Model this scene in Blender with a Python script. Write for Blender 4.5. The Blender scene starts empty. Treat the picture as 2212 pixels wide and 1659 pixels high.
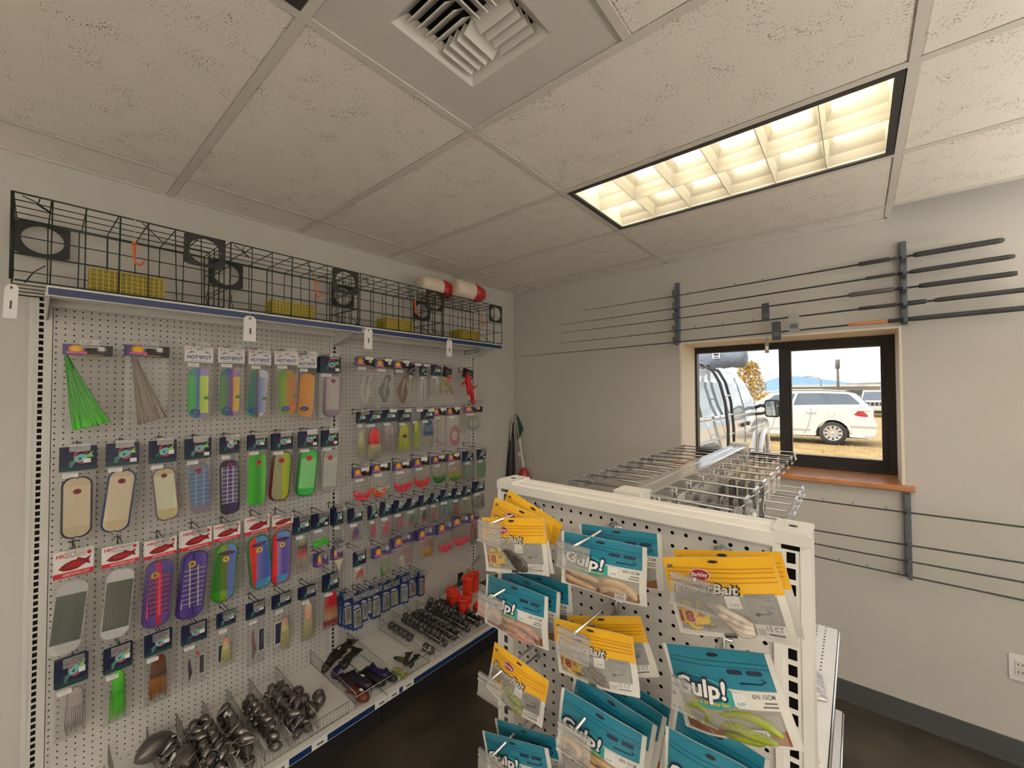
import bpy, math, random
import numpy as np
from mathutils import Vector, Matrix, noise
random.seed(7)
PI = math.pi
SC = bpy.context.scene
COL = SC.collection

# ---------------------------------------------------------------- camera
FPX = 887.2
CAM = Vector((0.0, 0.0, 1.78))
RX = Vector((0.76592, 0.64293, -0.0034)); UX = Vector((0.01611, -0.0139, 0.99977)); FX = Vector((-0.64273, 0.76580, 0.0211))
RX.normalize(); FX = (FX - RX * FX.dot(RX)).normalized(); UX = RX.cross(FX)
cd = bpy.data.cameras.new('camera'); cam = bpy.data.objects.new('camera', cd); COL.objects.link(cam)
cd.sensor_width = 36.0; cd.lens = FPX / 2212 * 36.0; cd.clip_start = 0.02; cd.clip_end = 3000
m3 = Matrix((RX, UX, -FX)).transposed()
cam.matrix_world = Matrix.Translation(CAM) @ m3.to_4x4()
SC.camera = cam

# ---------------------------------------------------------------- world, sun, exposure
SC.view_settings.view_transform = 'Standard'; SC.view_settings.look = 'None'
SC.view_settings.gamma = 1.0; SC.view_settings.use_curve_mapping = False
SC.view_settings.exposure = 0.38
SKY_GAIN = 1.75
TUBE = 25.0
FILL_PANEL = 9.0
FILL_UPLIGHT = 42.0
SUN = 2.8
SC.cycles.transparent_max_bounces = 24
SC.cycles.max_bounces = 9; SC.cycles.diffuse_bounces = 5; SC.cycles.glossy_bounces = 4
SC.cycles.caustics_reflective = False; SC.cycles.caustics_refractive = False
SC.cycles.sample_clamp_indirect = 6.0
w = bpy.data.worlds.new('overcast_sky'); SC.world = w; w.use_nodes = True
nt = w.node_tree; nt.nodes.clear()
tc = nt.nodes.new('ShaderNodeTexCoord'); mp = nt.nodes.new('ShaderNodeMapping'); mp.inputs['Scale'].default_value = (2.2, 2.2, 9)
nz = nt.nodes.new('ShaderNodeTexNoise'); nz.inputs['Scale'].default_value = 2.4; nz.inputs['Detail'].default_value = 7; nz.inputs['Roughness'].default_value = .6
rp = nt.nodes.new('ShaderNodeValToRGB'); rp.color_ramp.elements[0].position = .38; rp.color_ramp.elements[1].position = .60
rp.color_ramp.elements[0].color = (1.0, 1.0, 1.0, 1); rp.color_ramp.elements[1].color = (.40, .44, .47, 1)
bg = nt.nodes.new('ShaderNodeBackground'); bg.inputs['Strength'].default_value = SKY_GAIN
wo = nt.nodes.new('ShaderNodeOutputWorld')
nt.links.new(tc.outputs['Generated'], mp.inputs['Vector']); nt.links.new(mp.outputs[0], nz.inputs['Vector'])
nt.links.new(nz.outputs['Fac'], rp.inputs[0]); nt.links.new(rp.outputs[0], bg.inputs[0]); nt.links.new(bg.outputs[0], wo.inputs[0])
sd = bpy.data.lights.new('sun', 'SUN'); so = bpy.data.objects.new('sun', sd); COL.objects.link(so)
sd.energy = SUN; sd.angle = math.radians(6); sd.color = (1, .93, .8)
so.rotation_euler = Vector((.75, .42, -.85)).to_track_quat('-Z', 'Y').to_euler(); so.location = (0, 0, 30)

# ---------------------------------------------------------------- helpers
def P(u, v, x=None, y=None, z=None):
    """the point of the room seen at (u, v) on a wall-parallel plane"""
    d = RX * ((u - 1106) / FPX) + UX * (-(v - 829.5) / FPX) + FX
    if x is not None: t = x / d.x
    elif y is not None: t = y / d.y
    else: t = (z - CAM.z) / d.z
    return CAM + d * t

MATS = {}
def hexc(c):
    if isinstance(c, str):
        c = c.lstrip('#'); r = [int(c[i:i + 2], 16) / 255 for i in (0, 2, 4)]
        return tuple(((q / 12.92) if q <= .04045 else ((q + .055) / 1.055) ** 2.4) for q in r)
    return tuple(c)
def mat(name, col=(.5, .5, .5), rough=.5, metal=0.0, emit=None, es=1.0, bump=None, var=None, spec=None, coat=0.0):
    if name in MATS: return MATS[name]
    m = bpy.data.materials.new(name); m.use_nodes = True
    n = m.node_tree.nodes; l = m.node_tree.links; b = n['Principled BSDF']
    c = hexc(col); b.inputs['Base Color'].default_value = (*c, 1); b.inputs['Roughness'].default_value = rough; b.inputs['Metallic'].default_value = metal
    if spec is not None: b.inputs['Specular IOR Level'].default_value = spec
    if coat: b.inputs['Coat Weight'].default_value = coat; b.inputs['Coat Roughness'].default_value = .05
    if emit is not None: b.inputs['Emission Color'].default_value = (*hexc(emit), 1); b.inputs['Emission Strength'].default_value = es
    if var:   # (scale, colour 2, low, high)
        t = n.new('ShaderNodeTexCoord'); z = n.new('ShaderNodeTexNoise'); z.inputs['Scale'].default_value = var[0]; z.inputs['Detail'].default_value = 6
        r = n.new('ShaderNodeValToRGB'); r.color_ramp.elements[0].position = var[2]; r.color_ramp.elements[1].position = var[3]
        r.color_ramp.elements[0].color = (*c, 1); r.color_ramp.elements[1].color = (*hexc(var[1]), 1)
        l.new(t.outputs['Object'], z.inputs['Vector']); l.new(z.outputs['Fac'], r.inputs[0]); l.new(r.outputs[0], b.inputs['Base Color'])
    if bump:  # (scale, strength, distance)
        t = n.new('ShaderNodeTexCoord'); z = n.new('ShaderNodeTexNoise'); z.inputs['Scale'].default_value = bump[0]; z.inputs['Detail'].default_value = 4
        bm = n.new('ShaderNodeBump'); bm.inputs['Strength'].default_value = bump[1]; bm.inputs['Distance'].default_value = bump[2]
        l.new(t.outputs['Object'], z.inputs['Vector']); l.new(z.outputs['Fac'], bm.inputs['Height']); l.new(bm.outputs[0], b.inputs['Normal'])
    MATS[name] = m; return m
def ramp_mat(name, axis, stops, rough=.3, metal=0.0, const=False, pattern=None, coat=0.0):
    """colour bands along one axis of the thing's own extent; pattern = (kind, scale, colour, amount)"""
    if name in MATS: return MATS[name]
    m = bpy.data.materials.new(name); m.use_nodes = True
    n = m.node_tree.nodes; l = m.node_tree.links; b = n['Principled BSDF']; b.inputs['Roughness'].default_value = rough; b.inputs['Metallic'].default_value = metal
    if coat: b.inputs['Coat Weight'].default_value = coat; b.inputs['Coat Roughness'].default_value = .08
    t = n.new('ShaderNodeTexCoord'); s = n.new('ShaderNodeSeparateXYZ'); r = n.new('ShaderNodeValToRGB')
    l.new(t.outputs['Generated'], s.inputs[0]); l.new(s.outputs[axis], r.inputs[0])
    if const: r.color_ramp.interpolation = 'CONSTANT'
    e = r.color_ramp.elements
    while len(e) < len(stops): e.new(.5)
    for q, (p, c) in zip(e, sorted(stops, key=lambda k: k[0])): q.position = p; q.color = (*hexc(c), 1)
    out = r.outputs[0]
    if pattern:
        k, sc, c2, amt = pattern
        if k == 'grid':
            fs = []
            for ax, nn in ((0, sc[0]), (2, sc[1])):
                a = n.new('ShaderNodeMath'); a.operation = 'MULTIPLY'; a.inputs[1].default_value = nn; l.new(s.outputs[ax], a.inputs[0])
                f = n.new('ShaderNodeMath'); f.operation = 'FRACT'; l.new(a.outputs[0], f.inputs[0])
                g = n.new('ShaderNodeMath'); g.operation = 'LESS_THAN'; g.inputs[1].default_value = sc[2]; l.new(f.outputs[0], g.inputs[0]); fs.append(g)
            mx = n.new('ShaderNodeMath'); mx.operation = 'MAXIMUM'; l.new(fs[0].outputs[0], mx.inputs[0]); l.new(fs[1].outputs[0], mx.inputs[1]); fac = mx.outputs[0]
        elif k == 'dots':
            fs = []
            for ax, nn in ((0, sc[0]), (2, sc[1])):
                a = n.new('ShaderNodeMath'); a.operation = 'MULTIPLY'; a.inputs[1].default_value = nn * 2 * PI; l.new(s.outputs[ax], a.inputs[0])
                f = n.new('ShaderNodeMath'); f.operation = 'SINE'; l.new(a.outputs[0], f.inputs[0]); fs.append(f)
            mu = n.new('ShaderNodeMath'); mu.operation = 'MULTIPLY'; l.new(fs[0].outputs[0], mu.inputs[0]); l.new(fs[1].outputs[0], mu.inputs[1])
            g = n.new('ShaderNodeMath'); g.operation = 'GREATER_THAN'; g.inputs[1].default_value = sc[2]; l.new(mu.outputs[0], g.inputs[0]); fac = g.outputs[0]
        else:
            z = n.new('ShaderNodeTexNoise'); z.inputs['Scale'].default_value = sc[0]; l.new(t.outputs['Generated'], z.inputs['Vector'])
            g = n.new('ShaderNodeMath'); g.operation = 'GREATER_THAN'; g.inputs[1].default_value = sc[1]; l.new(z.outputs['Fac'], g.inputs[0]); fac = g.outputs[0]
        ml = n.new('ShaderNodeMath'); ml.operation = 'MULTIPLY'; ml.inputs[1].default_value = amt; l.new(fac, ml.inputs[0])
        mi = n.new('ShaderNodeMix'); mi.data_type = 'RGBA'; l.new(ml.outputs[0], mi.inputs[0]); l.new(out, mi.inputs[6]); mi.inputs[7].default_value = (*hexc(c2), 1)
        out = mi.outputs[2]
    l.new(out, b.inputs['Base Color']); MATS[name] = m; return m
def clear_mat(name, tint=(1, 1, 1), gloss=.12, rough=.12, bump=None, haze=0.0, edge=.5):
    """thin clear plastic: see-through with a mirror sheen that grows towards grazing angles"""
    if name in MATS: return MATS[name]
    m = bpy.data.materials.new(name); m.use_nodes = True; n = m.node_tree.nodes; l = m.node_tree.links; n.clear()
    o = n.new('ShaderNodeOutputMaterial'); t = n.new('ShaderNodeBsdfTransparent'); t.inputs[0].default_value = (*tint, 1)
    g = n.new('ShaderNodeBsdfGlossy'); g.inputs['Roughness'].default_value = rough; g.inputs[0].default_value = (1, 1, 1, 1)
    lw = n.new('ShaderNodeLayerWeight'); lw.inputs[0].default_value = .35
    mr = n.new('ShaderNodeMapRange'); mr.inputs[3].default_value = gloss; mr.inputs[4].default_value = edge
    mx = n.new('ShaderNodeMixShader'); l.new(lw.outputs['Facing'], mr.inputs[0]); l.new(mr.outputs[0], mx.inputs[0]); l.new(t.outputs[0], mx.inputs[1]); l.new(g.outputs[0], mx.inputs[2])
    out = mx.outputs[0]
    if haze:
        d = n.new('ShaderNodeBsdfDiffuse'); d.inputs[0].default_value = (.75, .75, .75, 1); m2 = n.new('ShaderNodeMixShader'); m2.inputs[0].default_value = haze
        l.new(out, m2.inputs[1]); l.new(d.outputs[0], m2.inputs[2]); out = m2.outputs[0]
    if bump:
        tcn = n.new('ShaderNodeTexCoord'); mpn = n.new('ShaderNodeMapping'); mpn.inputs['Scale'].default_value = bump[3] if len(bump) > 3 else (1, 1, 1)
        z = n.new('ShaderNodeTexNoise'); z.inputs['Scale'].default_value = bump[0]; z.inputs['Detail'].default_value = 3
        bm = n.new('ShaderNodeBump'); bm.inputs['Strength'].default_value = bump[1]; bm.inputs['Distance'].default_value = bump[2]
        l.new(tcn.outputs['Object'], mpn.inputs[0]); l.new(mpn.outputs[0], z.inputs['Vector']); l.new(z.outputs['Fac'], bm.inputs['Height']); l.new(bm.outputs[0], g.inputs['Normal'])
    l.new(out, o.inputs[0]); MATS[name] = m; return m

class MB:
    """collects shapes; build() links them as ONE mesh object"""
    def __init__(s): s.v = []; s.f = []; s.mi = []; s.sm = []; s.M = None; s.k = 0
    def add(s, vs, fs, k=None, smooth=False):
        b = len(s.v)
        if s.M is not None: vs = [s.M @ Vector(p) for p in vs]
        s.v.extend([tuple(p) for p in vs]); k = s.k if k is None else k
        for f in fs: s.f.append(tuple(i + b for i in f)); s.mi.append(k); s.sm.append(smooth)
        return s
    def box(s, a, b, k=None, taper=None):
        x0, y0, z0 = a; x1, y1, z1 = b
        vs = [(x0, y0, z0), (x1, y0, z0), (x1, y1, z0), (x0, y1, z0), (x0, y0, z1), (x1, y0, z1), (x1, y1, z1), (x0, y1, z1)]
        return s.add(vs, [(0, 3, 2, 1), (4, 5, 6, 7), (0, 1, 5, 4), (1, 2, 6, 5), (2, 3, 7, 6), (3, 0, 4, 7)], k)
    def rbox(s, a, b, r, k=None, n=3, axis=2):
        """box with rounded edges round one axis"""
        (x0, y0, z0), (x1, y1, z1) = a, b
        ax = [(x0, x1), (y0, y1), (z0, z1)]; i, j = [q for q in (0, 1, 2) if q != axis]
        pts = rrect(ax[i][0], ax[j][0], ax[i][1], ax[j][1], r, n)
        lo = []; hi = []
        for p in pts:
            q = [0, 0, 0]; q[i] = p[0]; q[j] = p[1]; q[axis] = ax[axis][0]; lo.append(tuple(q)); q[axis] = ax[axis][1]; hi.append(tuple(q))
        N = len(pts)
        return s.add(lo + hi, [tuple(range(N))[::-1], tuple(range(N, 2 * N))] + [(q, (q + 1) % N, N + (q + 1) % N, N + q) for q in range(N)], k)
    def prism(s, pts, d, k=None, k2=None):
        """polygon pts (3-D, planar) pushed along d"""
        N = len(pts); d = Vector(d); p2 = [tuple(Vector(p) + d) for p in pts]
        s.add(list(pts) + p2, [tuple(range(N))], k); b = len(s.v) - 2 * N
        for f in [tuple(range(2 * N - 1, N - 1, -1))] + [((q + 1) % N, q, N + q, N + (q + 1) % N) for q in range(N)]:
            s.f.append(tuple(i + b for i in f)); s.mi.append((s.k if k is None else k) if k2 is None else k2); s.sm.append(False)
        return s
    def poly(s, pts, k=None): return s.add(pts, [tuple(range(len(pts)))], k)
    def tube(s, path, r, n=6, k=None, cap=True, smooth=True, closed=False):
        path = [Vector(p) for p in path]; N = len(path); rs = r if isinstance(r, (list, tuple)) else [r] * N
        vs = []; up = None
        for i, p in enumerate(path):
            if closed: t = path[(i + 1) % N] - path[i - 1]
            else: t = path[min(i + 1, N - 1)] - path[max(i - 1, 0)]
            t = t.normalized() if t.length > 1e-9 else Vector((0, 0, 1))
            if up is None: up = Vector((0, 0, 1)) if abs(t.z) < .9 else Vector((1, 0, 0))
            a = (up - t * up.dot(t)); a = a.normalized() if a.length > 1e-6 else t.orthogonal().normalized(); up = a; b = t.cross(a)
            for q in range(n):
                g = 2 * PI * q / n; vs.append(tuple(p + (a * math.cos(g) + b * math.sin(g)) * rs[i]))
        fs = []
        for i in range(N if closed else N - 1):
            j = (i + 1) % N
            for q in range(n): fs.append((i * n + q, i * n + (q + 1) % n, j * n + (q + 1) % n, j * n + q))
        if cap and not closed: fs += [tuple(range(n))[::-1], tuple(range((N - 1) * n, N * n))]
        return s.add(vs, fs, k, smooth)
    def lathe(s, prof, n=12, k=None, smooth=True, ks=None, cap=True):
        """profile of (r, z) turned round local z; ks gives one slot per band"""
        vs = []; 
        for r, z in prof:
            for q in range(n): vs.append((r * math.cos(2 * PI * q / n), r * math.sin(2 * PI * q / n), z))
        b = len(s.v); s.add(vs, [], k)
        for i in range(len(prof) - 1):
            for q in range(n):
                s.f.append(tuple(b + t for t in (i * n + q, i * n + (q + 1) % n, (i + 1) * n + (q + 1) % n, (i + 1) * n + q))); s.mi.append(ks[i] if ks else (s.k if k is None else k)); s.sm.append(smooth)
        for i, rev in ((0, True), (len(prof) - 1, False)):
            if cap and prof[i][0] > 1e-5:
                f = tuple(b + i * n + q for q in range(n)); s.f.append(f[::-1] if rev else f); s.mi.append((ks[min(i, len(ks) - 1)] if ks else (s.k if k is None else k))); s.sm.append(False)
        return s
    def ball(s, c, r, k=None, n=10, m=6, sq=(1, 1, 1)):
        vs = []; fs = []
        for i in range(m + 1):
            a = PI * i / m
            for q in range(n):
                g = 2 * PI * q / n; vs.append((c[0] + r * sq[0] * math.sin(a) * math.cos(g), c[1] + r * sq[1] * math.sin(a) * math.sin(g), c[2] + r * sq[2] * math.cos(a)))
        for i in range(m):
            for q in range(n): fs.append((i * n + q, (i + 1) * n + q, (i + 1) * n + (q + 1) % n, i * n + (q + 1) % n))
        return s.add(vs, fs, k, True)
    def disc(s, c, rx, rz, y, k=None, n=14, a0=0, tilt=0):
        """flat ellipse facing -y"""
        ct, st = math.cos(tilt), math.sin(tilt); pts = []
        for q in range(n):
            g = a0 + 2 * PI * q / n; x = rx * math.cos(g); z = rz * math.sin(g)
            pts.append((c[0] + x * ct - z * st, y, c[1] + x * st + z * ct))
        return s.poly(pts, k)
    def text(s, key, x0, x1, z, y, k=None, h=None, sx=1.0):
        """flat lettering fitted between x0 and x1, standing on z, facing -y"""
        vs, fs, wdt = TXT[key]; sc = (x1 - x0) / wdt; hs = sc if h is None else h
        return s.add([(x0 + a * sc, y, z + b * hs) for a, b in vs], fs, k)
    def mesh(s, name, mats):
        me = bpy.data.meshes.new(name); me.from_pydata(s.v, [], s.f)
        for m in (mats if isinstance(mats, (list, tuple)) else [mats]): me.materials.append(m)
        me.polygons.foreach_set('material_index', s.mi); me.polygons.foreach_set('use_smooth', s.sm); me.update(); return me
    def build(s, name, mats, parent=None, **kw): return obj(name, s.mesh(name, mats), parent, **kw)
def rrect(x0, y0, x1, y1, r, n=4):
    pts = []
    for cx, cy, a in ((x1 - r, y1 - r, 0), (x0 + r, y1 - r, PI / 2), (x0 + r, y0 + r, PI), (x1 - r, y0 + r, 1.5 * PI)):
        for q in range(n + 1): g = a + PI / 2 * q / n; pts.append((cx + r * math.cos(g), cy + r * math.sin(g)))
    return pts
def obj(name, me, parent=None, loc=None, rot=None, scale=None, m=None, kind=None, label=None):
    o = bpy.data.objects.new(name, me); COL.objects.link(o)
    if parent is not None: o.parent = parent
    if loc is not None: o.location = loc
    if rot is not None: o.rotation_euler = rot
    if scale is not None: o.scale = scale
    if m is not None:
        for sl in o.material_slots[:1]: sl.link = 'OBJECT'; sl.material = m
    if kind: o['kind'] = kind
    if label: o['label'] = label
    return o
def tag(o, label, cat, group=None):
    o['label'] = label; o['category'] = cat
    if group: o['group'] = group
    return o
def thing(name, label, cat, loc=(0, 0, 0), rot=(0, 0, 0), group=None):
    o = bpy.data.objects.new(name, None); COL.objects.link(o); o.location = loc; o.rotation_euler = rot; o.empty_display_size = .05
    return tag(o, label, cat, group)
TXT = {}
def make_text(key, s, shear=0.0, off=0.0, spacing=1.0):
    cu = bpy.data.curves.new('lettering', 'FONT'); cu.body = s; cu.size = 1; cu.shear = shear; cu.offset = off; cu.resolution_u = 2; cu.space_character = spacing
    o = bpy.data.objects.new('lettering', cu); COL.objects.link(o)
    me = o.evaluated_get(bpy.context.evaluated_depsgraph_get()).to_mesh()
    vs = [(q.co.x, q.co.y) for q in me.vertices]; fs = [tuple(p.vertices) for p in me.polygons]
    x0 = min(a for a, b in vs); wd = max(a for a, b in vs) - x0
    TXT[key] = ([(a - x0, b) for a, b in vs], fs, wd)
    bpy.data.objects.remove(o); bpy.data.curves.remove(cu)
for key, s, sh, of in (('power', 'PowerBait', .3, .028), ('power_o', 'PowerBait', .3, .062), ('gulp', 'Gulp!', .15, .03), ('gulp_o', 'Gulp!', .15, .085), ('hot', 'HOT\u00b7SPOT', 0, .03),
                       ('18', '18', 0, .045), ('x', 'X', .2, .02), ('fish', 'Fish Hold on', .1, .02), ('long', 'Longer', 0, .02), ('out', 'Outfishes All Other Bait!', .2, .015), ('4ct', '4 CT', 0, .01),
                       ('gibbs', 'GIBBS', .2, .02), ('high', 'HIGH', .1, .03), ('com', 'GIBBSFISHING.COM', .1, .0), ('berk', 'Berkley', .3, .01), ('15', '15 CT', 0, .01), ('oz', '6IN 15CM', 0, .01), ('price', '6.99', 0, .0), ('uv', 'UV', 0, .02)):
    make_text(key, s, sh, of)

def holed(nx, nz, px, pz, hole, t, mats, name, parent, fl=None, ox=0, oz=0):
    """sheet in local x-z made of nx * nz cells, each with a real hole (outline `hole` round the cell's centre), thickness t towards +y"""
    H = np.array(hole); n = len(H)
    c = np.array([(-px / 2, -pz / 2), (px / 2, -pz / 2), (px / 2, pz / 2), (-px / 2, pz / 2)])
    ang = np.arctan2(H[:, 1] / pz, H[:, 0] / px); q = [int(np.argmin(np.abs(np.angle(np.exp(1j * (ang - a)))))) for a in np.arctan2([-1, -1, 1, 1], [-1, 1, 1, -1])]
    base = np.vstack([c, H]); front = np.column_stack([base[:, 0], np.zeros(len(base)), base[:, 1]]); back = np.column_stack([H[:, 0], np.full(n, t), H[:, 1]])
    cell = np.vstack([front, back]); faces = []
    for i in range(4):
        a, b = q[i], q[(i + 1) % 4]; loop = [4 + (a + r) % n for r in range(((b - a) % n) + 1)]
        faces.append([i, (i + 1) % 4] + loop[::-1])
    for i in range(n): j = (i + 1) % n; faces.append([4 + i, 4 + n + i, 4 + n + j, 4 + j])
    xs, zs = np.meshgrid(np.arange(nx), np.arange(nz)); offs = np.column_stack([xs.ravel() * px + px / 2 + ox, np.zeros(nx * nz), zs.ravel() * pz + pz / 2 + oz])
    V = (cell[None] + offs[:, None]).reshape(-1, 3); nv = len(cell)
    loops = np.array([i for f in faces for i in f]); lens = np.array([len(f) for f in faces]); N = nx * nz
    L = (loops[None] + (np.arange(N) * nv)[:, None]).ravel(); LT = np.tile(lens, N); LS = np.concatenate([[0], np.cumsum(LT)[:-1]])
    me = bpy.data.meshes.new(name); me.vertices.add(len(V)); me.vertices.foreach_set('co', V.ravel()); me.loops.add(len(L)); me.loops.foreach_set('vertex_index', L.astype(np.int32))
    me.polygons.add(len(LT)); me.polygons.foreach_set('loop_start', LS.astype(np.int32)); me.polygons.foreach_set('loop_total', LT.astype(np.int32)); me.polygons.foreach_set('use_smooth', np.zeros(len(LT), dtype=bool)); me.update(calc_edges=True); me.validate()
    me.materials.append(mats); return obj(name, me, parent)
def soft(pts, n=2):
    pts = [Vector(p) for p in pts]
    for _ in range(n): pts = [pts[0]] + [q for a, b in zip(pts, pts[1:]) for q in (a.lerp(b, .25), a.lerp(b, .75))] + [pts[-1]]
    return pts
def ngon(r, n=6, ry=None): return [(r * math.cos(2 * PI * q / n + PI / n), (ry or r) * math.sin(2 * PI * q / n + PI / n)) for q in range(n)]

# ---------------------------------------------------------------- common materials
M_white = mat('white_metal', (.74, .73, .70), .35)
M_white2 = mat('shelf_white', (.66, .655, .63), .38)
M_peg = mat('pegboard_white', (.58, .565, .545), .5)
M_dark = mat('dark_void', (.02, .02, .022), .8)
M_steel = mat('zinc_wire', (.55, .55, .55), .28, 1.0)
M_chrome = mat('chrome', (.8, .8, .8), .08, 1.0)
M_black = mat('black_plastic', (.015, .015, .017), .45)
M_blackwire = mat('black_wire', (.03, .03, .03), .4, .6)
M_blue = mat('navy_strip', (.008, .03, .13), .35)
M_paper = mat('white_paper', (.82, .81, .82), .7)
M_ink = mat('grey_ink', (.12, .12, .12), .7)
M_clear = clear_mat('clear_holder', (.93, .94, .95), .10, .06, haze=.10)
M_bag = clear_mat('clear_bag', (.975, .975, .975), .035, .14, bump=(13, .8, .02, (1.4, 1, .3)), haze=.012, edge=.38)
M_bag2 = clear_mat('crinkled_bag', (.97, .97, .97), .07, .10, bump=(22, 1.0, .03, (1.8, 1, .25)), haze=.02, edge=.55)
# ---------------------------------------------------------------- the room
XL, YB, XR, YF, ZC = -2.563, 3.083, 3.9, -4.6, 2.745
GX0, GY0, G = -2.2936, .4507, .6096
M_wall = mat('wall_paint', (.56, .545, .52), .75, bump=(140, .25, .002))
M_tee = mat('ceiling_tee_paint', (.70, .67, .62), .45)
M_base = mat('rubber_baseboard', (.075, .08, .088), .5)
M_floor = mat('stained_concrete', (.032, .027, .021), .33, var=(3.5, (.075, .06, .045), .40, .72), bump=(30, .12, .004))
def structure(o): o['kind'] = 'structure'; return o

mb = MB(); mb.box((XL - .1, YF - .1, -.1), (XR + .1, YB + .14, 0)); structure(mb.build('floor', M_floor))
mb = MB(); mb.box((XL, YF, 0), (XR, -.5, .004)); structure(mb.build('floor', mat('bounce_floor', (.78, .75, .69), .4, var=(5, (.72, .69, .63), .4, .6))))  # pale sheet added over the unseen floor, to bounce light upwards
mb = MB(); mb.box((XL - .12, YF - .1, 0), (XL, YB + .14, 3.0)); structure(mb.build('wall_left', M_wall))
mb = MB(); mb.box((XR, YF - .1, 0), (XR + .12, YB + .14, 3.0)); structure(mb.build('wall_right', mat('wall_paint_bounce', (.76, .74, .70), .75)))  # unseen wall, made paler than the seen ones to bounce light
mb = MB(); mb.box((XL - .1, YF - .12, 0), (XR + .1, YF, 3.0)); structure(mb.build('wall_front', mat('wall_paint_bounce', (.76, .74, .70), .75)))  # unseen too, with the same paler bounce colour
WX0, WX1, WZ0, WZ1 = -.987, .193, 1.272, 2.139
mb = MB()
mb.box((XL - .1, YB, 0), (WX0, YB + .42, 3.0)); mb.box((WX1, YB, 0), (XR + .1, YB + .42, 3.0))
mb.box((WX0, YB, 0), (WX1, YB + .42, WZ0 - .03)); mb.box((WX0, YB, WZ1), (WX1, YB + .42, 3.0))
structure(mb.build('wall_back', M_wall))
for nm, a, b in (('baseboard_back', (XL, YB - .008, 0), (XR, YB, .113)), ('baseboard_left', (XL, YF, 0), (XL + .008, YB - .008, .113)), ('baseboard_right', (XR - .008, YF, 0), (XR, YB - .008, .113)), ('baseboard_front', (XL + .008, YF, 0), (XR - .008, YF + .008, .113))):
    mb = MB(); mb.box(a, b)
    if nm == 'baseboard_back': mb.box((XL + .01, YB - .018, 0), (XR - .01, YB - .008, .012))
    structure(mb.build(nm, M_base))
# window: deep reveal with the sky light put into its colour, dark metal frame, two panes, wooden sill
M_frame = mat('dark_bronze_frame', (.03, .029, .031), .42, .3)
M_reveal = mat('reveal_skylit', (.84, .77, .67), .7)
M_sill = mat('varnished_sill', (.56, .25, .11), .25, var=(7, (.42, .17, .07), .35, .7), coat=.3)
M_glass = clear_mat('window_glass', (.97, .98, .98), .03, .01, edge=.25)
mb = MB(); e = .012
mb.box((WX0 - .001, YB - .001, WZ1 - e), (WX1 + .001, YB + .42, WZ1)); mb.box((WX0, YB - .001, WZ0), (WX0 + e, YB + .42, WZ1 - e)); mb.box((WX1 - e, YB - .001, WZ0), (WX1, YB + .42, WZ1 - e))
structure(mb.build('trim_1', M_reveal))
mb = MB(); mb.rbox((WX0 - .035, YB - .04, WZ0 - .032), (WX1 + .035, YB + .0, WZ0), .008, axis=0); mb.box((WX0, YB, WZ0 - .03), (WX1, YB + .42, WZ0)); structure(mb.build('trim_2', M_sill))
FY0, FY1 = YB + .325, YB + .385
win = bpy.data.objects.new('window_1', None); COL.objects.link(win); structure(win)
fx0, fx1, fz0, fz1 = WX0 + e, WX1 - e, WZ0, WZ1 - e
mb = MB(); tb, tt, tl, tr = .07, .045, .015, .045
mb.box((fx0, FY0, fz0), (fx1, FY1, fz0 + tb)); mb.box((fx0, FY0, fz1 - tt), (fx1, FY1, fz1)); mb.box((fx0, FY0, fz0 + tb), (fx0 + tl, FY1, fz1 - tt)); mb.box((fx1 - tr, FY0, fz0 + tb), (fx1, FY1, fz1 - tt)); mb.box((fx0, FY0 - .012, fz0), (fx1, FY0, fz0 + .03)); mb.box((fx1 - .03, FY0 - .012, fz0 + .03), (fx1, FY0, fz1))
mb.build('window_frame', M_frame, win)
m0, m1 = P(1684, 850, y=FY0).x, P(1704, 850, y=FY0).x
mb = MB(); mb.box((m0, FY0 - .014, fz0 + tb), (m1, FY1, fz1 - tt)); mb.box((m1, FY0 + .012, fz0 + tb), (m1 + .014, FY1, fz1 - tt)); mb.build('mullion', M_frame, win)
mb = MB(); mb.box((m1 + .014, FY0 + .01, fz1 - tt - .02), (fx1 - tr, FY1, fz1 - tt)); mb.box((fx1 - tr - .02, FY0 + .01, fz0 + tb), (fx1 - tr, FY1, fz1 - tt - .02)); mb.box((m1 + .014, FY0 + .01, fz0 + tb), (fx1 - tr - .02, FY1, fz0 + tb + .01)); mb.build('sash_rail', M_frame, win)
mb = MB(); mb.box((fx0 + tl * .6, FY0 + .03, fz0 + tb * .9), (m0 + .01, FY0 + .034, fz1 - tt * .9)); mb.build('pane', M_glass, win)
mb = MB(); mb.box((m1 + .005, FY0 + .042, fz0 + tb * .9), (fx1 - tr * .9, FY0 + .046, fz1 - tt * .9)); mb.build('pane', M_glass, win)

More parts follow.
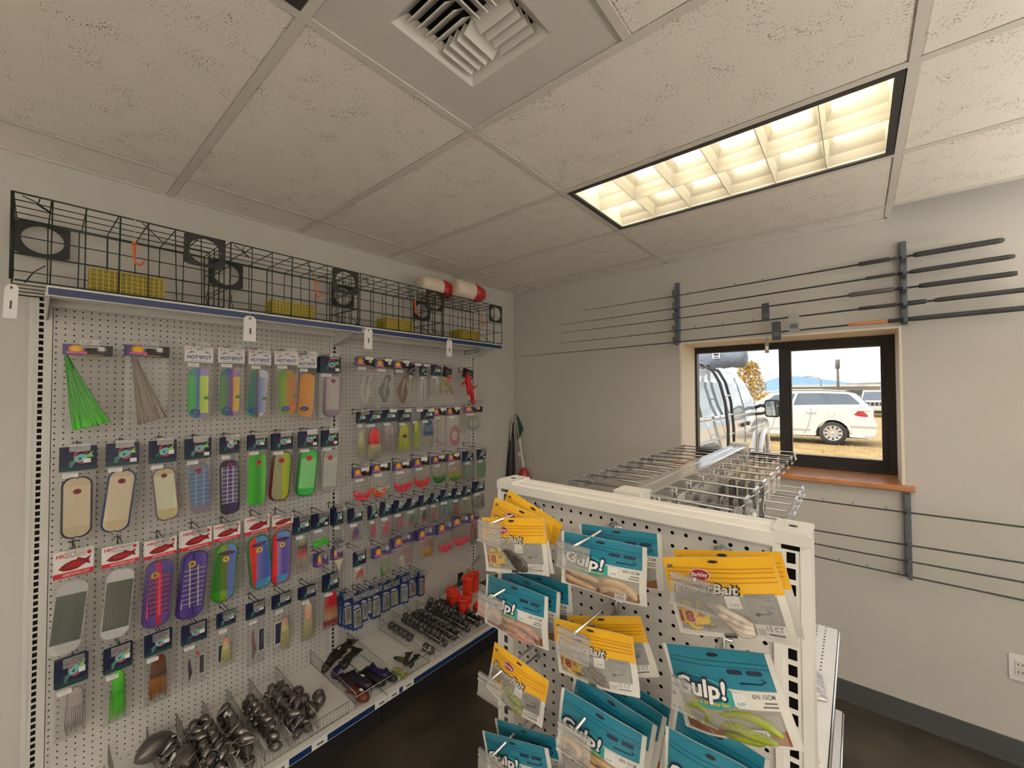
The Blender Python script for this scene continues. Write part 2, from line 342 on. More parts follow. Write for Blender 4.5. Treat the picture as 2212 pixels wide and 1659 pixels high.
# ceiling: deck above, tee grid and lay-in tiles
ceil = bpy.data.objects.new('ceiling', None); COL.objects.link(ceil); structure(ceil)
mb = MB(); mb.box((XL - .1, YF - .1, 3.0), (XR + .1, YB + .42, 3.05)); mb.build('deck', mat('plenum_grey', (.10, .105, .11), .8), ceil)
def tile_material():
    m = mat('fissured_tile', (.87, .825, .765), .85); n = m.node_tree.nodes; l = m.node_tree.links; b = n['Principled BSDF']
    t = n.new('ShaderNodeTexCoord'); mp = n.new('ShaderNodeMapping'); mp.inputs['Scale'].default_value = (140, 320, 20); mp.inputs['Rotation'].default_value = (0, 0, .5)
    v = n.new('ShaderNodeTexVoronoi'); v.inputs['Scale'].default_value = 1.0; v.inputs['Randomness'].default_value = 1.0
    z = n.new('ShaderNodeTexNoise'); z.inputs['Scale'].default_value = 9; z.inputs['Detail'].default_value = 2
    wn = n.new('ShaderNodeTexWhiteNoise'); l.new(v.outputs['Position'], wn.inputs[0])
    th = n.new('ShaderNodeMapRange'); th.inputs[1].default_value = .34; th.inputs[2].default_value = .66; th.inputs[3].default_value = .05; th.inputs[4].default_value = .44
    l.new(t.outputs['Object'], z.inputs['Vector']); l.new(z.outputs['Fac'], th.inputs[0])
    mu = n.new('ShaderNodeMath'); mu.operation = 'MULTIPLY'; l.new(wn.outputs['Value'], mu.inputs[0]); l.new(th.outputs[0], mu.inputs[1])
    lt = n.new('ShaderNodeMath'); lt.operation = 'LESS_THAN'; l.new(t.outputs['Object'], mp.inputs[0]); l.new(mp.outputs[0], v.inputs['Vector']); l.new(v.outputs['Distance'], lt.inputs[0]); l.new(mu.outputs[0], lt.inputs[1])
    mi = n.new('ShaderNodeMix'); mi.data_type = 'RGBA'; mi.inputs[6].default_value = (.87, .825, .765, 1); mi.inputs[7].default_value = (.16, .13, .10, 1); l.new(lt.outputs[0], mi.inputs[0]); l.new(mi.outputs[2], b.inputs['Base Color'])
    return m
M_tile = tile_material()
xs = [XL, GX0] + [GX0 + 2 * G * k for k in range(1, 7)]; xs = [x for x in xs if x < XR - .05] + [XR]
ys = [YF] + [GY0 + G * k for k in range(-8, 5)] + [YB]
X1, X2, X3, X4 = GX0 + 2 * G, GX0 + 4 * G, GX0 + 6 * G, GX0 + 8 * G
fixtures = [(X1, GY0 + 2 * G), (X1, GY0 - G)]
fill_panels = [(x, GY0 + k * G) for x in (X3, X4) for k in (-3, -5, -7)]
mb = MB(); tw = .0125
for x in xs[1:-1]: mb.box((x - tw, YF, ZC), (x + tw, YB, ZC + .004)); mb.box((x - .002, YF, ZC + .004), (x + .002, YB, ZC + .04))
for y in ys[1:-1]: mb.box((XL, y - tw, ZC - .0006), (XR, y + tw, ZC + .0035)); mb.box((XL, y - .002, ZC + .004), (XR, y + .002, ZC + .04))
mb.box((X1 + G - tw, GY0, ZC), (X1 + G + tw, GY0 + G, ZC + .004))
for a, b in (((XL, YF, ZC), (XL + .02, YB, ZC + .003)), ((XL, YB - .02, ZC), (X2, YB, ZC + .003)), ((XR - .02, YF, ZC), (XR, YB, ZC + .003)), ((XL, YF, ZC), (XR, YF + .02, ZC + .003))): mb.box(a, b)
mb.build('tee_grid', M_tee, ceil)
tile_me = {}
def tile(x0, x1, y0, y1, m=M_tile):
    key = (round(x1 - x0, 3), round(y1 - y0, 3), m.name)
    if key not in tile_me:
        q = MB(); a, b = (x1 - x0) / 2 - .004, (y1 - y0) / 2 - .004; c = .014
        vs = [(-a, -b, 0), (a, -b, 0), (a, b, 0), (-a, b, 0)]; vi = [(-a + c, -b + c, -.006), (a - c, -b + c, -.006), (a - c, b - c, -.006), (-a + c, b - c, -.006)]; vt = [(p[0], p[1], .014) for p in vs]
        q.add(vs + vi + vt, [(7, 6, 5, 4), (0, 4, 5, 1), (1, 5, 6, 2), (2, 6, 7, 3), (3, 7, 4, 0), (8, 9, 10, 11), (0, 1, 9, 8), (1, 2, 10, 9), (2, 3, 11, 10), (3, 0, 8, 11)]); tile_me[key] = q.mesh('ceiling_tile', m)
    obj('ceiling_tile', tile_me[key], ceil, loc=((x0 + x1) / 2, (y0 + y1) / 2, ZC + .009))
for i in range(len(xs) - 1):
    for j in range(len(ys) - 1):
        x0, x1, y0, y1 = xs[i], xs[i + 1], ys[j], ys[j + 1]
        if any(abs(x0 - a) < .01 and abs(y0 - b) < .01 for a, b in fixtures + fill_panels): continue
        if abs(x0 - X1) < .01 and abs(y0 - GY0) < .01: tile(x0 + G, x1, y0, y1); continue
        if x0 > X2 - .01 and j == len(ys) - 2: continue          # the open strip by the window wall
        tile(x0, x1, y0, y1)

# recessed light fixtures: dark frame, reflector pan, louvre blades, two tubes each
M_louv = mat('louvre_aluminium', (.52, .50, .43), .42, .25)
M_tube = mat('fluorescent_tube', (.9, .9, .85), .4, emit=(1, .86, .66), es=TUBE)
M_fr = mat('fixture_frame', (.04, .04, .048), .4)
M_lamp_white = mat('reflector_white', (.62, .60, .53), .4)
lab = ['recessed ceiling light with a dark frame and white louvres near the window', 'ceiling light whose dark frame corner touches the picture top by the vent']
for (fx, fy), L_ in zip(fixtures, lab):
    t = thing('ceiling_light', L_, 'ceiling light', (fx + G, fy + G / 2, ZC), group='recessed ceiling lights')
    a, b = G - .016, G / 2 - .016; q = MB()
    for s in (-1, 1):
        q.box((-a, s * b - (.022 if s > 0 else 0), -.002), (a, s * b + (.022 if s < 0 else 0), .022)); q.box((s * a - (.022 if s > 0 else 0), -b + .022, -.002), (s * a + (.022 if s < 0 else 0), b - .022, .022))
    q.build('frame', M_fr, t)
    q = MB(); a -= .024; b -= .024; H = .15
    q.poly([(-a, -b, H), (-a, b, H), (a, b, H), (a, -b, H)])
    for s in (-1, 1):
        q.poly([(-a, s * b, .004), (a, s * b, .004), (a, s * b, H), (-a, s * b, H)]); q.poly([(s * a, -b, .004), (s * a, b, .004), (s * a, b, H), (s * a, -b, H)])
    q.build('reflector_pan', M_lamp_white, t)
    def blade(p0, p1, top, wide):   # a curved wedge blade, thin at the bottom edge
        d = Vector(p1) - Vector(p0); nrm = Vector((-d.y, d.x, 0)).normalized(); q = MB(); vs = []
        for k, (hh, ww) in enumerate(((.006, .0012), (.03, .004), (.065, .012), (top, wide))):
            for pp, s in ((p0, 1), (p1, 1), (p1, -1), (p0, -1)): v = Vector(pp) + nrm * ww * s; vs.append((v.x, v.y, hh))
        fs = [(0, 3, 2, 1), (12, 13, 14, 15)]
        for k in range(3): fs += [(4 * k + r, 4 * k + (r + 1) % 4, 4 * k + 4 + (r + 1) % 4, 4 * k + 4 + r) for r in range(4)]
        return q.add(vs, fs)
    me = blade((0, -b, 0), (0, b, 0), .095, .03).mesh('louvre_blade', M_louv)
    for k in range(1, 6): obj('louvre_blade', me, t, loc=(-a + 2 * a * k / 6, 0, 0))
    blade((-a, 0, 0), (a, 0, 0), .105, .035).build('louvre_blade', M_louv, t)
    for s in (-1, 1):
        q = MB(); q.tube([(-a + .02, s * b * .5, .125), (a - .02, s * b * .5, .125)], .013, 8); q.build('tube', M_tube, t)
        q = MB(); sg = 1 if s > 0 else -1   # side kicker reflectors
        q.prism([(-a, sg * b, .012), (-a, sg * (b - .012), .05), (-a, sg * (b - .05), .105), (-a, sg * b, .105)], (2 * a, 0, 0)); q.build('side_reflector', M_louv, t)

# fill panels added out of view, to brighten the seen part of the shop
M_fill_panel = mat('fill_panel_lens', (.9, .9, .88), .4, emit=(1, .93, .84), es=FILL_PANEL)
q = MB(); a, b = G - .008, G / 2 - .008
for x0, y0, x1, y1 in ((-a, -b, a, -b + .02), (-a, b - .02, a, b), (-a, -b + .02, -a + .02, b - .02), (a - .02, -b + .02, a, b - .02)): q.box((x0, y0, -.002), (x1, y1, .012))
LF = q.mesh('frame', M_lamp_white); q = MB(); q.box((-a + .02, -b + .02, .002), (a - .02, b - .02, .006)); LL = q.mesh('lens', M_fill_panel)
for k, (fx, fy) in enumerate(fill_panels):
    t = thing('fill_panel', 'added fill-light panel in the unseen ceiling behind the camera', 'added fill panel', (fx + G, fy + G / 2, ZC), group='added fill-light panels behind the camera'); obj('frame', LF, t); obj('lens', LL, t)

# fill uplights added out of view on the right, to brighten the ceiling
M_fill_up = mat('fill_uplight_lens', (.9, .9, .88), .4, emit=(1, .92, .80), es=FILL_UPLIGHT)
q = MB(); q.prism([(-.65, -.10, .05), (-.65, -.06, 0), (-.65, .06, 0), (-.65, .10, .05), (-.65, .096, .05), (-.65, .058, .004), (-.65, -.058, .004), (-.65, -.096, .05)], (1.3, 0, 0)); q.box((-.652, -.10, 0), (-.65, .10, .05)); q.box((.65, -.10, 0), (.652, .10, .05)); UB = q.mesh('trough', M_lamp_white)
q = MB(); q.box((-.64, -.085, .036), (.64, .085, .04)); UL = q.mesh('lens', M_fill_up)
for k, y in enumerate((.4, 1.5, 2.55)):
    t = thing('fill_uplight', 'long added fill uplight outside the picture on the window side, %s of three' % ['first', 'second', 'third'][k], 'pendant lamp', (2.15, y, 1.88), group='added fill uplights'); obj('trough', UB, t); obj('lens', UL, t)
    for sx in (-.5, .5): q = MB(); q.tube([(sx, 0, .045), (sx, 0, 2.745 - 1.88)], .003, 5); q.build('cable', M_blackwire, t)

# air vent panel
t = thing('air_vent', 'white square four-way air vent in a plain ceiling panel', 'vent', (X1 + G / 2, GY0 + G / 2, ZC + .006))
M_vent = mat('vent_white', (.66, .64, .60), .45)
q = MB(); a = G / 2 - .006; o_ = .150; c = .118; cx, cy = .0, .0
for x0, y0, x1, y1 in ((-a, -a, a, cy - o_), (-a, cy + o_, a, a), (-a, cy - o_, cx - o_, cy + o_), (cx + o_, cy - o_, a, cy + o_)): q.box((x0, y0, 0), (x1, y1, .006))
q.build('face_panel', M_vent, t)
q = MB()
for r in range(4):
    q.M = Matrix.Rotation(r * PI / 2, 4, 'Z'); q.add([(-o_, -o_, 0), (o_, -o_, 0), (c, -c, .028), (-c, -c, .028), (-o_, -o_, .006), (o_, -o_, .006), (c, -c, .034), (-c, -c, .034)], [(0, 3, 2, 1), (4, 5, 6, 7), (3, 7, 6, 2)])
q.M = None; q.build('collar', M_vent, t)
q = MB(); q.box((-c - .002, -c - .002, .13), (c + .002, c + .002, .14)); q.box((-c - .004, -c - .004, .03), (-c, c + .004, .14)); q.box((c, -c - .004, .03), (c + .004, c + .004, .14)); q.box((-c, -c - .004, .03), (c, -c, .14)); q.box((-c, c, .03), (c, c + .004, .14)); q.build('duct', M_dark, t)
sl = MB(); L_ = c * .97; sl.add([(-L_ / 2, -.019, -.004), (L_ / 2, -.019, -.004), (L_ / 2, .014, .026), (-L_ / 2, .014, .026), (-L_ / 2, -.016, -.006), (L_ / 2, -.016, -.006), (L_ / 2, .017, .024), (-L_ / 2, .017, .024)], [(0, 1, 2, 3), (7, 6, 5, 4), (4, 5, 1, 0), (3, 2, 6, 7), (0, 3, 7, 4), (1, 5, 6, 2)]); sme = sl.mesh('slat', M_vent)
for qx, qy, rz in ((-.5, -.5, 0), (.5, -.5, PI / 2), (.5, .5, PI), (-.5, .5, -PI / 2)):
    for k in range(4):
        dv = Matrix.Rotation(rz, 4, 'Z') @ Vector((0, (k - 1.5) * c * .245, 0)); obj('slat', sme, t, loc=(qx * c + dv.x, qy * c + dv.y, .008), rot=(0, 0, rz))

# wall outlet
t = thing('wall_outlet', 'white double outlet plate low on the window wall', 'outlet', (.60, YB, .456))
q = MB(); q.rbox((-.06, -.006, -.06), (.06, 0, .06), .006, axis=1); q.build('cover_plate', M_paper, t)
for sx in (-.024, .024):
    q = MB(); q.rbox((sx - .017, -.009, -.035), (sx + .017, -.006, .035), .005, axis=1); s = q.build('socket', M_white, t)
    q = MB()
    for dz in (-.018, .018): q.box((sx - .008, -.0095, dz - .004), (sx - .005, -.009, dz + .006)); q.box((sx + .005, -.0095, dz - .004), (sx + .008, -.009, dz + .006))
    q.build('slot', M_black, s)
# ---------------------------------------------------------------- wall shelving along the left wall
XP = -2.52; IN = .0254; LIP = -2.19
U = [.045, 1.262, 2.484]          # upright centres
t = thing('wall_shelving', 'white pegboard wall shelving run with navy price strips along the left wall', 'shelving', (XP, 0, 0), (0, 0, PI / 2))
# local x = room +y, local y = towards the wall, local z = up
slot = [(-.0065, -.0085), (.0065, -.0085), (.0065, .0085), (-.0065, .0085)]
for u in U:
    q = MB(); q.box((u - .032, .006, 0), (u - .030, .043, 2.19)); q.box((u + .030, .006, 0), (u + .032, .043, 2.19)); q.box((u - .030, .038, 0), (u + .030, .043, 2.19)); q.box((u - .0299, .02, .02), (u + .0299, .022, 2.18), 1)
    up = q.build('upright', [M_white2, M_dark], t)
    holed(1, 85, .036, IN, slot, .0012, M_white2, 'slotted_face', up, ox=u - .018, oz=.02)
    q = MB(); q.box((u - .030, -.002, .02), (u - .018, .006, 2.18)); q.box((u + .018, -.002, .02), (u + .030, .006, 2.18)); q.build('edge_strip', M_white2, up)
NZ = 77
for i in (0, 1):
    x0 = U[i] + .032; wd = U[i + 1] - U[i] - .064; nx = int(wd / IN); zt = 2.128 - .012
    first = P(122.4, 668.9, x=XP)
    ox = (first.y - IN / 2) if i == 0 else x0 + (wd - nx * IN) / 2
    oz = first.z + IN / 2 - NZ * IN
    pn = holed(nx - (1 if i == 0 else 0), NZ, IN, IN, ngon(.0033, 6), .0012, M_peg, 'pegboard_panel', t, ox=ox, oz=oz)
    q = MB(); q.box((x0, .02, .1), (x0 + wd, .022, 2.18), 1); q.box((x0, 0, oz + NZ * IN), (x0 + wd, .02, 2.185)); q.box((x0, 0, .02), (x0 + wd, .02, oz)); q.box((x0, 0, oz), (ox, .01, oz + NZ * IN)); e = ox + (nx - (1 if i == 0 else 0)) * IN; q.box((e, 0, oz), (x0 + wd, .01, oz + NZ * IN))
    q.build('panel_border', [M_peg, M_dark], pn)
D0 = -(LIP - XP)                   # local y of the shelf's front edge
for i in (0, 1):
    a, b = U[i] + .004, U[i + 1] - .002; z = 2.166
    q = MB(); q.box((a, D0, z - .003), (b, .0, z)); q.box((a, D0 - .004, z - .036), (b, D0, z)); q.box((a, D0, z - .036), (b, D0 + .02, z - .033)); q.box((a + .01, -.03, z - .03), (b - .01, -.002, z - .003)); q.box((a, D0 + .12, z - .02), (b, D0 + .15, z - .003))
    sh = q.build('top_shelf', M_white, t)
    q = MB(); q.rbox((a + .004, D0 - .0055, z - .033), (b - .004, D0 - .004, z - .007), .003, axis=1); q.build('price_strip', M_blue, sh)
    for s in (a + .006, b - .010):
        q = MB(); q.prism([(s, 0, z - .004), (s, D0 + .03, z - .004), (s, D0 + .03, z - .02), (s, -.02, z - .085), (s, 0, z - .085)], (.004, 0, 0)); q.build('bracket', M_white2, sh)
ZD = .186; FD = -(-1.935 - XP)
tags_y = [.30, .44, .545, .70, .775, .86, .985, 1.20, 1.30, 1.42]
for i in (0, 1):
    a, b = U[i] + .004, U[i + 1] - .002
    q = MB(); q.box((a, FD, ZD - .004), (b, .0, ZD)); q.box((a, FD - .006, ZD - .04), (b, FD, ZD)); sh = q.build('base_deck', M_white, t)
    for k in range(int((b - a) / .03)):
        pass
    q = MB(); q.rbox((a + .004, FD - .0075, ZD - .036), (b - .004, FD - .006, ZD - .008), .003, axis=1); q.build('price_strip', M_blue, sh)
    q = MB()
    for k in range(46):
        for yy in (FD + .035, -.03): q.disc((a + .02 + k * .0254, 0), .0035, .0035, 0, n=6); q.v[-6:] = [(p[0], yy + p[2], ZD + .0006) for p in q.v[-6:]]
    q.build('deck_holes', M_dark, sh, kind='stuff')
    q = MB(); q.box((a, FD + .05, 0), (b, FD + .056, ZD - .04)); q.build('kick_plate', mat('kick_black', (.02, .02, .022), .5), t)
# price labels in the base deck strip
for k, yy in enumerate([.62, .735, .905, 1.225, 1.30, 1.395, .50]):
    q = MB(); q.box((-.036, -.001, -.0165), (.036, 0, .0165)); q.box((-.012, -.0013, -.006), (.018, -.001, .003), 1)
    o = q.build('price_label', [M_paper, M_ink], loc=(XP - (FD - .0076), yy, ZD - .021), rot=(0, 0, PI / 2)); tag(o, 'white price label in the navy strip of the lowest shelf', 'price label', 'price labels on the lowest shelf edge')

# wire fences and dividers on the deck
M_fence = mat('basket_wire', (.42, .41, .40), .3, 1.0)
FX_ = -1.962; fh = .060
def fence(y0, y1, label):
    th = thing('wire_fence', label, 'wire fence', (FX_, y0, ZD), (0, 0, PI / 2), 'wire fences of the lowest shelf'); Lg = y1 - y0
    q = MB(); q.tube([(0, 0, .001), (0, 0, fh), (Lg, 0, fh), (Lg, 0, .001)], .0018, 5); q.tube([(0, 0, .006), (Lg, 0, .006)], .0016, 5); q.build('rail', M_fence, th)
    q = MB(); n = int(Lg / .0155)
    for k in range(1, n): q.tube([(Lg * k / n, 0, .006), (Lg * k / n, 0, fh)], .0009, 4, cap=False)
    q.build('bars', M_fence, th, kind='stuff')
fence(.12, 1.065, 'low wire fence in front of the shiny lead weights'); fence(1.098, 1.571, 'low wire fence in front of the dark rubber baits'); fence(1.607, 2.44, 'low wire fence in front of the round lead balls')
DIV = [.26, .385, .492, .595, .697, .798, .927, 1.117, 1.345, 1.572, 1.677, 1.777, 1.88, 1.981, 2.10, 2.30]
q = MB(); Ld = .52; hb = .075
q.tube([(0, 0, .002), (0, 0, hb), (Ld, 0, fh), (Ld, 0, .002), (0, 0, .002)], .0016, 5)
rail_me = q.mesh('rail', M_fence); q = MB()
for k in range(1, 36): x = Ld * k / 36; q.tube([(x, 0, .002), (x, 0, hb + (fh - hb) * k / 36)], .0008, 4, cap=False)
bars_me = q.mesh('bars', M_fence)
dl = ['nearest the left end', 'beside the biggest dark weights', 'between shiny weights, third along', 'between shiny weights, fourth along', 'between shiny weights, fifth along', 'between shiny weights, sixth along', 'beside the six round weights with stickers', 'on the near side of the dark rubber baits', 'between dark baits and the bare bin', 'beside the first two round balls', 'before the second bin of round balls', 'before the third bin of round balls', 'before the fourth bin of round balls', 'before the fifth bin of round balls', 'in front of the orange jars', 'beyond the orange jars']
for y, s in zip(DIV, dl):
    th = thing('wire_divider', 'wire bin divider ' + s, 'wire divider', (-2.505, y, ZD), (0, 0, 0), 'wire dividers of the lowest shelf'); obj('rail', rail_me, th); o = obj('bars', bars_me, th); o['kind'] = 'stuff'

# hanging price tags on the top shelf lip
for k, (u, v, w_, h_, rz, lb) in enumerate(((26, 614, 23, 76, .45, 'white hanging price tag at the far left end of the top shelf'), (540, 683, 31, 54, 0, 'white string price tag with brown eyelet, widest, below the second crab trap'), (796, 709, 22, 45, .1, 'white string price tag just beyond the top shelf joint'), (971, 734, 15, 36, .25, 'white string price tag below the buoys'))):
    c = P(u, v, x=LIP + .012 + (.03 if k == 0 else 0)); hh = (c.z - P(u, v + h_, x=LIP + .012).z); ww = .052
    th = thing('price_tag', lb, 'price tag', c, (.0, .0, PI / 2 + (-.95 if k == 0 else 0)), 'hanging price tags'); q = MB()
    q.M = Matrix.Rotation(rz * .12, 4, 'Y'); q.prism([(-ww / 2, 0, -hh), (ww / 2, 0, -hh), (ww / 2, 0, -.012), (ww / 2 - .012, 0, 0), (-ww / 2 + .012, 0, 0), (-ww / 2, 0, -.012)], (0, -.0008, 0))
    q.box((-.002, -.0012, -hh * .72), (.006, -.0009, -hh * .48), 1); q.build('card', [M_paper, M_ink], th)
    q = MB(); q.M = Matrix.Rotation(rz * .12, 4, 'Y'); q.disc((0, -.011), .006, .006, -.0011, 0, 12); q.disc((0, -.011), .0025, .0025, -.0013, 1, 8); q.build('eyelet', [mat('kraft_brown', (.35, .2, .1), .7), M_dark], th)
    q = MB(); q.tube([(0, -.001, -.008), (0, .004, .02), (0, .014, .035)], .0006, 4); q.build('string', M_paper, th)

# crab traps
M_trap = mat('green_coated_wire', (.012, .028, .018), .45)
M_ring = mat('black_entry_plate', (.016, .017, .018), .55)
M_bait = mat('yellow_mesh', (.50, .40, .05), .5)
M_bait2 = mat('yellow_mesh_fill', (.24, .19, .03), .7)
M_hook = mat('orange_hook', (.85, .14, .03), .4)
M_cord = mat('grey_cord', (.55, .54, .5), .6)
def ring_plate(w_, h_, rx, rz):
    q = MB(); n = 28; o = []; i = []
    for k in range(n):
        g = 2 * PI * k / n; i.append((rx * math.cos(g), rz * math.sin(g))); c_, s_ = math.cos(g), math.sin(g); m_ = max(abs(c_) / (w_ / 2), abs(s_) / (h_ / 2)); o.append((c_ / m_, s_ / m_))
    for y in (-.002, .002): q.add([(a, y, b) for a, b in o + i], [(k, (k + 1) % n, n + (k + 1) % n, n + k) if y < 0 else (k, n + k, n + (k + 1) % n, (k + 1) % n) for k in range(n)])
    for ring in (o, i): q.add([(a, y, b) for y in (-.002, .002) for a, b in ring], [(k, n + k, n + (k + 1) % n, (k + 1) % n) for k in range(n)])
    return q.mesh('entry_plate', M_ring)
TR = [(-.03, .582, 'green wire crab trap at the left end of the top shelf'), (.603, 1.228, 'green wire crab trap second from the left on the top shelf'), (1.24, 1.862, 'green wire crab trap just past the top shelf joint'), (1.868, 2.476, 'green wire crab trap under the two buoys')]
TF, TB, TZ, TH = -2.186, -2.515, 2.167, .305
def trap(y0, y1, label, k):
    W = y1 - y0; Dp = TF - TB; th = thing('crab_trap', label, 'crab trap', (TF, y0, TZ), (0, 0, PI / 2), 'crab traps on the top shelf')
    r = .0021; q = MB(); jj = lambda s: random.uniform(-s, s)
    xs_ = [W * i / 7 for i in range(8)]; ysd = [0, Dp * .27, Dp * .5, Dp * .75, Dp]
    for y in (0, Dp):
        for z in (0.004, .095, .155, .21, TH) if y == 0 else (0.004, .1, .165, TH): q.tube([(0, y, z + jj(.002)), (W, y, z + jj(.002))], r * (1.5 if z > .3 or z < .01 else 1), 5)
        for x in xs_: q.tube([(x + jj(.004), y, .004), (x + jj(.004), y, TH)], r * (1.4 if x in (xs_[0], xs_[-1], xs_[3]) else 1), 5)
    for z in (0.004, TH):
        for y in ysd[1:-1]: q.tube([(0, y, z), (W, y, z)], r, 5)
        for x in xs_: q.tube([(x, 0, z), (x + jj(.01), Dp, z)], r, 5)
    for x in (0, W):
        for z in (.1, .2): q.tube([(x, 0, z), (x, Dp, z)], r, 5)
        for y in ysd[1:-1]: q.tube([(x, y, .004), (x, y, TH)], r, 5)
    # one-way trigger wires and the lid's spring hook
    q.tube([(.02, .03, TH), (.05, .035, TH - .01), (.09, .045, TH - .035)], r, 5); q.tube([(.06, .02, TH), (.055, .03, TH - .02), (.09, .05, TH - .036)], r, 5)
    for x in (.03, W - .05): q.tube([(x, .05, .006), (x + .02, Dp * .5, .07), (x + .05, Dp * .8, .12)], r, 5)
    q.tube([(W - .28, .01, TH - .004), (W - .20, .12, TH - .03), (W - .02, .16, TH - .02)], r, 5)
    q.build('wire_cage', M_trap, th)
    for x, y in ((W - .075, -.004), (.075, Dp + .004)): obj('entry_plate', plate_me, th, loc=(x, y, TH - .068))
    bx = .19; bw = .205 if k else .215; bh = .072 if k else .085; by = .03; bd = .085 + .01 * k; q = MB()
    n = 13
    for i in range(n + 1):
        x = bx + bw * i / n
        for y in (by, by + bd): q.box((x - .0016, y - .001, .008), (x + .0016, y + .001, .008 + bh))
        q.box((x - .0016, by, .007 + bh), (x + .0016, by + bd, .009 + bh))
    for i in range(6):
        z = .008 + bh * i / 5
        for y in (by, by + bd): q.box((bx, y - .0012, z - .0014), (bx + bw, y + .0012, z + .0014))
        for x in (bx, bx + bw): q.box((x - .001, by, z - .0014), (x + .001, by + bd, z + .0014))
    for i in range(7):
        y = by + bd * i / 6
        for x in (bx, bx + bw): q.box((x - .001, y - .0014, .008), (x + .001, y + .0014, .008 + bh))
    bb = q.build('bait_box', M_bait, th)
    q = MB(); q.box((bx + .003, by + .003, .009), (bx + bw - .003, by + bd - .003, .006 + bh)); q.build('box_lining', M_bait2, bb)
    hx = W * (.50 if k == 0 else .62); q = MB(); pts = []
    for i in range(25): pts.append((hx + .0016 * math.sin(i * 1.5), -.006 + .0016 * math.cos(i * 1.5), TH + .002 - .004 * i))
    q.tube(pts, .0016, 4); q.build('cord', M_cord, th)
    z0 = TH - .095; q = MB()
    q.tube([(hx - .006 * math.cos(a_), -.006, z0 - .006 - .008 * math.sin(a_)) for a_ in [2 * PI * i / 10 for i in range(10)]], .0026, 6, closed=True)
    q.tube([(hx, -.006, z0 - .014), (hx, -.006, z0 - .06), (hx + .004, -.006, z0 - .078), (hx + .016, -.006, z0 - .084), (hx + .026, -.006, z0 - .076), (hx + .031, -.006, z0 - .06)], [.004, .0036, .0042, .0044, .0036, .0018], 7); q.build('latch_hook', M_hook, th)
plate_me = ring_plate(.15, .136, .058, .055)
for k, (a, b, s) in enumerate(TR): trap(a, b, s, k)

# two buoys lying on the last traps
M_bred = mat('buoy_red', (.42, .02, .025), .32); M_bwh = mat('buoy_white', (.72, .62, .50), .45)
for (u, v, u2, v2, s) in ((944, 622, 984, 636, 'red and white foam buoy, the one nearer the camera, on the wire traps'), (1014, 630, 1046, 645, 'red and white foam buoy nearest the room corner, on the wire traps')):
    c = P(u, v, z=TZ + TH + .078); th = thing('foam_buoy', s, 'buoy', (c.x, c.y, TZ + TH + .078), (0, PI / 2 + .05, PI / 2 - .1), 'foam buoys on the traps')
    q = MB(); prof = [(.03, -.145), (.058, -.142), (.068, -.125), (.070, -.06), (.070, .02), (.068, .06), (.060, .10), (.045, .13), (.025, .146), (.008, .15)]
    q.lathe(prof[:5] + [(.0699, .021)], 22); q.build('white_half', M_bwh, th); q = MB(); q.lathe([(.0702, .02)] + prof[5:], 22); q.build('red_half', M_bred, th)
    q = MB(); q.tube([(0, 0, .14), (0, 0, .17), (.01, 0, .19), (-.01, .01, .2), (0, 0, .165)], .003, 5); q.build('rope_end', M_paper, th)
# ---------------------------------------------------------------- packets hanging on the wall
C_navy = mat('card_navy', (.010, .016, .055), .4); C_black = mat('card_black', (.012, .010, .018), .4); C_white = mat('card_white', (.80, .77, .77), .5)
C_red = mat('print_red', (.55, .02, .035), .5); C_cyan = mat('print_cyan', (.16, .50, .50), .5); C_fin = mat('print_fin', (.42, .07, .12), .5); C_green = mat('print_green', (.28, .55, .12), .5)
C_tent = mat('print_tentacle', (.10, .27, .22), .5); C_orange = mat('print_orange', (.75, .28, .03), .5); C_yel = mat('print_yellow', (.85, .55, .05), .5); C_pink = mat('print_pink', (.60, .14, .36), .5); C_violet = mat('print_violet', (.09, .075, .22), .4)
C_hot = mat('print_blue', (.015, .11, .36), .5); C_foil = mat('foil', (.75, .75, .8), .2, .9, bump=(60, .8, .01)); C_mar = mat('print_maroon', (.22, .008, .015), .5); C_sticker = mat('sticker_white', (.80, .80, .80), .6); C_teal = mat('print_dark_teal', (.012, .05, .06), .5)
def card(mats, draw, t=.0016):
    q = MB(); q.box((-.5, -t / 2, -1), (.5, t / 2, 0)); draw(q); return q.mesh('header_card', mats)
def squid(q, st=0, cx=.04):
    y = -.0012
    q.poly([(-.5, y, -1), (.5, y, -1), (.5, y, -.84), (-.5, y, -.80)], 7)
    q.disc((cx + .02, -.42), .20, .27, y - .0002, 1, 18); q.disc((cx + .04, -.44), .165, .22, y - .0003, 0, 16)
    q.disc((cx + .05, -.60), .16, .12, y - .0004, 1, 14)
    q.disc((cx + .02, -.48), .19, .145, y - .0006, 2, 16, tilt=.5)
    q.poly([(cx + .16, y - .0006, -.40), (cx + .36, y - .0006, -.20), (cx + .31, y - .0006, -.36), (cx + .38, y - .0006, -.46), (cx + .2, y - .0006, -.48)], 3)
    for k in range(5):
        a = -.05 - .035 * k; z = -.55 - .05 * k
        q.poly([(cx + a, y - .0005, z + .05), (cx + a - .12, y - .0005, z - .02), (cx - .36 + .03 * k, y - .0005, -.66 - .055 * k), (cx + a - .1, y - .0005, z - .07), (cx + a + .02, y - .0005, z)], 4)
    q.disc((cx - .01, -.50), .045, .06, y - .0008, 5, 10); q.disc((cx - .02, -.48), .015, .02, y - .0009, 6, 8)
    if st: x0, z0 = ((.22, -.70), (.13, -.52), (-.02, -.2), (.2, -.46))[st - 1]; q.box((x0, y - .0012, z0 - .17), (x0 + .2, y - .0008, z0), 6)
SQM = [C_navy, C_fin, C_cyan, C_green, C_tent, M_black, C_sticker, C_teal]
HD = {('squid', k): card(SQM, lambda q, k=k: squid(q, k)) for k in range(5)}
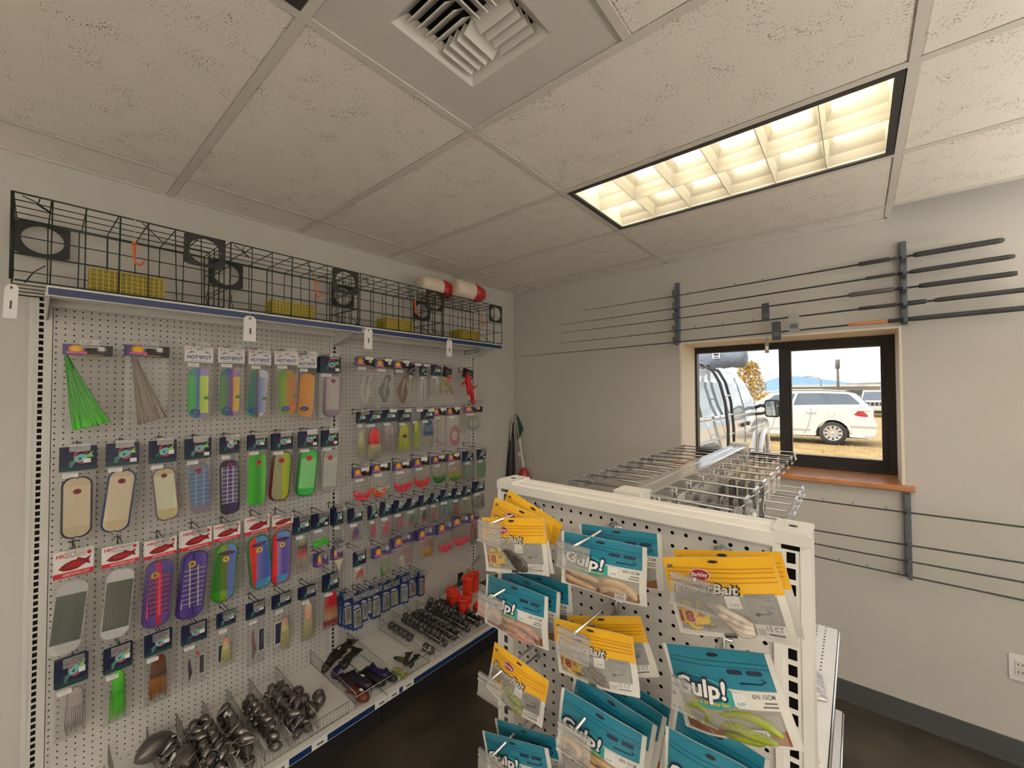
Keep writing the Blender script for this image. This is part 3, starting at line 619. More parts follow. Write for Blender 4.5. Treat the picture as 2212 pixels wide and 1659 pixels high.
HD[('tag', 0)] = card([M_black, M_ink, mat('tag_grey', (.13, .14, .14), .5), mat('tag_grey', (.13, .14, .14), .5), M_ink, M_black, C_sticker, M_black], lambda q: squid(q, 1))
def sun(q):
    y = -.0012
    q.poly([(-.5, y, -1), (-.1, y, -1), (.0, y, 0), (-.5, y, 0)], 1); q.disc((-.24, -.42), .15, .38, y - .0002, 2, 16); q.disc((-.24, -.42), .10, .26, y - .0003, 3, 14)
    q.poly([(-.42, y - .0005, -.85), (-.04, y - .0005, -.85), (-.02, y - .0005, -.62), (-.44, y - .0005, -.66)], 4); q.disc((.27, -.35), .12, .3, y - .0002, 6, 14); q.box((.2, y - .0006, -.5), (.33, y - .0003, -.12), 5); q.box((-.1, y - .0004, -.93), (.3, y - .0002, -.89), 3)
HD[('sun', 0)] = card([C_black, C_violet, C_orange, C_yel, C_pink, C_sticker, M_ink], sun)
HD[('sun', 1)] = card([C_violet, C_violet, C_orange, C_yel, C_pink, C_sticker, C_violet], sun)
HD[('foil', 0)] = card([C_foil], lambda q: None)
def hot(q):
    y = -.0012
    q.text('hot', -.41, .43, -.80, y, 1, h=.34); q.disc((.0, -.66), .03, .045, y - .0003, 2, 10)
    for s in (-1, 1):
        for k in range(3): q.poly([(s * (.10 + .03 * k), y, -.36 - .03 * k), (s * (.26 + .02 * k), y, -.28 - .045 * k), (s * (.42 - .02 * k), y, -.47 - .02 * k), (s * (.26 + .02 * k), y, -.315 - .045 * k)][:: -s], 3)
    q.disc((0, -.17), .10, .035, y, 3, 10); q.box((-.41, y - .0002, -.19), (-.385, y, -.1), 2); q.box((-.285, y - .0002, -.19), (-.26, y, -.1), 2); q.disc((-.335, -.145), .018, .03, y, 2, 6); q.box((-.3, y - .0002, -.92), (.3, y, -.90), 3)
HD[('hot', 0)] = card([C_white, C_hot, C_red, M_ink], hot)
def gib(q):
    y = -.0012
    q.poly([(-.5, y, -1), (.5, y, -1), (.5, y, -.81), (-.5, y, -.81)], 1); q.text('com', -.28, .38, -.95, y - .0003, 0, h=.13)
    q.poly([*[(a_, y, b_) for a_, b_ in ((-.38, -.66), (-.31, -.55), (-.2, -.46), (-.06, -.40), (.06, -.39), (.10, -.31), (.2, -.385), (.29, -.42), (.43, -.33), (.38, -.49), (.41, -.66), (.30, -.60), (.2, -.67), (.08, -.745), (-.08, -.77), (-.25, -.75))]][::-1], 2)
    q.text('gibbs', -.20, .24, -.64, y - .0004, 1, h=.26); q.text('high', -.44, -.06, -.24, y - .0002, 1, h=.20); q.disc((.38, -.2), .06, .08, y, 1, 8); q.box((.0, y - .0002, -.2), (.28, y, -.15), 1)
HD[('gibbs', 0)] = card([C_white, C_red, C_mar], gib)

def pillow(seed, amp=.010):
    rnd = random.Random(seed); q = MB(); nx, nz = 8, 12; vs = []; off = rnd.random() * 50
    for j in range(nz + 1):
        for i in range(nx + 1):
            a = i / nx; b = j / nz; e = min(1, 5 * min(a, 1 - a)) * min(1, 4 * b, 7 * (1 - b)); n_ = noise.noise(Vector((a * 4 + off, b * 3, off)))
            vs.append((a - .5, -.002 - (amp * e * (1 + .5 * n_)) - .003 * n_, -b))
    f = [(j * (nx + 1) + i, j * (nx + 1) + i + 1, (j + 1) * (nx + 1) + i + 1, (j + 1) * (nx + 1) + i)[::-1] for j in range(nz) for i in range(nx)]
    q.add(vs, f, 0, True); b = len(q.v); q.add([(-.5, .002, 0), (.5, .002, 0), (.5, .002, -1), (-.5, .002, -1)], [(0, 1, 2, 3)], 0)
    return q.mesh('clear_bag', M_bag)
BAGS = [pillow(k) for k in range(5)]
def barcode():
    q = MB(); q.box((-.5, -.0006, -1), (.5, 0, 0)); 
    for k in range(3): q.box((-.4, -.0009, -.25 - .25 * k), (.4 - .15 * k, -.0006, -.15 - .25 * k), 1)
    return q.mesh('barcode_label', [M_paper, mat('label_ink', (.45, .45, .46), .7)])
BAR = barcode()

def strands(kind, seed):
    r = random.Random(seed); q = MB()
    if kind == 'skirt':      # squid skirt: domed head and a bunch of hanging strips
        q.tube([(0, 0, -.0), (.0, 0, -.03), (0, 0, -.10), (0, 0, -.30), (0, 0, -.40)], [.04, .16, .25, .29, .27], 9)
        for k in range(26):
            a = 2 * PI * k / 26; x = .26 * math.cos(a); y = .22 * math.sin(a); sp = r.uniform(-.1, .5); ln = r.uniform(.85, 1.0)
            q.tube([(x, y * .6, -.36), (x * (1 + .3 * sp), y, -.55), (x * (1 + .55 * sp) + r.uniform(-.03, .03), y, -.78), (x * (1 + .7 * sp) + r.uniform(-.06, .06), y, -ln)], [.035, .032, .026, .006], 4)
    elif kind == 'fan':      # long hair fringe spreading down and to the side
        for k in range(46):
            s = k / 45; x0 = -.45 + .05 * s; x1 = -.26 + .70 * s; z1 = -1 + .10 * s; j = r.uniform(-.012, .012)
            q.tube([(x0, r.uniform(-.1, .1), -.01), ((x0 * 2 + x1) / 3 + j, r.uniform(-.2, .2), z1 * .36), ((x0 + x1 * 2) / 3 + j, r.uniform(-.2, .2), z1 * .7), (x1 + j, r.uniform(-.2, .2), z1)], [.012, .02, .022, .018], 4)
    elif kind == 'cresc':    # a skirt folded into a U at the bottom of the bag
        for k in range(18):
            d = r.uniform(0, .27); sx = r.uniform(-.03, .03); a0, a1 = r.uniform(.02, .12) * PI, r.uniform(.86, .98) * PI
            q.tube([(.46 * (1 - d * .35) * math.cos(PI + a0 + (a1 - a0) * i / 9), r.uniform(-.3, .3), -.52 + (.48 - d * 1.25) * math.sin(PI + a0 + (a1 - a0) * i / 9) * 1.0) for i in range(10)], [.014] + [.046] * 8 + [.012], 4)
    elif kind == 'loops':    # coiled leader
        for k in range(7):
            rx = .44 - .03 * k; rz = .40 - .03 * k; cx, cz = r.uniform(-.03, .03), -.52 + r.uniform(-.02, .02)
            q.tube([(cx + rx * math.cos(2 * PI * i / 26), r.uniform(-.1, .1), cz + rz * math.sin(2 * PI * i / 26)) for i in range(26)], .010, 4, closed=True)
    elif kind == 'cord':     # thick cord coiled over and hanging in loops
        for k in range(9):
            o_ = r.uniform(-.03, .03); q.tube(soft([(-.05 + o_, 0, -.95), (-.34 + .03 * k + o_, 0, -.62), (-.12 + .012 * k, 0, -.36), (.02 + o_, .2 * r.random(), -.2), (.25 + o_, 0, -.10 - .01 * k), (.36 - .02 * k, 0, -.26), (.12, 0, -.40), (.06 + .03 * k, 0, -.62), (.03 + o_, 0, -.95)]), .022, 5)
    elif kind == 'small':    # two or three short strips in a little bag
        for k in range(5):
            x = r.uniform(-.2, .2); q.tube([(x * .3 + .1, 0, -.22), (x * .7 + .05, r.uniform(-.2, .2), -.5), (x, 0, -.85 - .1 * r.random())], [.012, .05, .015], 5)
        q.tube([(.1, 0, -.06), (.25, 0, -.12), (.18, 0, -.22), (.08, 0, -.22)], .012, 4)
    elif kind == 'beads':
        for k in range(70): q.ball((r.uniform(-.44, .44), r.uniform(-.4, .4), -.97 + abs(r.gauss(0, .16))), 1, n=6, m=4, sq=(.05, .3, .035))
    elif kind == 'thin':
        for k in range(4):
            x = r.uniform(-.3, .3); q.tube([(x * .5, 0, -.05), (x, r.uniform(-.2, .2), -.4), (x * 1.2 + r.uniform(-.1, .1), 0, -.75), (x * .6, 0, -.95)], .012, 4)
        for k in range(3): q.tube([(-.3 + .3 * k, 0, -.7 - .1 * k), (-.28 + .3 * k, 0, -.85 - .05 * k)], .05, 5)
    elif kind == 'fringe':
        for k in range(30):
            x = -.45 + .9 * k / 29; q.tube([(x * .9, r.uniform(-.3, .3), -.05), (x + r.uniform(-.03, .03), r.uniform(-.3, .3), -.5), (x + r.uniform(-.05, .05), 0, -.93)], [.02, .022, .012], 4)
    elif kind == 'foldbag':  # a folded clear bag tapering to a point
        q.add([(-.45, -.5, 0), (.45, -.5, 0), (.1, -.7, -1), (-.45, .5, 0), (.45, .5, 0), (.05, .6, -.95), (.0, -1.2, -.3)], [(0, 6, 1), (0, 2, 6), (6, 2, 1), (3, 4, 5), (0, 3, 5, 2), (1, 2, 5, 4)], 0)
    elif kind == 'slim':
        q.tube([(0, 0, -.02), (.0, 0, -.3), (.1, 0, -.7), (.0, 0, -1)], [.05, .12, .16, .05], 6)
    return q.mesh('lure', M_white)
CT = {(k, s): strands(k, s) for k in ('skirt', 'fan', 'cresc', 'loops', 'cord', 'small', 'beads', 'thin', 'fringe', 'foldbag', 'slim') for s in (1, 2, 3)}
NM = {'skirt': 'squid_skirt', 'fan': 'hair_fringe', 'cresc': 'folded_skirt', 'loops': 'coiled_leader', 'cord': 'cord_coil', 'small': 'small_lure', 'beads': 'beads', 'thin': 'rigged_leader', 'fringe': 'fringe_strips', 'foldbag': 'folded_film', 'slim': 'slim_lure'}

# peg hooks with clear label holders
def hook_meshes(L, wire, r, gap, pw, ph, wm, insert):
    q = MB(); q.tube([(0, .004, -.012), (0, -.003, 0), (0, -L + .012, .002), (0, -L, .012)], r, 5); lo = q.mesh('lower_wire', wm)
    q = MB(); q.tube([(0, .004, gap - .004), (0, -.004, gap), (0, -L - .004, gap - .002)], r, 5); hi = q.mesh('upper_wire', wm)
    q = MB(); q.tube([(-.0127, .01, gap - .002), (-.0127, -.004, gap - .008), (.0127, -.004, gap - .008), (.0127, .01, gap - .002)], r, 5); q.tube([(0, -.005, gap), (0, -.005, -.012)], r, 5); bp = q.mesh('back_clip', wm)
    q = MB(); y = -L - .006; q.prism([(-pw / 2, y, gap - ph), (pw / 2, y, gap - ph), (pw / 2, y + .004, gap), (-pw / 2, y + .004, gap)], (0, -.0015, 0)); q.box((-pw / 2, y - .004, gap - ph), (pw / 2, y, gap - ph + .004)); q.box((-pw / 2, y - .0005, gap - .004), (pw / 2, y + .006, gap + .002)); q.box((-pw / 2, y - .002, gap - .012), (pw / 2, y + .002, gap - .009)); pl = q.mesh('label_holder', M_clear)
    q = MB(); q.prism([(-pw * .46, y - .002, gap - ph * .92), (pw * .46, y - .002, gap - ph * .92), (pw * .46, y + .0015, gap - ph * .3), (-pw * .46, y + .0015, gap - ph * .3)], (0, -.0005, 0)); ins = q.mesh('paper_insert', M_paper)
    return lo, hi, bp, pl, ins
WH = hook_meshes(.155, M_blackwire, .0016, .026, .058, .030, M_blackwire, None)
def hook(at, rz, label, ms=WH, insert=False, group='peg hooks on the pegboard wall', name='peg_hook'):
    th = thing(name, label, 'peg hook', at, (0, 0, rz), group)
    obj('wire', ms[0], th); obj('wire', ms[1], th); obj('back_clip', ms[2], th); o = obj('label_holder', ms[3], th)
    if insert: obj('paper_insert', ms[4], o)
    return th

def flasher(th, W, Hb, spec, z0):
    """rounded attractor plate with notched ends; spec = (dx, width share, top share, bottom share, tilt, edge, ramp stops, pattern, tape, dot)"""
    dx, ws, t0, t1, tilt, edge, stops, pat, tape, dot = spec; key = 'plate_%d' % len(MATS)
    w_ = W * ws; L = Hb * (t1 - t0); r = w_ * .42; R_ = Matrix.Translation((dx * W, -.004, z0 - Hb * t0)) @ Matrix.Rotation(tilt, 4, 'Y')
    def outline(w_, L, r, zz=0):
        top = [(x, z) for x, z in rrect(-w_ / 2, -L, w_ / 2, 0, min(r, w_ * .49), 6)]
        pts = top[:7] + [(w_ * .06, zz), (0, -w_ * .07), (-w_ * .06, zz)] + top[7:14] + top[14:21] + [(-w_ * .06, -L), (0, -L + w_ * .07), (w_ * .06, -L)] + top[21:]
        return pts
    if edge:
        q = MB(); q.M = R_ @ Matrix.Translation((0, .002, .006)) ; q.prism([(x, 0, z) for x, z in outline(w_ * 1.16, L + .012, r * 1.1)][::-1], (0, .003, 0)); q.build('backing_plate', mat('edge_' + edge, edge, .35), th)
    q = MB(); q.M = R_; q.prism([(x, 0, z) for x, z in outline(w_, L, r)][::-1], (0, .002, 0)); m_ = ramp_mat(key, 0, stops, .25, 0, pattern=pat, coat=.4); fl = q.build('attractor_plate', m_, th)
    if tape:
        a, b, st2, p2 = tape; q = MB(); q.M = R_; q.box((-w_ * .47, -.0012, -L * b), (w_ * .47, -.0004, -L * a)); q.build('reflective_tape', ramp_mat(key + 't', 0, st2, .3, 0, pattern=p2, coat=.3), fl)
    for d in dot or []:
        x, z, rr, rz, c1, c2 = d; q = MB(); q.M = R_; q.disc((x * w_, -L * z), rr * w_, rz * w_, -.0018, 0, 14); q.disc((x * w_, -L * z), rr * w_ * .45, rz * w_ * .45, -.0022, 1, 10); q.build('eye_spot', [mat('spot_' + c1, c1, .5), mat('spot_' + c2, c2, .5)], fl)
    return fl

GRP = 'lure packets hanging on the pegboard wall'
YAW = random.Random(3)
def pack(b, hd, ct, short, behind=0, X=-2.405, bc=True, yaw=None, hk=True, ins=False, dark=False, roll=0.0):
    u0, v0, u1, v1, v2 = b; a = P(u0, v0, x=X); y1 = P(u1, v0, x=X).y; zh = P(u0, v1, x=X).z; zb = P(u0, v2, x=X).z
    W = y1 - a.y; Hh = a.z - zh; Hb = zh - zb; rz = PI / 2 + (YAW.uniform(-.07, .07) if yaw is None else yaw)
    loc = (X, a.y + W / 2, a.z)
    def make(loc, rz, lb, full=True):
        th = thing('lure_packet', lb, 'packet', loc, (0, roll, rz), GRP)
        obj('header_card', HD[hd], th, scale=(W, 1, Hh))
        if full:
            z0 = -Hh; rr = random.Random(int(u0 * 7 + v0))
            if ct:
                for c in (ct if isinstance(ct, list) else [ct]):
                    if c[0] == 'plate': flasher(th, W, Hb, c[1], z0)
                    elif c[0] == 'insert':
                        q = MB(); q.box((c[1] * W, -.0035, z0 - c[4] * Hb), (c[2] * W, -.003, z0 - c[3] * Hb)); x_ = (c[2] - c[1]) * W * .1; q.box((c[1] * W + x_, -.0042, z0 - (c[4] - .02) * Hb), (c[2] * W - x_, -.0036, z0 - (c[3] + .02) * Hb), 1); q.build('insert_card', [M_paper, C_navy], th)
                    else:
                        k, cols, x, wx, ta, tb = c; m_ = ramp_mat('lure_%s' % '_'.join('%s%d' % (q_[1], int(q_[0] * 100)) for q_ in cols), 2, [(1 - q_[0], q_[1]) for q_ in cols], .4)
                        obj(NM[k], CT[(k, rr.choice((1, 2, 3)))], th, loc=(x * W, -.005, z0 - ta * Hb), scale=(W * wx, .022, (tb - ta) * Hb), m=m_)
            obj('clear_bag', BAGS[rr.randrange(5)], th, loc=(0, 0, z0 + .003), scale=(W * .98, 1, Hb + .003), m=M_bag2 if rr.random() < .4 else None)
            if bc: obj('barcode_label', BAR, th, loc=(-W * .22, -.014, z0 - .006), scale=(W * .40, 1, min(.016, Hb * .14)))
        return th
    make(loc, rz, short + (' packet' if 'packet' not in short else '') if len(short.split()) > 2 else short + ' packet on the pegboard')
    for k in range(behind):
        n = k + 1; make((loc[0] - .010 * n, loc[1] - .002 * n + YAW.uniform(-.004, .002), loc[2] - .001), rz + YAW.uniform(-.05, .03), 'packet behind the ' + short, full=(k == 0 and ct is not None and not isinstance(ct, list)))
    if hk: hook((XP, loc[1] + .001, loc[2] - .012), PI / 2, 'black peg hook for the ' + short, insert=ins)

def S(dx, ws, t0, t1, tilt, edge, stops, pat=None, tape=None, dot=None): return ('plate', (dx, ws, t0, t1, tilt, edge, stops, pat, tape, dot))
RD = lambda z, r=.16: [(0, z, r, r * .9, '8C1420', '5A0E14')]
LOGO = [(-.14, .87, .24, .17, '123F86', '3C68A8'), (.40, .60, .16, .10, '4E8A30', '3E7A26')]
UVD = lambda c='401040': [(.02, .15, .42, .12, c, '5A1860'), (.0, .26, .17, .16, 'E8C81E', '6A5A10')]
# row 1
pack((135, 742, 244, 766, 930), ('sun', 0), ('fan', [(0, '2C8C22'), (.4, '3FA82E'), (1, '58D23C')], 0, 1, 0, 1), 'green hair fringe packet with a wide black card', bc=False, yaw=0)
pack((272, 744, 367, 768, 925), ('sun', 0), ('fan', [(0, '8A8078'), (1, 'A89A90')], .05, .9, 0, .95), 'grey hair fringe packet with a wide black card', behind=1, bc=False, yaw=.1)
pack((399, 747, 461, 781, 918), ('hot', 0), S(-.02, .74, .09, .90, 0, None, [(0, '138A4E'), (.33, '0E7C8C'), (.55, '0A50A0'), (.62, '8C84C8'), (1, '9A86C0')], None, (.16, .90, [(0, '16B43C'), (.3, '18A86A'), (.52, '0A5CB0'), (.60, 'B8DC50'), (1, 'D8EC60')], ('dots', (9, 26, .25), '5E8A2A', .55)), LOGO), 'green, blue and yellow fish plate under a white fish-logo card')
pack((471, 751, 529, 783, 912), ('hot', 0), S(-.03, .74, .09, .90, .02, None, [(0, '15803E'), (.4, '16508C'), (.58, '2A3C9C'), (.64, 'B0186C'), (.72, '9A80C0'), (1, '8C7CB8')], None, (.17, .90, [(0, '22A838'), (.35, '1A6A6C'), (.56, '28409C'), (.62, 'C0186A'), (.69, 'D8C050'), (1, 'E8C848')], ('dots', (9, 26, .25), 'A85A20', .6)), LOGO), 'green, navy, magenta and yellow fish plate under a white fish-logo card')
pack((537, 755, 586, 787, 911), ('hot', 0), S(.02, .78, .08, .93, .10, None, [(0, '3E9C84'), (.4, '1E7C64'), (.5, '6A1C20'), (.6, 'D0D4E8'), (1, 'E4E8F4')], None, (.16, .90, [(0, '0E7A60'), (.38, '10745C'), (.46, '5A1A1C'), (.56, '7A8CD0'), (1, 'E6EAF6')], ('dots', (8, 26, .2), '2A4AA8', .5)), LOGO), 'teal, maroon and silver fish plate under a white fish-logo card')
pack((594, 758, 644, 787, 906), ('hot', 0), S(-.0, .74, .09, .92, -.03, None, [(0, '3CB428'), (.4, '78B422'), (.55, 'D09A1C'), (1, 'C88A1E')], ('grid', (10, 30, .4), '7A5A12', .45), (.18, .90, [(0, '30B028'), (.38, '9AC01E'), (.55, 'D88A14'), (1, 'C87018')], ('grid', (10, 28, .4), '8A4A10', .5)), LOGO), 'green to orange fish plate under a white fish-logo card')
pack((643, 766, 684, 794, 904), ('hot', 0), S(.02, .76, .11, .97, .05, None, [(0, 'E0921C'), (.5, 'F0A020'), (1, 'E8A838')], ('dots', (8, 30, .2), '9A5A10', .4), None, [(-.1, .82, .3, .17, '223A7A', '4A70B0')]), 'solid orange fish plate under a white fish-logo card', X=-2.425)
pack((691, 769, 737, 805, 902), ('squid', 1), S(.12, .66, .03, .97, .03, '6E5A70', [(0, '8C7A92'), (1, '9C8AA0')], None, (.05, .85, [(0, 'C8A8B4'), (.5, 'C4D0BC'), (1, 'D0C0C8')], ('grid', (9, 30, .35), '8A7684', .6)), [(0, .16, .17, .15, '7A1A30', '7A1A30')]), 'lavender plate packet at the right end of the top row of plates', behind=3)
# row 2
pack((128, 967, 210, 1021, 1175), ('squid', 2), S(-.02, .72, .10, .94, 0, '141C2E', [(0, 'CBBBA0'), (1, 'D0C0A4')], None, (.14, .82, [(0, 'D2C2A8'), (1, 'D6C8AE')], None), RD(.23)), 'cream plate with a navy edge and red dot')
pack((229, 959, 301, 1009, 1158), ('squid', 1), S(.02, .74, .08, .95, .10, '16346A', [(0, 'CDBB98'), (1, 'D0C09E')], None, (.10, .82, [(0, 'D4C6AC'), (1, 'D2C4AC')], None), RD(.17)), 'cream plate with a blue edge and red dot')
pack((321, 953, 382, 1003, 1138), ('squid', 4), S(.02, .74, .10, .93, -.09, '7A6478', [(0, 'C8BE94'), (1, 'C8BC90')], None, (.12, .80, [(0, 'CFD0B4'), (1, 'CCD2B4')], ('noise', (60, .52), 'E6E8D0', .7)), RD(.13, .15)), 'glow cream plate with a mauve edge')
pack((398, 949, 457, 994, 1122), ('squid', 1), S(-.02, .78, .05, .95, -.07, None, [(0, '8A8490'), (1, '80788A')], None, (.12, .84, [(0, '6A7890'), (1, '6A6E9A')], ('grid', (3, 9, .12), '78C8F0', .9)), RD(.17)), 'clear plate with a pale blue grid')
pack((474, 945, 517, 982, 1118), ('squid', 3), S(-.0, .84, .12, .96, -.02, '2A2A34', [(0, '3A3648'), (.5, '2A1A50'), (.55, '3A1C70'), (1, '423C52')], None, (.10, .80, [(0, '5A5668'), (.5, '46207A'), (1, '5A5668')], ('grid', (3, 9, .14), 'E0E8F4', .9)), [(0, .07, .15, .15, '8C1420', '5A0E14')]), 'black and purple plate with a silver grid')
pack((536, 940, 578, 974, 1098), ('squid', 2), S(-.0, .84, .06, .97, .02, None, [(0, '48C832'), (.5, '2C9A1E'), (.7, '34B024'), (1, '6AD84A')], None, None, [(.05, .17, .2, .18, 'C03018', '3A1A10')]), 'bright green plate', behind=1)
pack((588, 937, 633, 974, 1086), ('squid', 4), S(.04, .80, .05, .97, .08, '6A2018', [(0, '9AA080'), (.5, 'A0A474'), (.55, 'B4C020'), (.8, 'A8C01C'), (1, '3AA024')], None, None, [(-.1, .17, .2, .18, 'C03018', '3A1A10')]), 'olive and lime plate', behind=1)
pack((646, 933, 687, 969, 1076), ('squid', 1), S(.06, .82, .04, .97, .09, '1C7A3A', [(0, '38B850'), (1, '40C054')], None, (.2, .84, [(0, '86D888'), (1, '7CD880')], None), [(0, .19, .2, .18, 'C83820', 'A02010')]), 'mint green plate', behind=1)
pack((695, 930, 731, 966, 1068), ('squid', 1), S(.05, .84, .06, .98, .05, None, [(0, '9AA09A'), (1, 'A4AAA4')], None, (.2, .86, [(0, 'B8BEB6'), (1, 'BCC2BA')], None), [(-.05, .2, .2, .19, 'D83020', '3A1A10')]), 'pale grey plate with a red dot', behind=1)
# row 3, white cards with a red fish
W3 = [(0, 'C8CACC'), (1, 'D0D2D4')]
pack((115, 1196, 203, 1254, 1432), ('gibbs', 0), S(-.0, .80, .06, .94, .09, None, W3, None, (.18, .84, [(0, '606860'), (1, '586058')], None), None), 'clear plate with white rim, lower one nearest the left upright', bc=False)
pack((220, 1184, 300, 1230, 1396), ('gibbs', 0), S(.03, .76, .05, .95, .07, None, W3, None, (.17, .86, [(0, '646A62'), (1, '5A6058')], None), None), 'clear plate with white rim, upper one', bc=False)
pack((313, 1171, 382, 1211, 1366), ('gibbs', 0), S(.0, .74, .06, .96, .05, '54407A', [(0, '4A3A8C'), (.36, '5A40A0'), (.42, 'B41850'), (.58, 'C01848'), (.64, '5A40A0'), (1, '4A4AA0')], None, (.17, .84, [(0, '4A2E74'), (.36, '5A2E70'), (.42, 'B81848'), (.58, 'C01848'), (.64, '5A2E70'), (1, '402E74')], ('grid', (2, 9, .13), 'F05870', .9)), [(-.22, .2, .18, .18, 'C89A20', '6A4A10')]), 'purple plate with a crimson stripe', bc=False, behind=1)
pack((391, 1149, 458, 1193, 1346), ('gibbs', 0), S(.0, .72, .05, .96, .08, '3A2A6A', [(0, '5A48A8'), (.42, '4A3298'), (.5, '1E1060'), (.56, '4A3298'), (1, '6A54B0')], None, (.20, .84, [(0, '503C94'), (.45, '40288C'), (.5, '1A0E58'), (.55, '40288C'), (1, '5A44A0')], ('grid', (3, 9, .13), 'D0D8A8', .9)), [(-.16, .17, .18, .18, 'D0A020', '6A4A10')]), 'purple plate with a pale grid', bc=False, behind=1)
pack((462, 1136, 519, 1173, 1310), ('gibbs', 0), S(.0, .76, .07, .95, .07, '2A7A1C', [(0, '2E8A1A'), (.30, '3C9A1C'), (.36, '8AA81E'), (.58, '7A9C20'), (.62, '5C84C8'), (1, '6A90D8')], None, (.16, .82, [(0, '1E6A18'), (.3, '2A7C18'), (.36, '607A1C'), (.58, '54701C'), (.62, '6A6CB8'), (1, '5078C8')], None), UVD()), 'green, olive and blue plate', bc=False)
pack((530, 1120, 583, 1158, 1284), ('gibbs', 0), S(.0, .78, .06, .97, -.10, '147A34', [(0, 'F02018'), (.28, 'F0201C'), (.31, '4A90D8'), (1, '58A0D8')], None, (.19, .84, [(0, 'F02018'), (.28, 'F0201C'), (.31, '8C78C0'), (.7, '3A5CB8'), (1, '4A70C8')], None), UVD()), 'red and blue plate over a green one', bc=False, behind=1)
pack((588, 1116, 633, 1144, 1268), ('gibbs', 0), S(.0, .78, .07, .97, .04, '8A2A34', [(0, 'F02420'), (.22, 'F0241E'), (.25, '5090D8'), (1, '60A0E0')], None, (.18, .84, [(0, 'F02420'), (.22, 'F0241E'), (.25, 'A88CC8'), (.6, '5A4CB4'), (1, '6A68C8')], None), UVD()), 'red and violet plate, last of the fish-logo row', bc=False)
# row 4, lower left: skirts
PL = [(0, 'D88A90'), (.25, 'C8B48C'), (.4, 'C8C490'), (1, 'C4C080')]
pack((121, 1430, 191, 1492, 1608), ('squid', 4), ('skirt', [(0, 'A8A0A0'), (1, 'B4AAAC')], .12, .9, .06, .93), 'white squid skirt in the lowest left bag', behind=2)
pack((225, 1405, 287, 1459, 1572), ('squid', 4), ('skirt', [(0, '5CC83C'), (.35, '3EA828'), (.6, '4CBC34'), (1, '86D060')], .0, .8, .0, .97), 'green squid skirt', behind=1)
pack((312, 1376, 372, 1422, 1532), ('squid', 4), ('skirt', [(0, '6A3A1E'), (.45, '5A2A12'), (.5, 'A0621E'), (1, '9A6A2A')], .0, 1.0, .03, .93), 'brown and amber squid skirt', behind=1)
pack((393, 1356, 447, 1397, 1488), ('squid', 4), [('slim', [(0, '3A2A48'), (1, '2A2440')], -.2, .5, .35, .85), ('slim', [(0, 'C84A60'), (1, 'D86070')], .12, .35, .2, .4), ('insert', .18, .40, .35, .82)], 'mixed pink and black lure bag', behind=1)
pack((467, 1327, 510, 1360, 1447), ('squid', 4), [('skirt', PL, .0, .8, .3, .95), ('thin', [(0, 'C8C8B0'), (1, 'C8C8B0')], 0, .9, .02, .4), ('insert', -.42, -.1, .4, .85)], 'pale yellow skirt bag next to the pink and black one')
pack((533, 1307, 573, 1341, 1444), ('squid', 4), [('slim', [(0, 'B04050'), (.3, '9A6A6C'), (1, '8A8484')], -.18, .7, .25, .85), ('insert', .12, .46, .26, .75)], 'clear and red lure bag with a navy insert', behind=1)
pack((589, 1289, 630, 1318, 1418), ('squid', 4), [('skirt', PL, .14, .8, .25, .97), ('insert', -.42, .1, .3, .78)], 'pale skirt bag with a navy insert card', behind=1)
pack((650, 1272, 682, 1298, 1391), ('squid', 4), ('skirt', [(0, 'C8C0A0'), (.3, 'D09A88'), (.45, 'C8C090'), (1, 'BCB878')], .0, .95, .1, .98), 'pale yellow skirt bag beside the red one', behind=2)
pack((700, 1245, 732, 1281, 1364), ('squid', 4), ('skirt', [(0, 'C82430'), (.35, 'B81C28'), (.62, 'C8A078'), (.72, 'D0A880'), (.8, 'B82028'), (1, 'C02430')], .0, 1.25, .02, .97), 'red squid skirt bag', behind=2)
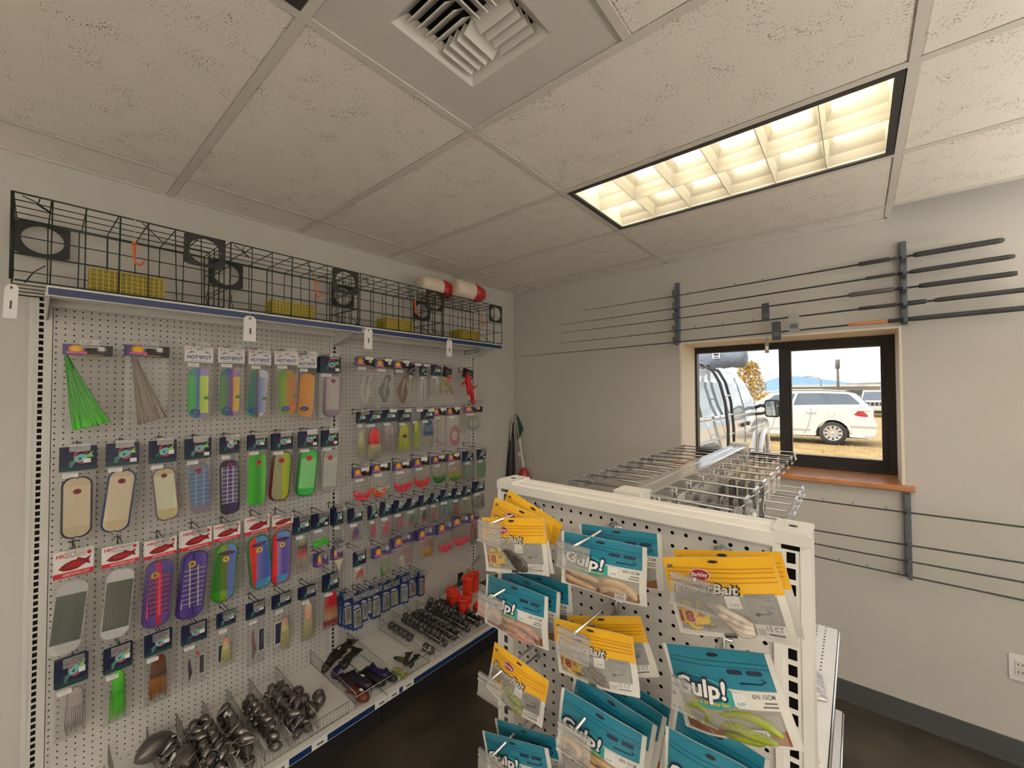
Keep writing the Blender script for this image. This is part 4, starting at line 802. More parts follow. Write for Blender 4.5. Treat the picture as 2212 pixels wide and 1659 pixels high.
# row 4, small packets across the middle
Z3 = [(635, 1120, 670, 1157, 1245, [('skirt', [(0, 'B8B8A8'), (.3, '4A3A34'), (.5, 'D86070'), (.62, 'A09A90'), (1, 'A8A49A')], .0, 1.0, .05, .98)], 'black and pink squid bag', 1),
      (676, 1113, 711, 1144, 1182, ('beads', [(0, '48D838'), (1, '38D028')], 0, .95, .1, 1), 'green bead bag', 2), (721, 1099, 742, 1136, 1177, ('beads', [(0, '8A8A90'), (1, '70707A')], 0, .95, .4, 1), 'silver bead bag', 3),
      (755, 1101, 783, 1131, 1174, ('small', [(0, '5A4A84'), (.5, '6A4A9C'), (1, 'B03A5A')], 0, 1, .1, .95), 'violet strip lure bag', 2), (796, 1094, 816, 1124, 1168, ('small', [(0, 'A0A09A'), (.4, 'D85A78'), (1, 'D04A68')], 0, 1.1, .05, .95), 'first pink strip lure bag of the row', 1),
      (822, 1086, 847, 1118, 1166, ('small', [(0, 'D07080'), (1, 'D04A60')], 0, 1.2, .05, .95), 'second pink strip lure bag of the row', 1), (850, 1083, 877, 1110, 1151, ('small', [(0, 'C87882'), (1, 'C86878')], 0, 1.2, .05, .95), 'third pink strip lure bag of the row', 1),
      (878, 1079, 903, 1103, 1145, ('small', [(0, '4A9A70'), (.5, '3A8A60'), (1, 'C84040')], 0, 1.2, .02, .95), 'green and red strip lure bag', 1), (906, 1072, 927, 1095, 1137, ('small', [(0, '2A4A3A'), (.5, '30504A'), (1, 'C05060')], 0, 1.2, .02, .95), 'dark green strip lure bag', 1),
      (928, 1067, 948, 1090, 1132, ('small', [(0, 'C85A68'), (1, 'C85060')], 0, 1.1, .05, .95), 'fourth pink strip lure bag of the row', 1), (951, 1060, 976, 1084, 1120, ('fringe', [(0, '8AA8A4'), (1, '90A8A8')], 0, 1, .0, .95), 'silver teal fringe bag', 1),
      (977, 1057, 998, 1079, 1122, ('small', [(0, 'B88A90'), (1, 'B05A70')], 0, 1.2, .1, .95), 'dull pink strip lure bag', 1), (999, 1052, 1017, 1074, 1119, ('fringe', [(0, 'B8BC98'), (1, 'B4BA90')], 0, 1, .0, .95), 'pale olive fringe bag', 1), (1021, 1043, 1047, 1066, 1106, ('fringe', [(0, 'A8A498'), (1, 'A49C90')], 0, 1, .1, .9), 'pale grey fringe bag at the far end', 1)]
for a, b, c, d, e, ct, s, n in Z3: pack((a, b, c, d, e), ('squid', 1 + (a % 4)), ct, s, behind=n, X=-2.39)
# right-hand bay, first row
SL = [(0, 'C8C4BC'), (1, 'D0CCC4')]
pack((767, 772, 810, 790, 879), ('sun', 0), ('cord', SL, 0, 1, .05, .95), 'white cord bag', ins=True); pack((811, 776, 850, 795, 877), ('sun', 0), ('cord', [(0, '6A6C62'), (1, '5A5C54')], 0, 1, .05, .95), 'olive grey cord bag', ins=True)
pack((850, 780, 888, 797, 876), ('sun', 0), ('cord', [(0, '8A5038'), (1, '5A3424')], .0, 1, .05, .97), 'brown cord bag', ins=True); pack((880, 787, 896, 810, 868), ('squid', 1), ('slim', SL, 0, .5, .1, .9), 'small clear bag tucked behind the brown cord bag', X=-2.44, ins=True)
pack((905, 788, 921, 812, 868), ('squid', 1), ('slim', [(0, 'A89A94'), (1, '6A5A54')], 0, .5, .05, .95), 'slim grey lure bag', ins=True); pack((931, 788, 953, 811, 861), ('squid', 4), ('skirt', [(0, 'C0BCA4'), (1, 'B4B49A')], .1, .8, .05, .95), 'pale skirt bag in the top right bay')
# second row
pack((769, 890, 791, 915, 992), ('squid', 4), ('skirt', [(0, 'B8B4A0'), (.5, 'B8B888'), (1, 'A8B06A')], .0, 1, .2, .95), 'pale yellow skirt, first of its row', ins=False); pack((791, 887, 824, 915, 996), ('squid', 4), ('skirt', [(0, 'E83040'), (.48, 'E02838'), (.55, 'C0B494'), (1, 'B8B48C')], .05, 1.3, .15, .97), 'red topped skirt bag', behind=1)
pack((825, 886, 856, 912, 982), ('squid', 4), ('skirt', [(0, '9A8E8C'), (1, '948884')], .0, 1.2, .05, .97), 'dull clear skirt bag', ins=True); pack((858, 886, 887, 912, 982), ('squid', 4), [('skirt', [(0, 'A8A840'), (.3, 'B8B430'), (.6, 'B4C020'), (1, 'B8C41C')], .0, 1.3, .05, .98), ('beads', [(0, '5A1E10'), (1, '5A1E10')], .0, .3, .1, .5)], 'yellow skirt bag with dark bars', ins=True)
pack((887, 885, 908, 908, 973), ('foil', 0), ('skirt', [(0, 'A8B43A'), (.5, 'A8C42A'), (1, 'B0D020')], .1, .9, .0, .97), 'lime skirt bag with a foil card', ins=True); pack((909, 885, 936, 907, 977), ('squid', 4), ('skirt', [(0, '2A5A6A'), (.5, '24508A'), (.55, 'A0A48C'), (1, 'A8A890')], .05, 1.2, .0, .96), 'blue topped skirt bag', ins=True)
pack((936, 883, 962, 899, 972), ('sun', 0), ('thin', [(0, 'C83820'), (.2, '6A9A5A'), (.7, 'A89A8A'), (1, 'D03A20')], 0, .9, .02, .95), 'thin rigged leader bag', ins=True); pack((964, 881, 993, 898, 968), ('sun', 0), ('loops', [(0, 'C8202E'), (1, 'D03048')], .1, .9, .25, 1.0), 'red coiled leader bag', ins=True)
pack((1003, 879, 1041, 892, 934), ('sun', 0), ('loops', [(0, 'A8B88A'), (.6, '8CA070'), (1, '1E5A6A')], 0, .9, .05, 1), 'green and blue coiled leader bag')
# third row
def cresc(c1, c2): return [('cresc', [(0, c1), (.4, c2), (1, c2)], 0, 1, .0, .98), ('loops', [(0, 'B8B498'), (1, 'B4B090')], .1, .8, .15, .95)]
for a, b, c, d, e, ct, s in ((762, 1014, 803, 1034, 1085, cresc('E87080', 'E83850'), 'pink folded skirt bag, first of the row'), (804, 1005, 842, 1023, 1075, [('cresc', [(0, 'C8C4B0'), (1, 'C8C4B0')], .1, .8, .1, .9), ('cresc', [(0, 'E06030'), (1, 'E85020')], -.1, .8, .2, 1)], 'white and orange folded skirt bag'), (851, 1001, 889, 1018, 1065, cresc('E87080', 'E83048'), 'pink folded skirt bag, second of the row'),
                          (894, 992, 927, 1010, 1055, cresc('E04040', 'E02828'), 'red folded skirt bag'), (933, 987, 963, 1003, 1047, cresc('7AB83A', '1E7A30'), 'green folded skirt bag'), (967, 982, 994, 998, 1040, [('cresc', [(0, 'D8C020'), (.7, '3A8A2A'), (1, '2A7A30')], 0, 1, 0, 1), ('loops', [(0, 'C03A3A'), (1, 'C8B030')], 0, .8, .05, .8)], 'yellow, red and green folded skirt bag')):
    pack((a, b, c, d, e), ('sun', 0), ct, s, behind=1, X=-2.39, ins=True)
pack((1001, 976, 1022, 998, 1041), ('squid', 1), ('fringe', [(0, '9AB09A'), (1, '88A890')], 0, 1, 0, .95), 'pale green fringe bag', behind=1, X=-2.39); pack((1030, 972, 1049, 994, 1037), ('squid', 1), ('fringe', [(0, '4A9A4A'), (1, '3A8A44')], 0, 1, .0, .97), 'green fringe bag at the far end', X=-2.39)
# fifth row: coiled leaders and small folded packets
pack((684, 1198, 709, 1227, 1240), ('sun', 1), None, 'violet card packet with an empty folded bag', behind=3, bc=False, X=-2.39); pack((719, 1187, 741, 1211, 1238), ('sun', 1), ('foldbag', [(0, 'B8B0A0'), (1, 'C8BCA8')], 0, 1, 0, 1), 'violet card packet with a shiny folded bag', behind=2, bc=False, X=-2.39)
pack((762, 1194, 791, 1226, 1262), ('squid', 4), ('small', [(0, '2A5A6A'), (.5, 'D84A40'), (1, 'C83A3A')], 0, 1.3, 0, .9), 'teal and red strip bag below the coiled leaders', X=-2.37)
for a, b, c, d, e, ct, s, n in ((808, 1187, 845, 1208, 1252, [('loops', [(0, '9AC04A'), (1, '8CC83A')], .15, .8, .05, .95), ('slim', [(0, '1E7A3A'), (1, '2A8A44')], -.1, .4, .45, 1.0)], 'lime coiled leader bag with a green tail', 2), (848, 1165, 894, 1186, 1232, [('loops', [(0, 'D84A68'), (.6, 'D8A8A8'), (1, 'E06078')], .1, .85, .05, .95), ('skirt', [(0, 'C8C4B8'), (1, 'C8C4B8')], -.1, .5, .4, 1)], 'pink and white coiled leader bag', 3),
                             (902, 1149, 939, 1169, 1212, [('loops', [(0, 'C85A58'), (.6, 'D0A030'), (1, 'D8A820')], 0, .95, .0, .98), ('skirt', [(0, 'C8A830'), (1, 'C05A20')], .1, .6, .5, .98)], 'yellow and red coiled leader bag', 4), (946, 1135, 979, 1156, 1198, cresc('E88A98', 'F04A64'), 'pink crescent leader bag, nearer one', 2), (978, 1123, 1015, 1141, 1184, cresc('E88A98', 'F04A64'), 'pink crescent leader bag, farther one', 2), (1014, 1111, 1035, 1130, 1181, [('fringe', [(0, 'B84A50'), (1, '6A7A4A')], 0, 1, 0, 1)], 'dark red fringe bag near the end post', 1)):
    pack((a, b, c, d, e), ('sun', 1), ct, s, behind=n, bc=False, X=-2.38)
# odd hanging lures of the top right bay
for (u0, v0, u1, v1), cols, s, flip in (((958, 793, 977, 815), ('A8A478', 'B0AC84', 'E85A20'), 'pale olive rubber lure with orange legs on a black tag', 0), ((1001, 797, 1023, 817), ('C81820', 'D83030', 'E04020'), 'bright red rubber lure on a black tag', 1)):
    a = P(u0, v0, x=-2.40); W = P(u1, v0, x=-2.40).y - a.y; Hh = a.z - P(u0, v1, x=-2.40).z
    th = thing('rubber_lure', s, 'lure', (-2.40, a.y + W / 2, a.z), (0, .2, PI / 2), GRP); obj('header_card', HD[('tag', 0)], th, scale=(W, 1, Hh)); hook((XP, a.y + W / 2, a.z - .01), PI / 2, 'black peg hook for the ' + s)
    q = MB(); k = W * .58; z = -Hh * .9
    if not flip: q.tube([(-k * .9, -.01, z - .5 * k), (-k * .1, -.015, z - 1.0 * k), (k * .7, -.015, z - 1.3 * k), (k * 1.3, -.01, z - 2.0 * k), (k * 1.9, -.01, z - 2.5 * k)], [k * .12, k * .30, k * .32, k * .30, k * .1], 9); q.tube([(-k * .5, -.02, z - 1.0 * k), (-k * .9, -.02, z - 1.8 * k), (-k * .8, -.02, z - 2.5 * k)], [k * .25, k * .28, k * .1], 8); q.tube([(k * .1, -.03, z - 1.2 * k), (k * .0, -.03, z - 2.0 * k), (k * .2, -.03, z - 2.5 * k)], [k * .2, k * .26, k * .15], 8)
    else: q.tube([(-k * .3, -.01, z + .3 * k), (0, -.015, z - .6 * k), (k * .4, -.02, z - 1.3 * k), (k * .9, -.02, z - 2.0 * k), (k * 1.2, -.02, z - 2.7 * k)], [k * .25, k * .38, k * .36, k * .26, k * .22], 9); q.tube([(k * .7, -.02, z - 1.6 * k), (k * 1.2, -.02, z - 1.0 * k), (k * 1.7, -.02, z - .6 * k)], [k * .16, k * .12, k * .03], 6); q.tube([(-k * .1, -.02, z - .8 * k), (k * .1, -.03, z - 1.6 * k), (k * .15, -.03, z - 2.2 * k)], [k * .2, k * .26, k * .12], 8); q.tube([(-k * .1, -.02, z - .5 * k), (-k * .8, -.02, z - .9 * k), (-k * 1.2, -.02, z - 1.4 * k)], [k * .18, k * .14, k * .03], 6); q.ball((k * 1.25, -.02, z - 2.8 * k), k * .3, n=8)
    q.build('rubber_body', mat('rubber_' + cols[0], cols[0], .35, var=(40, cols[1], .4, .6)), th); q = MB()
    for j in range(3): q.tube([(-k * .35 + .25 * k * j, -.03, z + .1 * k), (-k * .3 + .25 * k * j, -.035, z - 1.0 * k)], k * .06, 5)
    q.build('legs', mat('legs_' + cols[2], cols[2], .4), th)
# extra bare hooks
for u, v, s in ((1003, 765, 'top right corner'), (1012, 872, 'second row'), (1000, 962, 'third row')):
    c = P(u, v, x=XP); hook((XP, c.y, c.z), PI / 2, 'bare black wire peg hook in the ' + s + ' near the room corner')

# small jig cards: blue backing, tan window, clear blister
C_jig = mat('jig_blue', (.015, .06, .22), .4); C_tan = mat('jig_tan', (.52, .42, .27), .5); C_jt = mat('jig_top', (.025, .03, .10), .4)
def jig_card():
    q = MB(); o = [(-.5, -1.0), (-.3, -.97), (-.1, -1.02), (.1, -.98), (.3, -1.02), (.5, -.98), (.5, -.16), (.36, -.10), (.2, -.1), (.14, 0), (-.14, 0), (-.2, -.1), (-.36, -.1), (-.5, -.16)]
    q.prism([(x, 0, z) for x, z in o][::-1], (0, .0012, 0)); q.poly([(x, -.0003, z) for x, z in ((-.36, -.9), (.36, -.93), (.36, -.36), (-.36, -.36))], 1); q.poly([(x, -.0003, z) for x, z in ((-.48, -.33), (.48, -.33), (.48, -.14), (-.48, -.14))], 2)
    q.disc((0, -.05), .07, .025, -.0006, 3, 8); q.box((-.36, -.0006, -.30), (.3, -.0003, -.27), 3); q.box((-.36, -.0006, -.24), (.1, -.0003, -.215), 3); q.disc((.25, -.86), .09, .035, -.0008, 4, 8)
    return q.mesh('card', [C_jig, C_tan, C_jt, C_sticker, C_orange])
JC = jig_card(); q = MB(); q.rbox((-.33, -.012, -.88), (.33, -.0006, -.38), .1, axis=1); JB = q.mesh('blister', M_clear)
def jig_lure(): q = MB(); q.ball((0, 0, -.46), 1, sq=(.16, .3, .055), n=8); q.tube([(0, 0, -.5), (.05, 0, -.66), (-.03, 0, -.84)], [.10, .12, .03], 6); q.tube([(.05, 0, -.55), (.2, 0, -.7), (.22, 0, -.78), (.12, 0, -.82)], .02, 4); return q.mesh('jig', M_white)
JL = jig_lure()
JC_COL = ['8A8A84', '7A8478', '6A6A80', '8A9A6A', '8CA8A0', '5A6A5A', 'A8B03A', '8AB09A', 'B04A5A', 'A09A94']
jl = ['silver', 'grey green', 'slate', 'olive', 'pale teal', 'dark green', 'lime', 'mint', 'rose', 'pale grey']
for k, (a, b, c, d) in enumerate(((741, 1300, 759, 1359), (759, 1306, 780, 1367), (779, 1295, 795, 1347), (792, 1291, 804, 1331), (803, 1286, 824, 1340), (824, 1279, 844, 1326), (843, 1271, 861, 1315), (865, 1261, 883, 1308), (882, 1253, 899, 1294), (905, 1248, 918, 1290))):
    X = -2.375; p = P(a, b, x=X); W = P(c, b, x=X).y - p.y; H = p.z - P(a, d, x=X).z
    hook((XP, p.y + W / 2, p.z + H * .12), PI / 2, 'black wire peg hook carrying the %s jig cards' % jl[k])
    for n in range(7):
        th = thing('jig_card', ('front blue jig card with a %s jig' if n == 0 else 'blue jig card hanging behind the front %s one') % jl[k], 'jig card', (X - .013 * n, p.y + W / 2 + YAW.uniform(-.003, .003), p.z + H * .16), (0, YAW.uniform(-.05, .05), PI / 2 + YAW.uniform(-.25, .1)), 'blue jig cards low on the pegboard')
        obj('card', JC, th, scale=(W, 1, H * 1.16))
        if n < 2: j = obj('jig', JL, th, loc=(0, -.006, 0), scale=(W, .02, H * 1.1), m=mat('jig_' + JC_COL[k], JC_COL[k], .25, .3)); obj('blister', JB, th, scale=(W, 1, H * 1.16))
# ---------------------------------------------------------------- goods lying on the lowest shelf
M_lead = mat('lead_shiny', (.20, .185, .185), .30, .9); M_lead2 = mat('lead_coated', (.075, .075, .08), .34, .35); M_lead3 = mat('lead_brown', (.13, .115, .11), .35, .6)
def stick(q, r, z=0): q.poly([(r * .55, -r * .86, z - r * .3), (r * .98, -r * .2, z - r * .3), (r * .98, -r * .2, z + r * .3), (r * .55, -r * .86, z + r * .3)], 0)
q = MB(); q.lathe([(.0, -1), (.30, -.95), (.58, -.81), (.81, -.58), (.95, -.3), (1, 0), (.95, .3), (.81, .58), (.58, .81), (.30, .95), (.1, 1)], 14); BALL = q.mesh('ball', M_lead2)
q = MB(); q.lathe([(0, -1), (.4, -.93), (.75, -.72), (.95, -.38), (1, -.05), (.92, .35), (.72, .85), (.45, 1.4), (.22, 1.8), (.12, 1.95)], 12); PEAR = q.mesh('weight', M_lead)
q = MB(); q.lathe([(0, -1.5), (.35, -1.3), (.7, -.85), (.95, -.2), (.95, .3), (.7, .9), (.35, 1.3), (.12, 1.5)], 12); EGG = q.mesh('weight', M_lead)
def eye(z, r, t): q = MB(); q.tube([(r * math.cos(a), 0, z + r + r * math.sin(a)) for a in [2 * PI * k / 10 for k in range(10)]], t, 5, closed=True); return q
EYE = eye(.96, .2, .05).mesh('wire_eye', M_steel); EYE2 = eye(1.8, .32, .07).mesh('wire_eye', M_steel)
q = MB(); q.add([(r_ * math.cos(a), r_ * math.sin(a), z) for z, r_ in ((-.3, 1.0), (.3, 1.0)) for a in [-.5, -.25, 0, .25, .5]], [(k, k + 1, k + 6, k + 5) for k in range(4)], 0)
q.v = [(v[0] * 1.0, v[1], v[2]) for v in q.v]; q.k = 1; q.box((1.0, -.2, -.12), (1.012, .25, .05)); STK = q.mesh('price_sticker', [M_paper, M_ink])
R4 = random.Random(11)
def weight(me, ey, loc, r, rot, lb, grp, m=None, stk=False, ez=1.0):
    th = obj('lead_weight', me, loc=loc, rot=rot, scale=(r, r, r), m=m); tag(th, lb, 'lead weight', grp)
    if ey: obj('wire_eye', ey, th)
    if stk: obj('price_sticker', STK, th, rot=(0, 0, R4.uniform(0, 6)), scale=(1.02, 1.02, 1))
def fill(y0, y1, x0, x1, r, n, layers, me, ey, lb, grp, m=None, stk=.3, tall=1.0):
    """settle n weights into a bin, row by row, upper rows in the hollows"""
    cnt = 0; dy = y1 - y0; nyc = max(1, int(dy / (2.02 * r))); nxc = max(1, int((x1 - x0) / (2.06 * r * (1 + (tall - 1) * .5))))
    for L in range(layers):
        rows = [(i, j) for i in range(nxc - L) for j in range(nyc if L % 2 == 0 or nyc == 1 else max(1, nyc - 1))]; R4.shuffle(rows)
        keep = rows[:max(0, min(len(rows), n - cnt))]
        for i, j in keep:
            ny_ = nyc if L % 2 == 0 or nyc == 1 else max(1, nyc - 1); px_ = (x1 - x0) / nxc
            x = x0 + px_ * (i + .5 + .5 * L) + R4.uniform(-.1, .1) * r; y = (y0 + y1) / 2 + (j - (ny_ - 1) / 2) * 2.03 * r + R4.uniform(-.02, .02) * r
            z = ZD + r + L * 1.55 * r
            rot = (R4.uniform(0, 6), R4.uniform(0, 6), R4.uniform(0, 6)) if tall == 1 else (PI / 2 + R4.uniform(-.5, .25), R4.uniform(0, 6), R4.uniform(-1, 1) + PI / 2)
            weight(me, ey, (x, y, z), r, rot, lb, grp, m, R4.random() < stk); cnt += 1
# shiny weights at the near end
gl = 'lead weights heaped on the lowest shelf'
for (u, v, zz, r, rx, ry, k) in ((333, 1618, .05, .056, .3, 1.2, 0), (398, 1640, .05, .052, 1.2, .9, 1), (455, 1600, .045, .040, .9, 1.3, 2)):
    c = P(u, v, z=ZD + zz); weight(EGG if k < 2 else PEAR, None, (c.x, c.y, ZD + r * 1.0 + (0.0 if k else .004)), r * .92, (PI / 2, 0, .5 + k), ('big dark egg-shaped lead weight nearest the left end', 'second big dark egg-shaped lead weight, lower in the picture', 'mid-sized pear-shaped lead weight beside the two big ones')[k], gl, M_lead3, k > 0)
for k, (a, b) in enumerate(((.395, .482), (.502, .585), (.605, .687), (.707, .788), (.808, .917))):
    s = ['first', 'second', 'third', 'fourth', 'fifth'][k]; nmx = [26, 36, 36, 36, 34][k]
    fill(a, b, -2.44 + .01 * k, -1.985, .0205 if k != 2 else .022, nmx, 3, (PEAR, EGG, PEAR, EGG, PEAR)[k], EYE2, 'shiny lead weight heaped in the %s bin of shiny weights' % s, gl, None, .10, 1.35)
# wire loops sticking out of that heap
for k in range(16):
    x, y = R4.uniform(-2.3, -2.0), R4.uniform(.42, .9); z = ZD + R4.uniform(.075, .095); q = MB(); a0 = R4.uniform(0, 6); rr = R4.uniform(.014, .03)
    q.tube([(rr * 1.3 * math.cos(t_), rr * math.sin(t_) * math.cos(a0), rr * .5 * math.sin(t_) * math.sin(a0) + .01 * math.cos(t_ * .5)) for t_ in [5.6 * i / 16 for i in range(17)]], .0013, 5)
    tag(q.build('wire_rig', M_steel, loc=(x, y, z), rot=(0, 0, a0)), 'bent steel wire loop lying on the shiny lead weights', 'wire loop', 'wire loops on the shiny weights')
# six round weights with stickers beyond the fifth divider
for k, (u, v, s) in enumerate(((643, 1493, 0), (655, 1515, 0), (670, 1524, 0), (688, 1501, 1), (690, 1515, 1), (674, 1533, 1))):
    c = P(u, v, z=ZD + .036); lay = 0; weight(BALL, EYE, (c.x, c.y, ZD + .030 + (.012 if k in (1, 4) else 0)), .030 if k not in (2,) else .024, (R4.uniform(0, .6), R4.uniform(0, .6), R4.uniform(0, 6)), 'dark round lead weight in the loose group beside the shiny heap', 'loose round weights beside the shiny heap', M_lead3, s)
# round balls in the far bins
for k, (a, b) in enumerate(((1.582, 1.667), (1.687, 1.767), (1.787, 1.87), (1.89, 1.971), (1.991, 2.09))):
    s = ['first', 'second', 'third', 'fourth', 'fifth'][k]; fill(a, b, -2.46, -1.99, .0205 if k else .024, [7, 20, 27, 27, 27][k], 2 if k < 2 else 3, BALL, EYE, 'dark round lead ball in the %s bin of round balls' % s, 'round lead balls in the far bins', None, .55)
# dark rubber baits between the dividers, two near the back and a heap at the front
def bait(loc, rot, L, r, col, lb, stk=False):
    q = MB(); n = 9; pts = [(L * (i / (n - 1) - .5), .08 * L * math.sin(3.2 * i / (n - 1)), 0) for i in range(n)]; q.tube(pts, [r * f for f in (.45, .8, 1, 1.02, 1, .95, .82, .75, .95)], 10)
    th = tag(obj('rubber_bait', q.mesh('rubber_bait', mat('rubber_' + col, col, .42, bump=(60, .3, .002))), loc=loc, rot=rot), lb, 'rubber bait', 'rubber baits on the lowest shelf')
    q = MB(); q.prism([(L * .5, -r * .9, -r * .1), (L * .5 + r * 1.4, -r * 1.5, r * .1), (L * .5 + r * 1.1, 0, r * .2), (L * .5 + r * 1.4, r * 1.5, r * .1), (L * .5, r * .9, -r * .1)], (0, 0, r * .25)); q.build('tail_fin', mat('rubber_' + col, col, .42), th)
    if stk: q = MB(); q.box((-.014, -.006, r * 1.0), (.012, .006, r * 1.04)); q.build('price_sticker', M_paper, th)
for u, v, L, r, col, rz, dz, lb, st in ((733, 1410, .20, .026, '1C1A18', 1.15, .01, 'long black rubber bait at the back of its bin', 1), (716, 1432, .16, .024, '2E2016', 1.25, .0, 'brownish rubber bait in front of the long black one', 1), (755, 1425, .15, .025, '1A1B18', 1.35, .035, 'black rubber bait lying on top at the back', 0), (728, 1448, .10, .018, '20205A', 1.3, 0, 'small blue rubber bait by the back divider', 0), (757, 1474, .15, .024, '2A1424', 2.4, .0, 'plum rubber bait, front heap, nearest the camera', 0), (782, 1472, .17, .029, '1E1626', 2.35, .012, 'dark plum rubber bait in the middle of the front heap', 1),
                                        (810, 1465, .16, .026, '1C1918', 2.35, .0, 'charcoal rubber bait on the far side of the front heap', 0), (822, 1452, .13, .023, '1A1A4A', 2.4, .02, 'navy rubber bait on top of the front heap', 0), (782, 1500, .11, .026, '6A2C14', 2.3, .005, 'rust brown rubber bait at the front wire fence', 1), (845, 1460, .10, .02, '1E2A1C', 2.3, .0, 'dark green rubber bait beside the divider', 0)):
    c = P(u, v, z=ZD + r + dz); bait((c.x, c.y, ZD + r * 1.0 + dz), (R4.uniform(-.3, .3), .05, rz + .9), L, r, col, lb, st)
for u, v, L, r, col, rz, dz, lb in ((868, 1428, .12, .012, '3A4A20', .3, .01, 'olive green slim rubber bait in the bare bin'), (880, 1425, .10, .016, '3A2418', 2.4, .0, 'brown rubber bait in the bare bin'), (893, 1430, .10, .015, '1A2A1C', 2.2, .012, 'dark green rubber bait in the bare bin'), (860, 1452, .09, .016, '98A050', .2, .0, 'pale lime rubber bait by the wire fence')):
    c = P(u, v, z=ZD + r + dz); bait((c.x, c.y, ZD + r + dz), (0, .08, rz), L, r, col, lb)
# orange-red jars at the far end
M_jar = mat('jar_orange', (.80, .045, .018), .35)
def jar(u, v, zt, tilt, lb, r=.040, h=.125, rz=0):
    c = P(u, v, z=zt); lo = (c.x, c.y, ZD) if not tilt else (c.x, c.y, ZD + r)
    th = thing('bait_jar', lb, 'jar', lo, (tilt, 0, rz), 'orange jars at the far end of the lowest shelf'); q = MB(); q.lathe([(0, 0), (r * .88, 0), (r * .92, .006), (r * .96, h * .8), (r * .9, h * .86)], 18); q.build('body', M_jar, th)
    q = MB(); q.lathe([(r * .9, h * .84), (r * 1.08, h * .85), (r * 1.10, h * .99), (r * 1.02, h * 1.02), (r * .85, h * 1.0), (r * .8, h * .985), (0, h * .985)], 18)
    for k in range(18): a = 2 * PI * k / 18; q.box((r * 1.08 * math.cos(a) - .0012, r * 1.08 * math.sin(a) - .0012, h * .87), (r * 1.08 * math.cos(a) + .0012, r * 1.08 * math.sin(a) + .0012, h * .98))
    q.build('lid', M_jar, th)
jar(982, 1281, ZD + .125, 0, 'orange red screw-lid jar nearest the round lead balls'); jar(1002, 1292, ZD + .125, 0, 'orange red screw-lid jar in front of the others'); jar(1010, 1245, ZD + .195, 0, 'tall orange red screw-lid jar standing at the back', .040, .195); jar(1024, 1238, ZD + .14, 0, 'orange red jar half hidden behind the tall one', .038, .14); jar(1030, 1308, ZD + .04, PI / 2, 'orange red jar lying on its side', .038, .125, 1.2)
jar(975, 1272, ZD + .12, 0, 'orange red jar at the pegboard, behind the front pair', .038, .12)
# packet of long rods standing against the pegboard
a = P(965, 1288, x=-2.47); b = P(1036, 1200, x=-2.33); th = thing('spreader_rods', 'tilted bundle of thin metal rods with white tags in front of the orange jars', 'rod bundle', a); d = b - a
q = MB()
for k in range(7): o_ = Vector((R4.uniform(-.012, .012), R4.uniform(-.012, .012), R4.uniform(-.01, .01))); q.tube([o_, o_ + d * R4.uniform(.92, 1.02)], .0024, 5)
q.build('rods', mat('brass_rod', (.35, .30, .20), .35, .8), th); q = MB()
for f in (.55, .72): c = d * f; q.box((c.x + .004, c.y - .02, c.z - .012), (c.x + .006, c.y + .022, c.z + .014))
q.build('paper_tag', M_paper, th); q = MB(); c = d * .42; q.box((c.x, c.y - .03, c.z - .05), (c.x + .003, c.y + .02, c.z + .05)); q.build('dark_card', C_navy, th)

# ---------------------------------------------------------------- the corner: marker buoy with a flag, dark rod sleeve
c = Vector((-2.43, 3.0, 0)); ft = P(1115, 889, y=3.02); th = thing('flag_buoy', 'marker buoy with a white pole, green pennant and red float in the room corner', 'marker buoy', (-2.41, 3.0, 0), (0, 0, 0))
top = Vector((ft.x + 2.41, .02, ft.z)); base = P(1131, 1012, y=3.0); bx = base.x + 2.41
q = MB(); q.tube([(bx * 1.0, 0, .0), (bx, 0, base.z), (top.x, .02, top.z)], .011, 8); q.build('pole', mat('pole_white', (.68, .63, .60), .4), th)
q = MB(); q.M = Matrix.Translation((bx, 0, base.z - .16)); q.lathe([(.012, -.06), (.05, -.05), (.062, .0), (.062, .06), (.05, .12), (.03, .155), (.014, .17)], 16); q.build('float', mat('float_red', (.38, .02, .03), .3, coat=.4), th)
q = MB(); A = top - Vector((0, 0, .015)); vs = [(A.x + .004, .01, A.z), (A.x + .05, .0, A.z - .04), (A.x + .105, -.005, A.z - .145), (A.x + .055, .0, A.z - .235), (A.x + .02, .01, A.z - .25)]; q.prism(vs, (0, .0025, 0)); q.build('pennant', mat('pennant_green', (.012, .10, .065), .6), th)
q = MB(); q.M = Matrix.Translation(((bx + top.x) / 2, .01, base.z + .12)); q.lathe([(.011, -.02), (.017, -.018), (.017, .02), (.011, .022)], 10); q.build('pole_clamp', M_white, th)
th = thing('rod_sleeve', 'narrow black sleeve leaning in the room corner behind the marker buoy', 'sleeve', (-2.50, 2.99, 0)); a = P(1108, 912, y=3.04); b = P(1102, 1030, y=2.99)
q = MB(); q.tube([(b.x + 2.50 - .03, 0, 0), (b.x + 2.50, .0, b.z), ((a.x + b.x) / 2 + 2.5, .02, (a.z + b.z) / 2), (a.x + 2.5, .04, a.z)], [.055, .048, .032, .012], 8); q.build('sleeve', M_black, th)
q = MB(); q.tube([(a.x + 2.50 + .004, .01, a.z - .18), (a.x + 2.50, .03, a.z + .01), (a.x + 2.5, .035, a.z + .045)], .010, 8); q.build('handle', mat('pole_grey', (.5, .48, .46), .4), th)
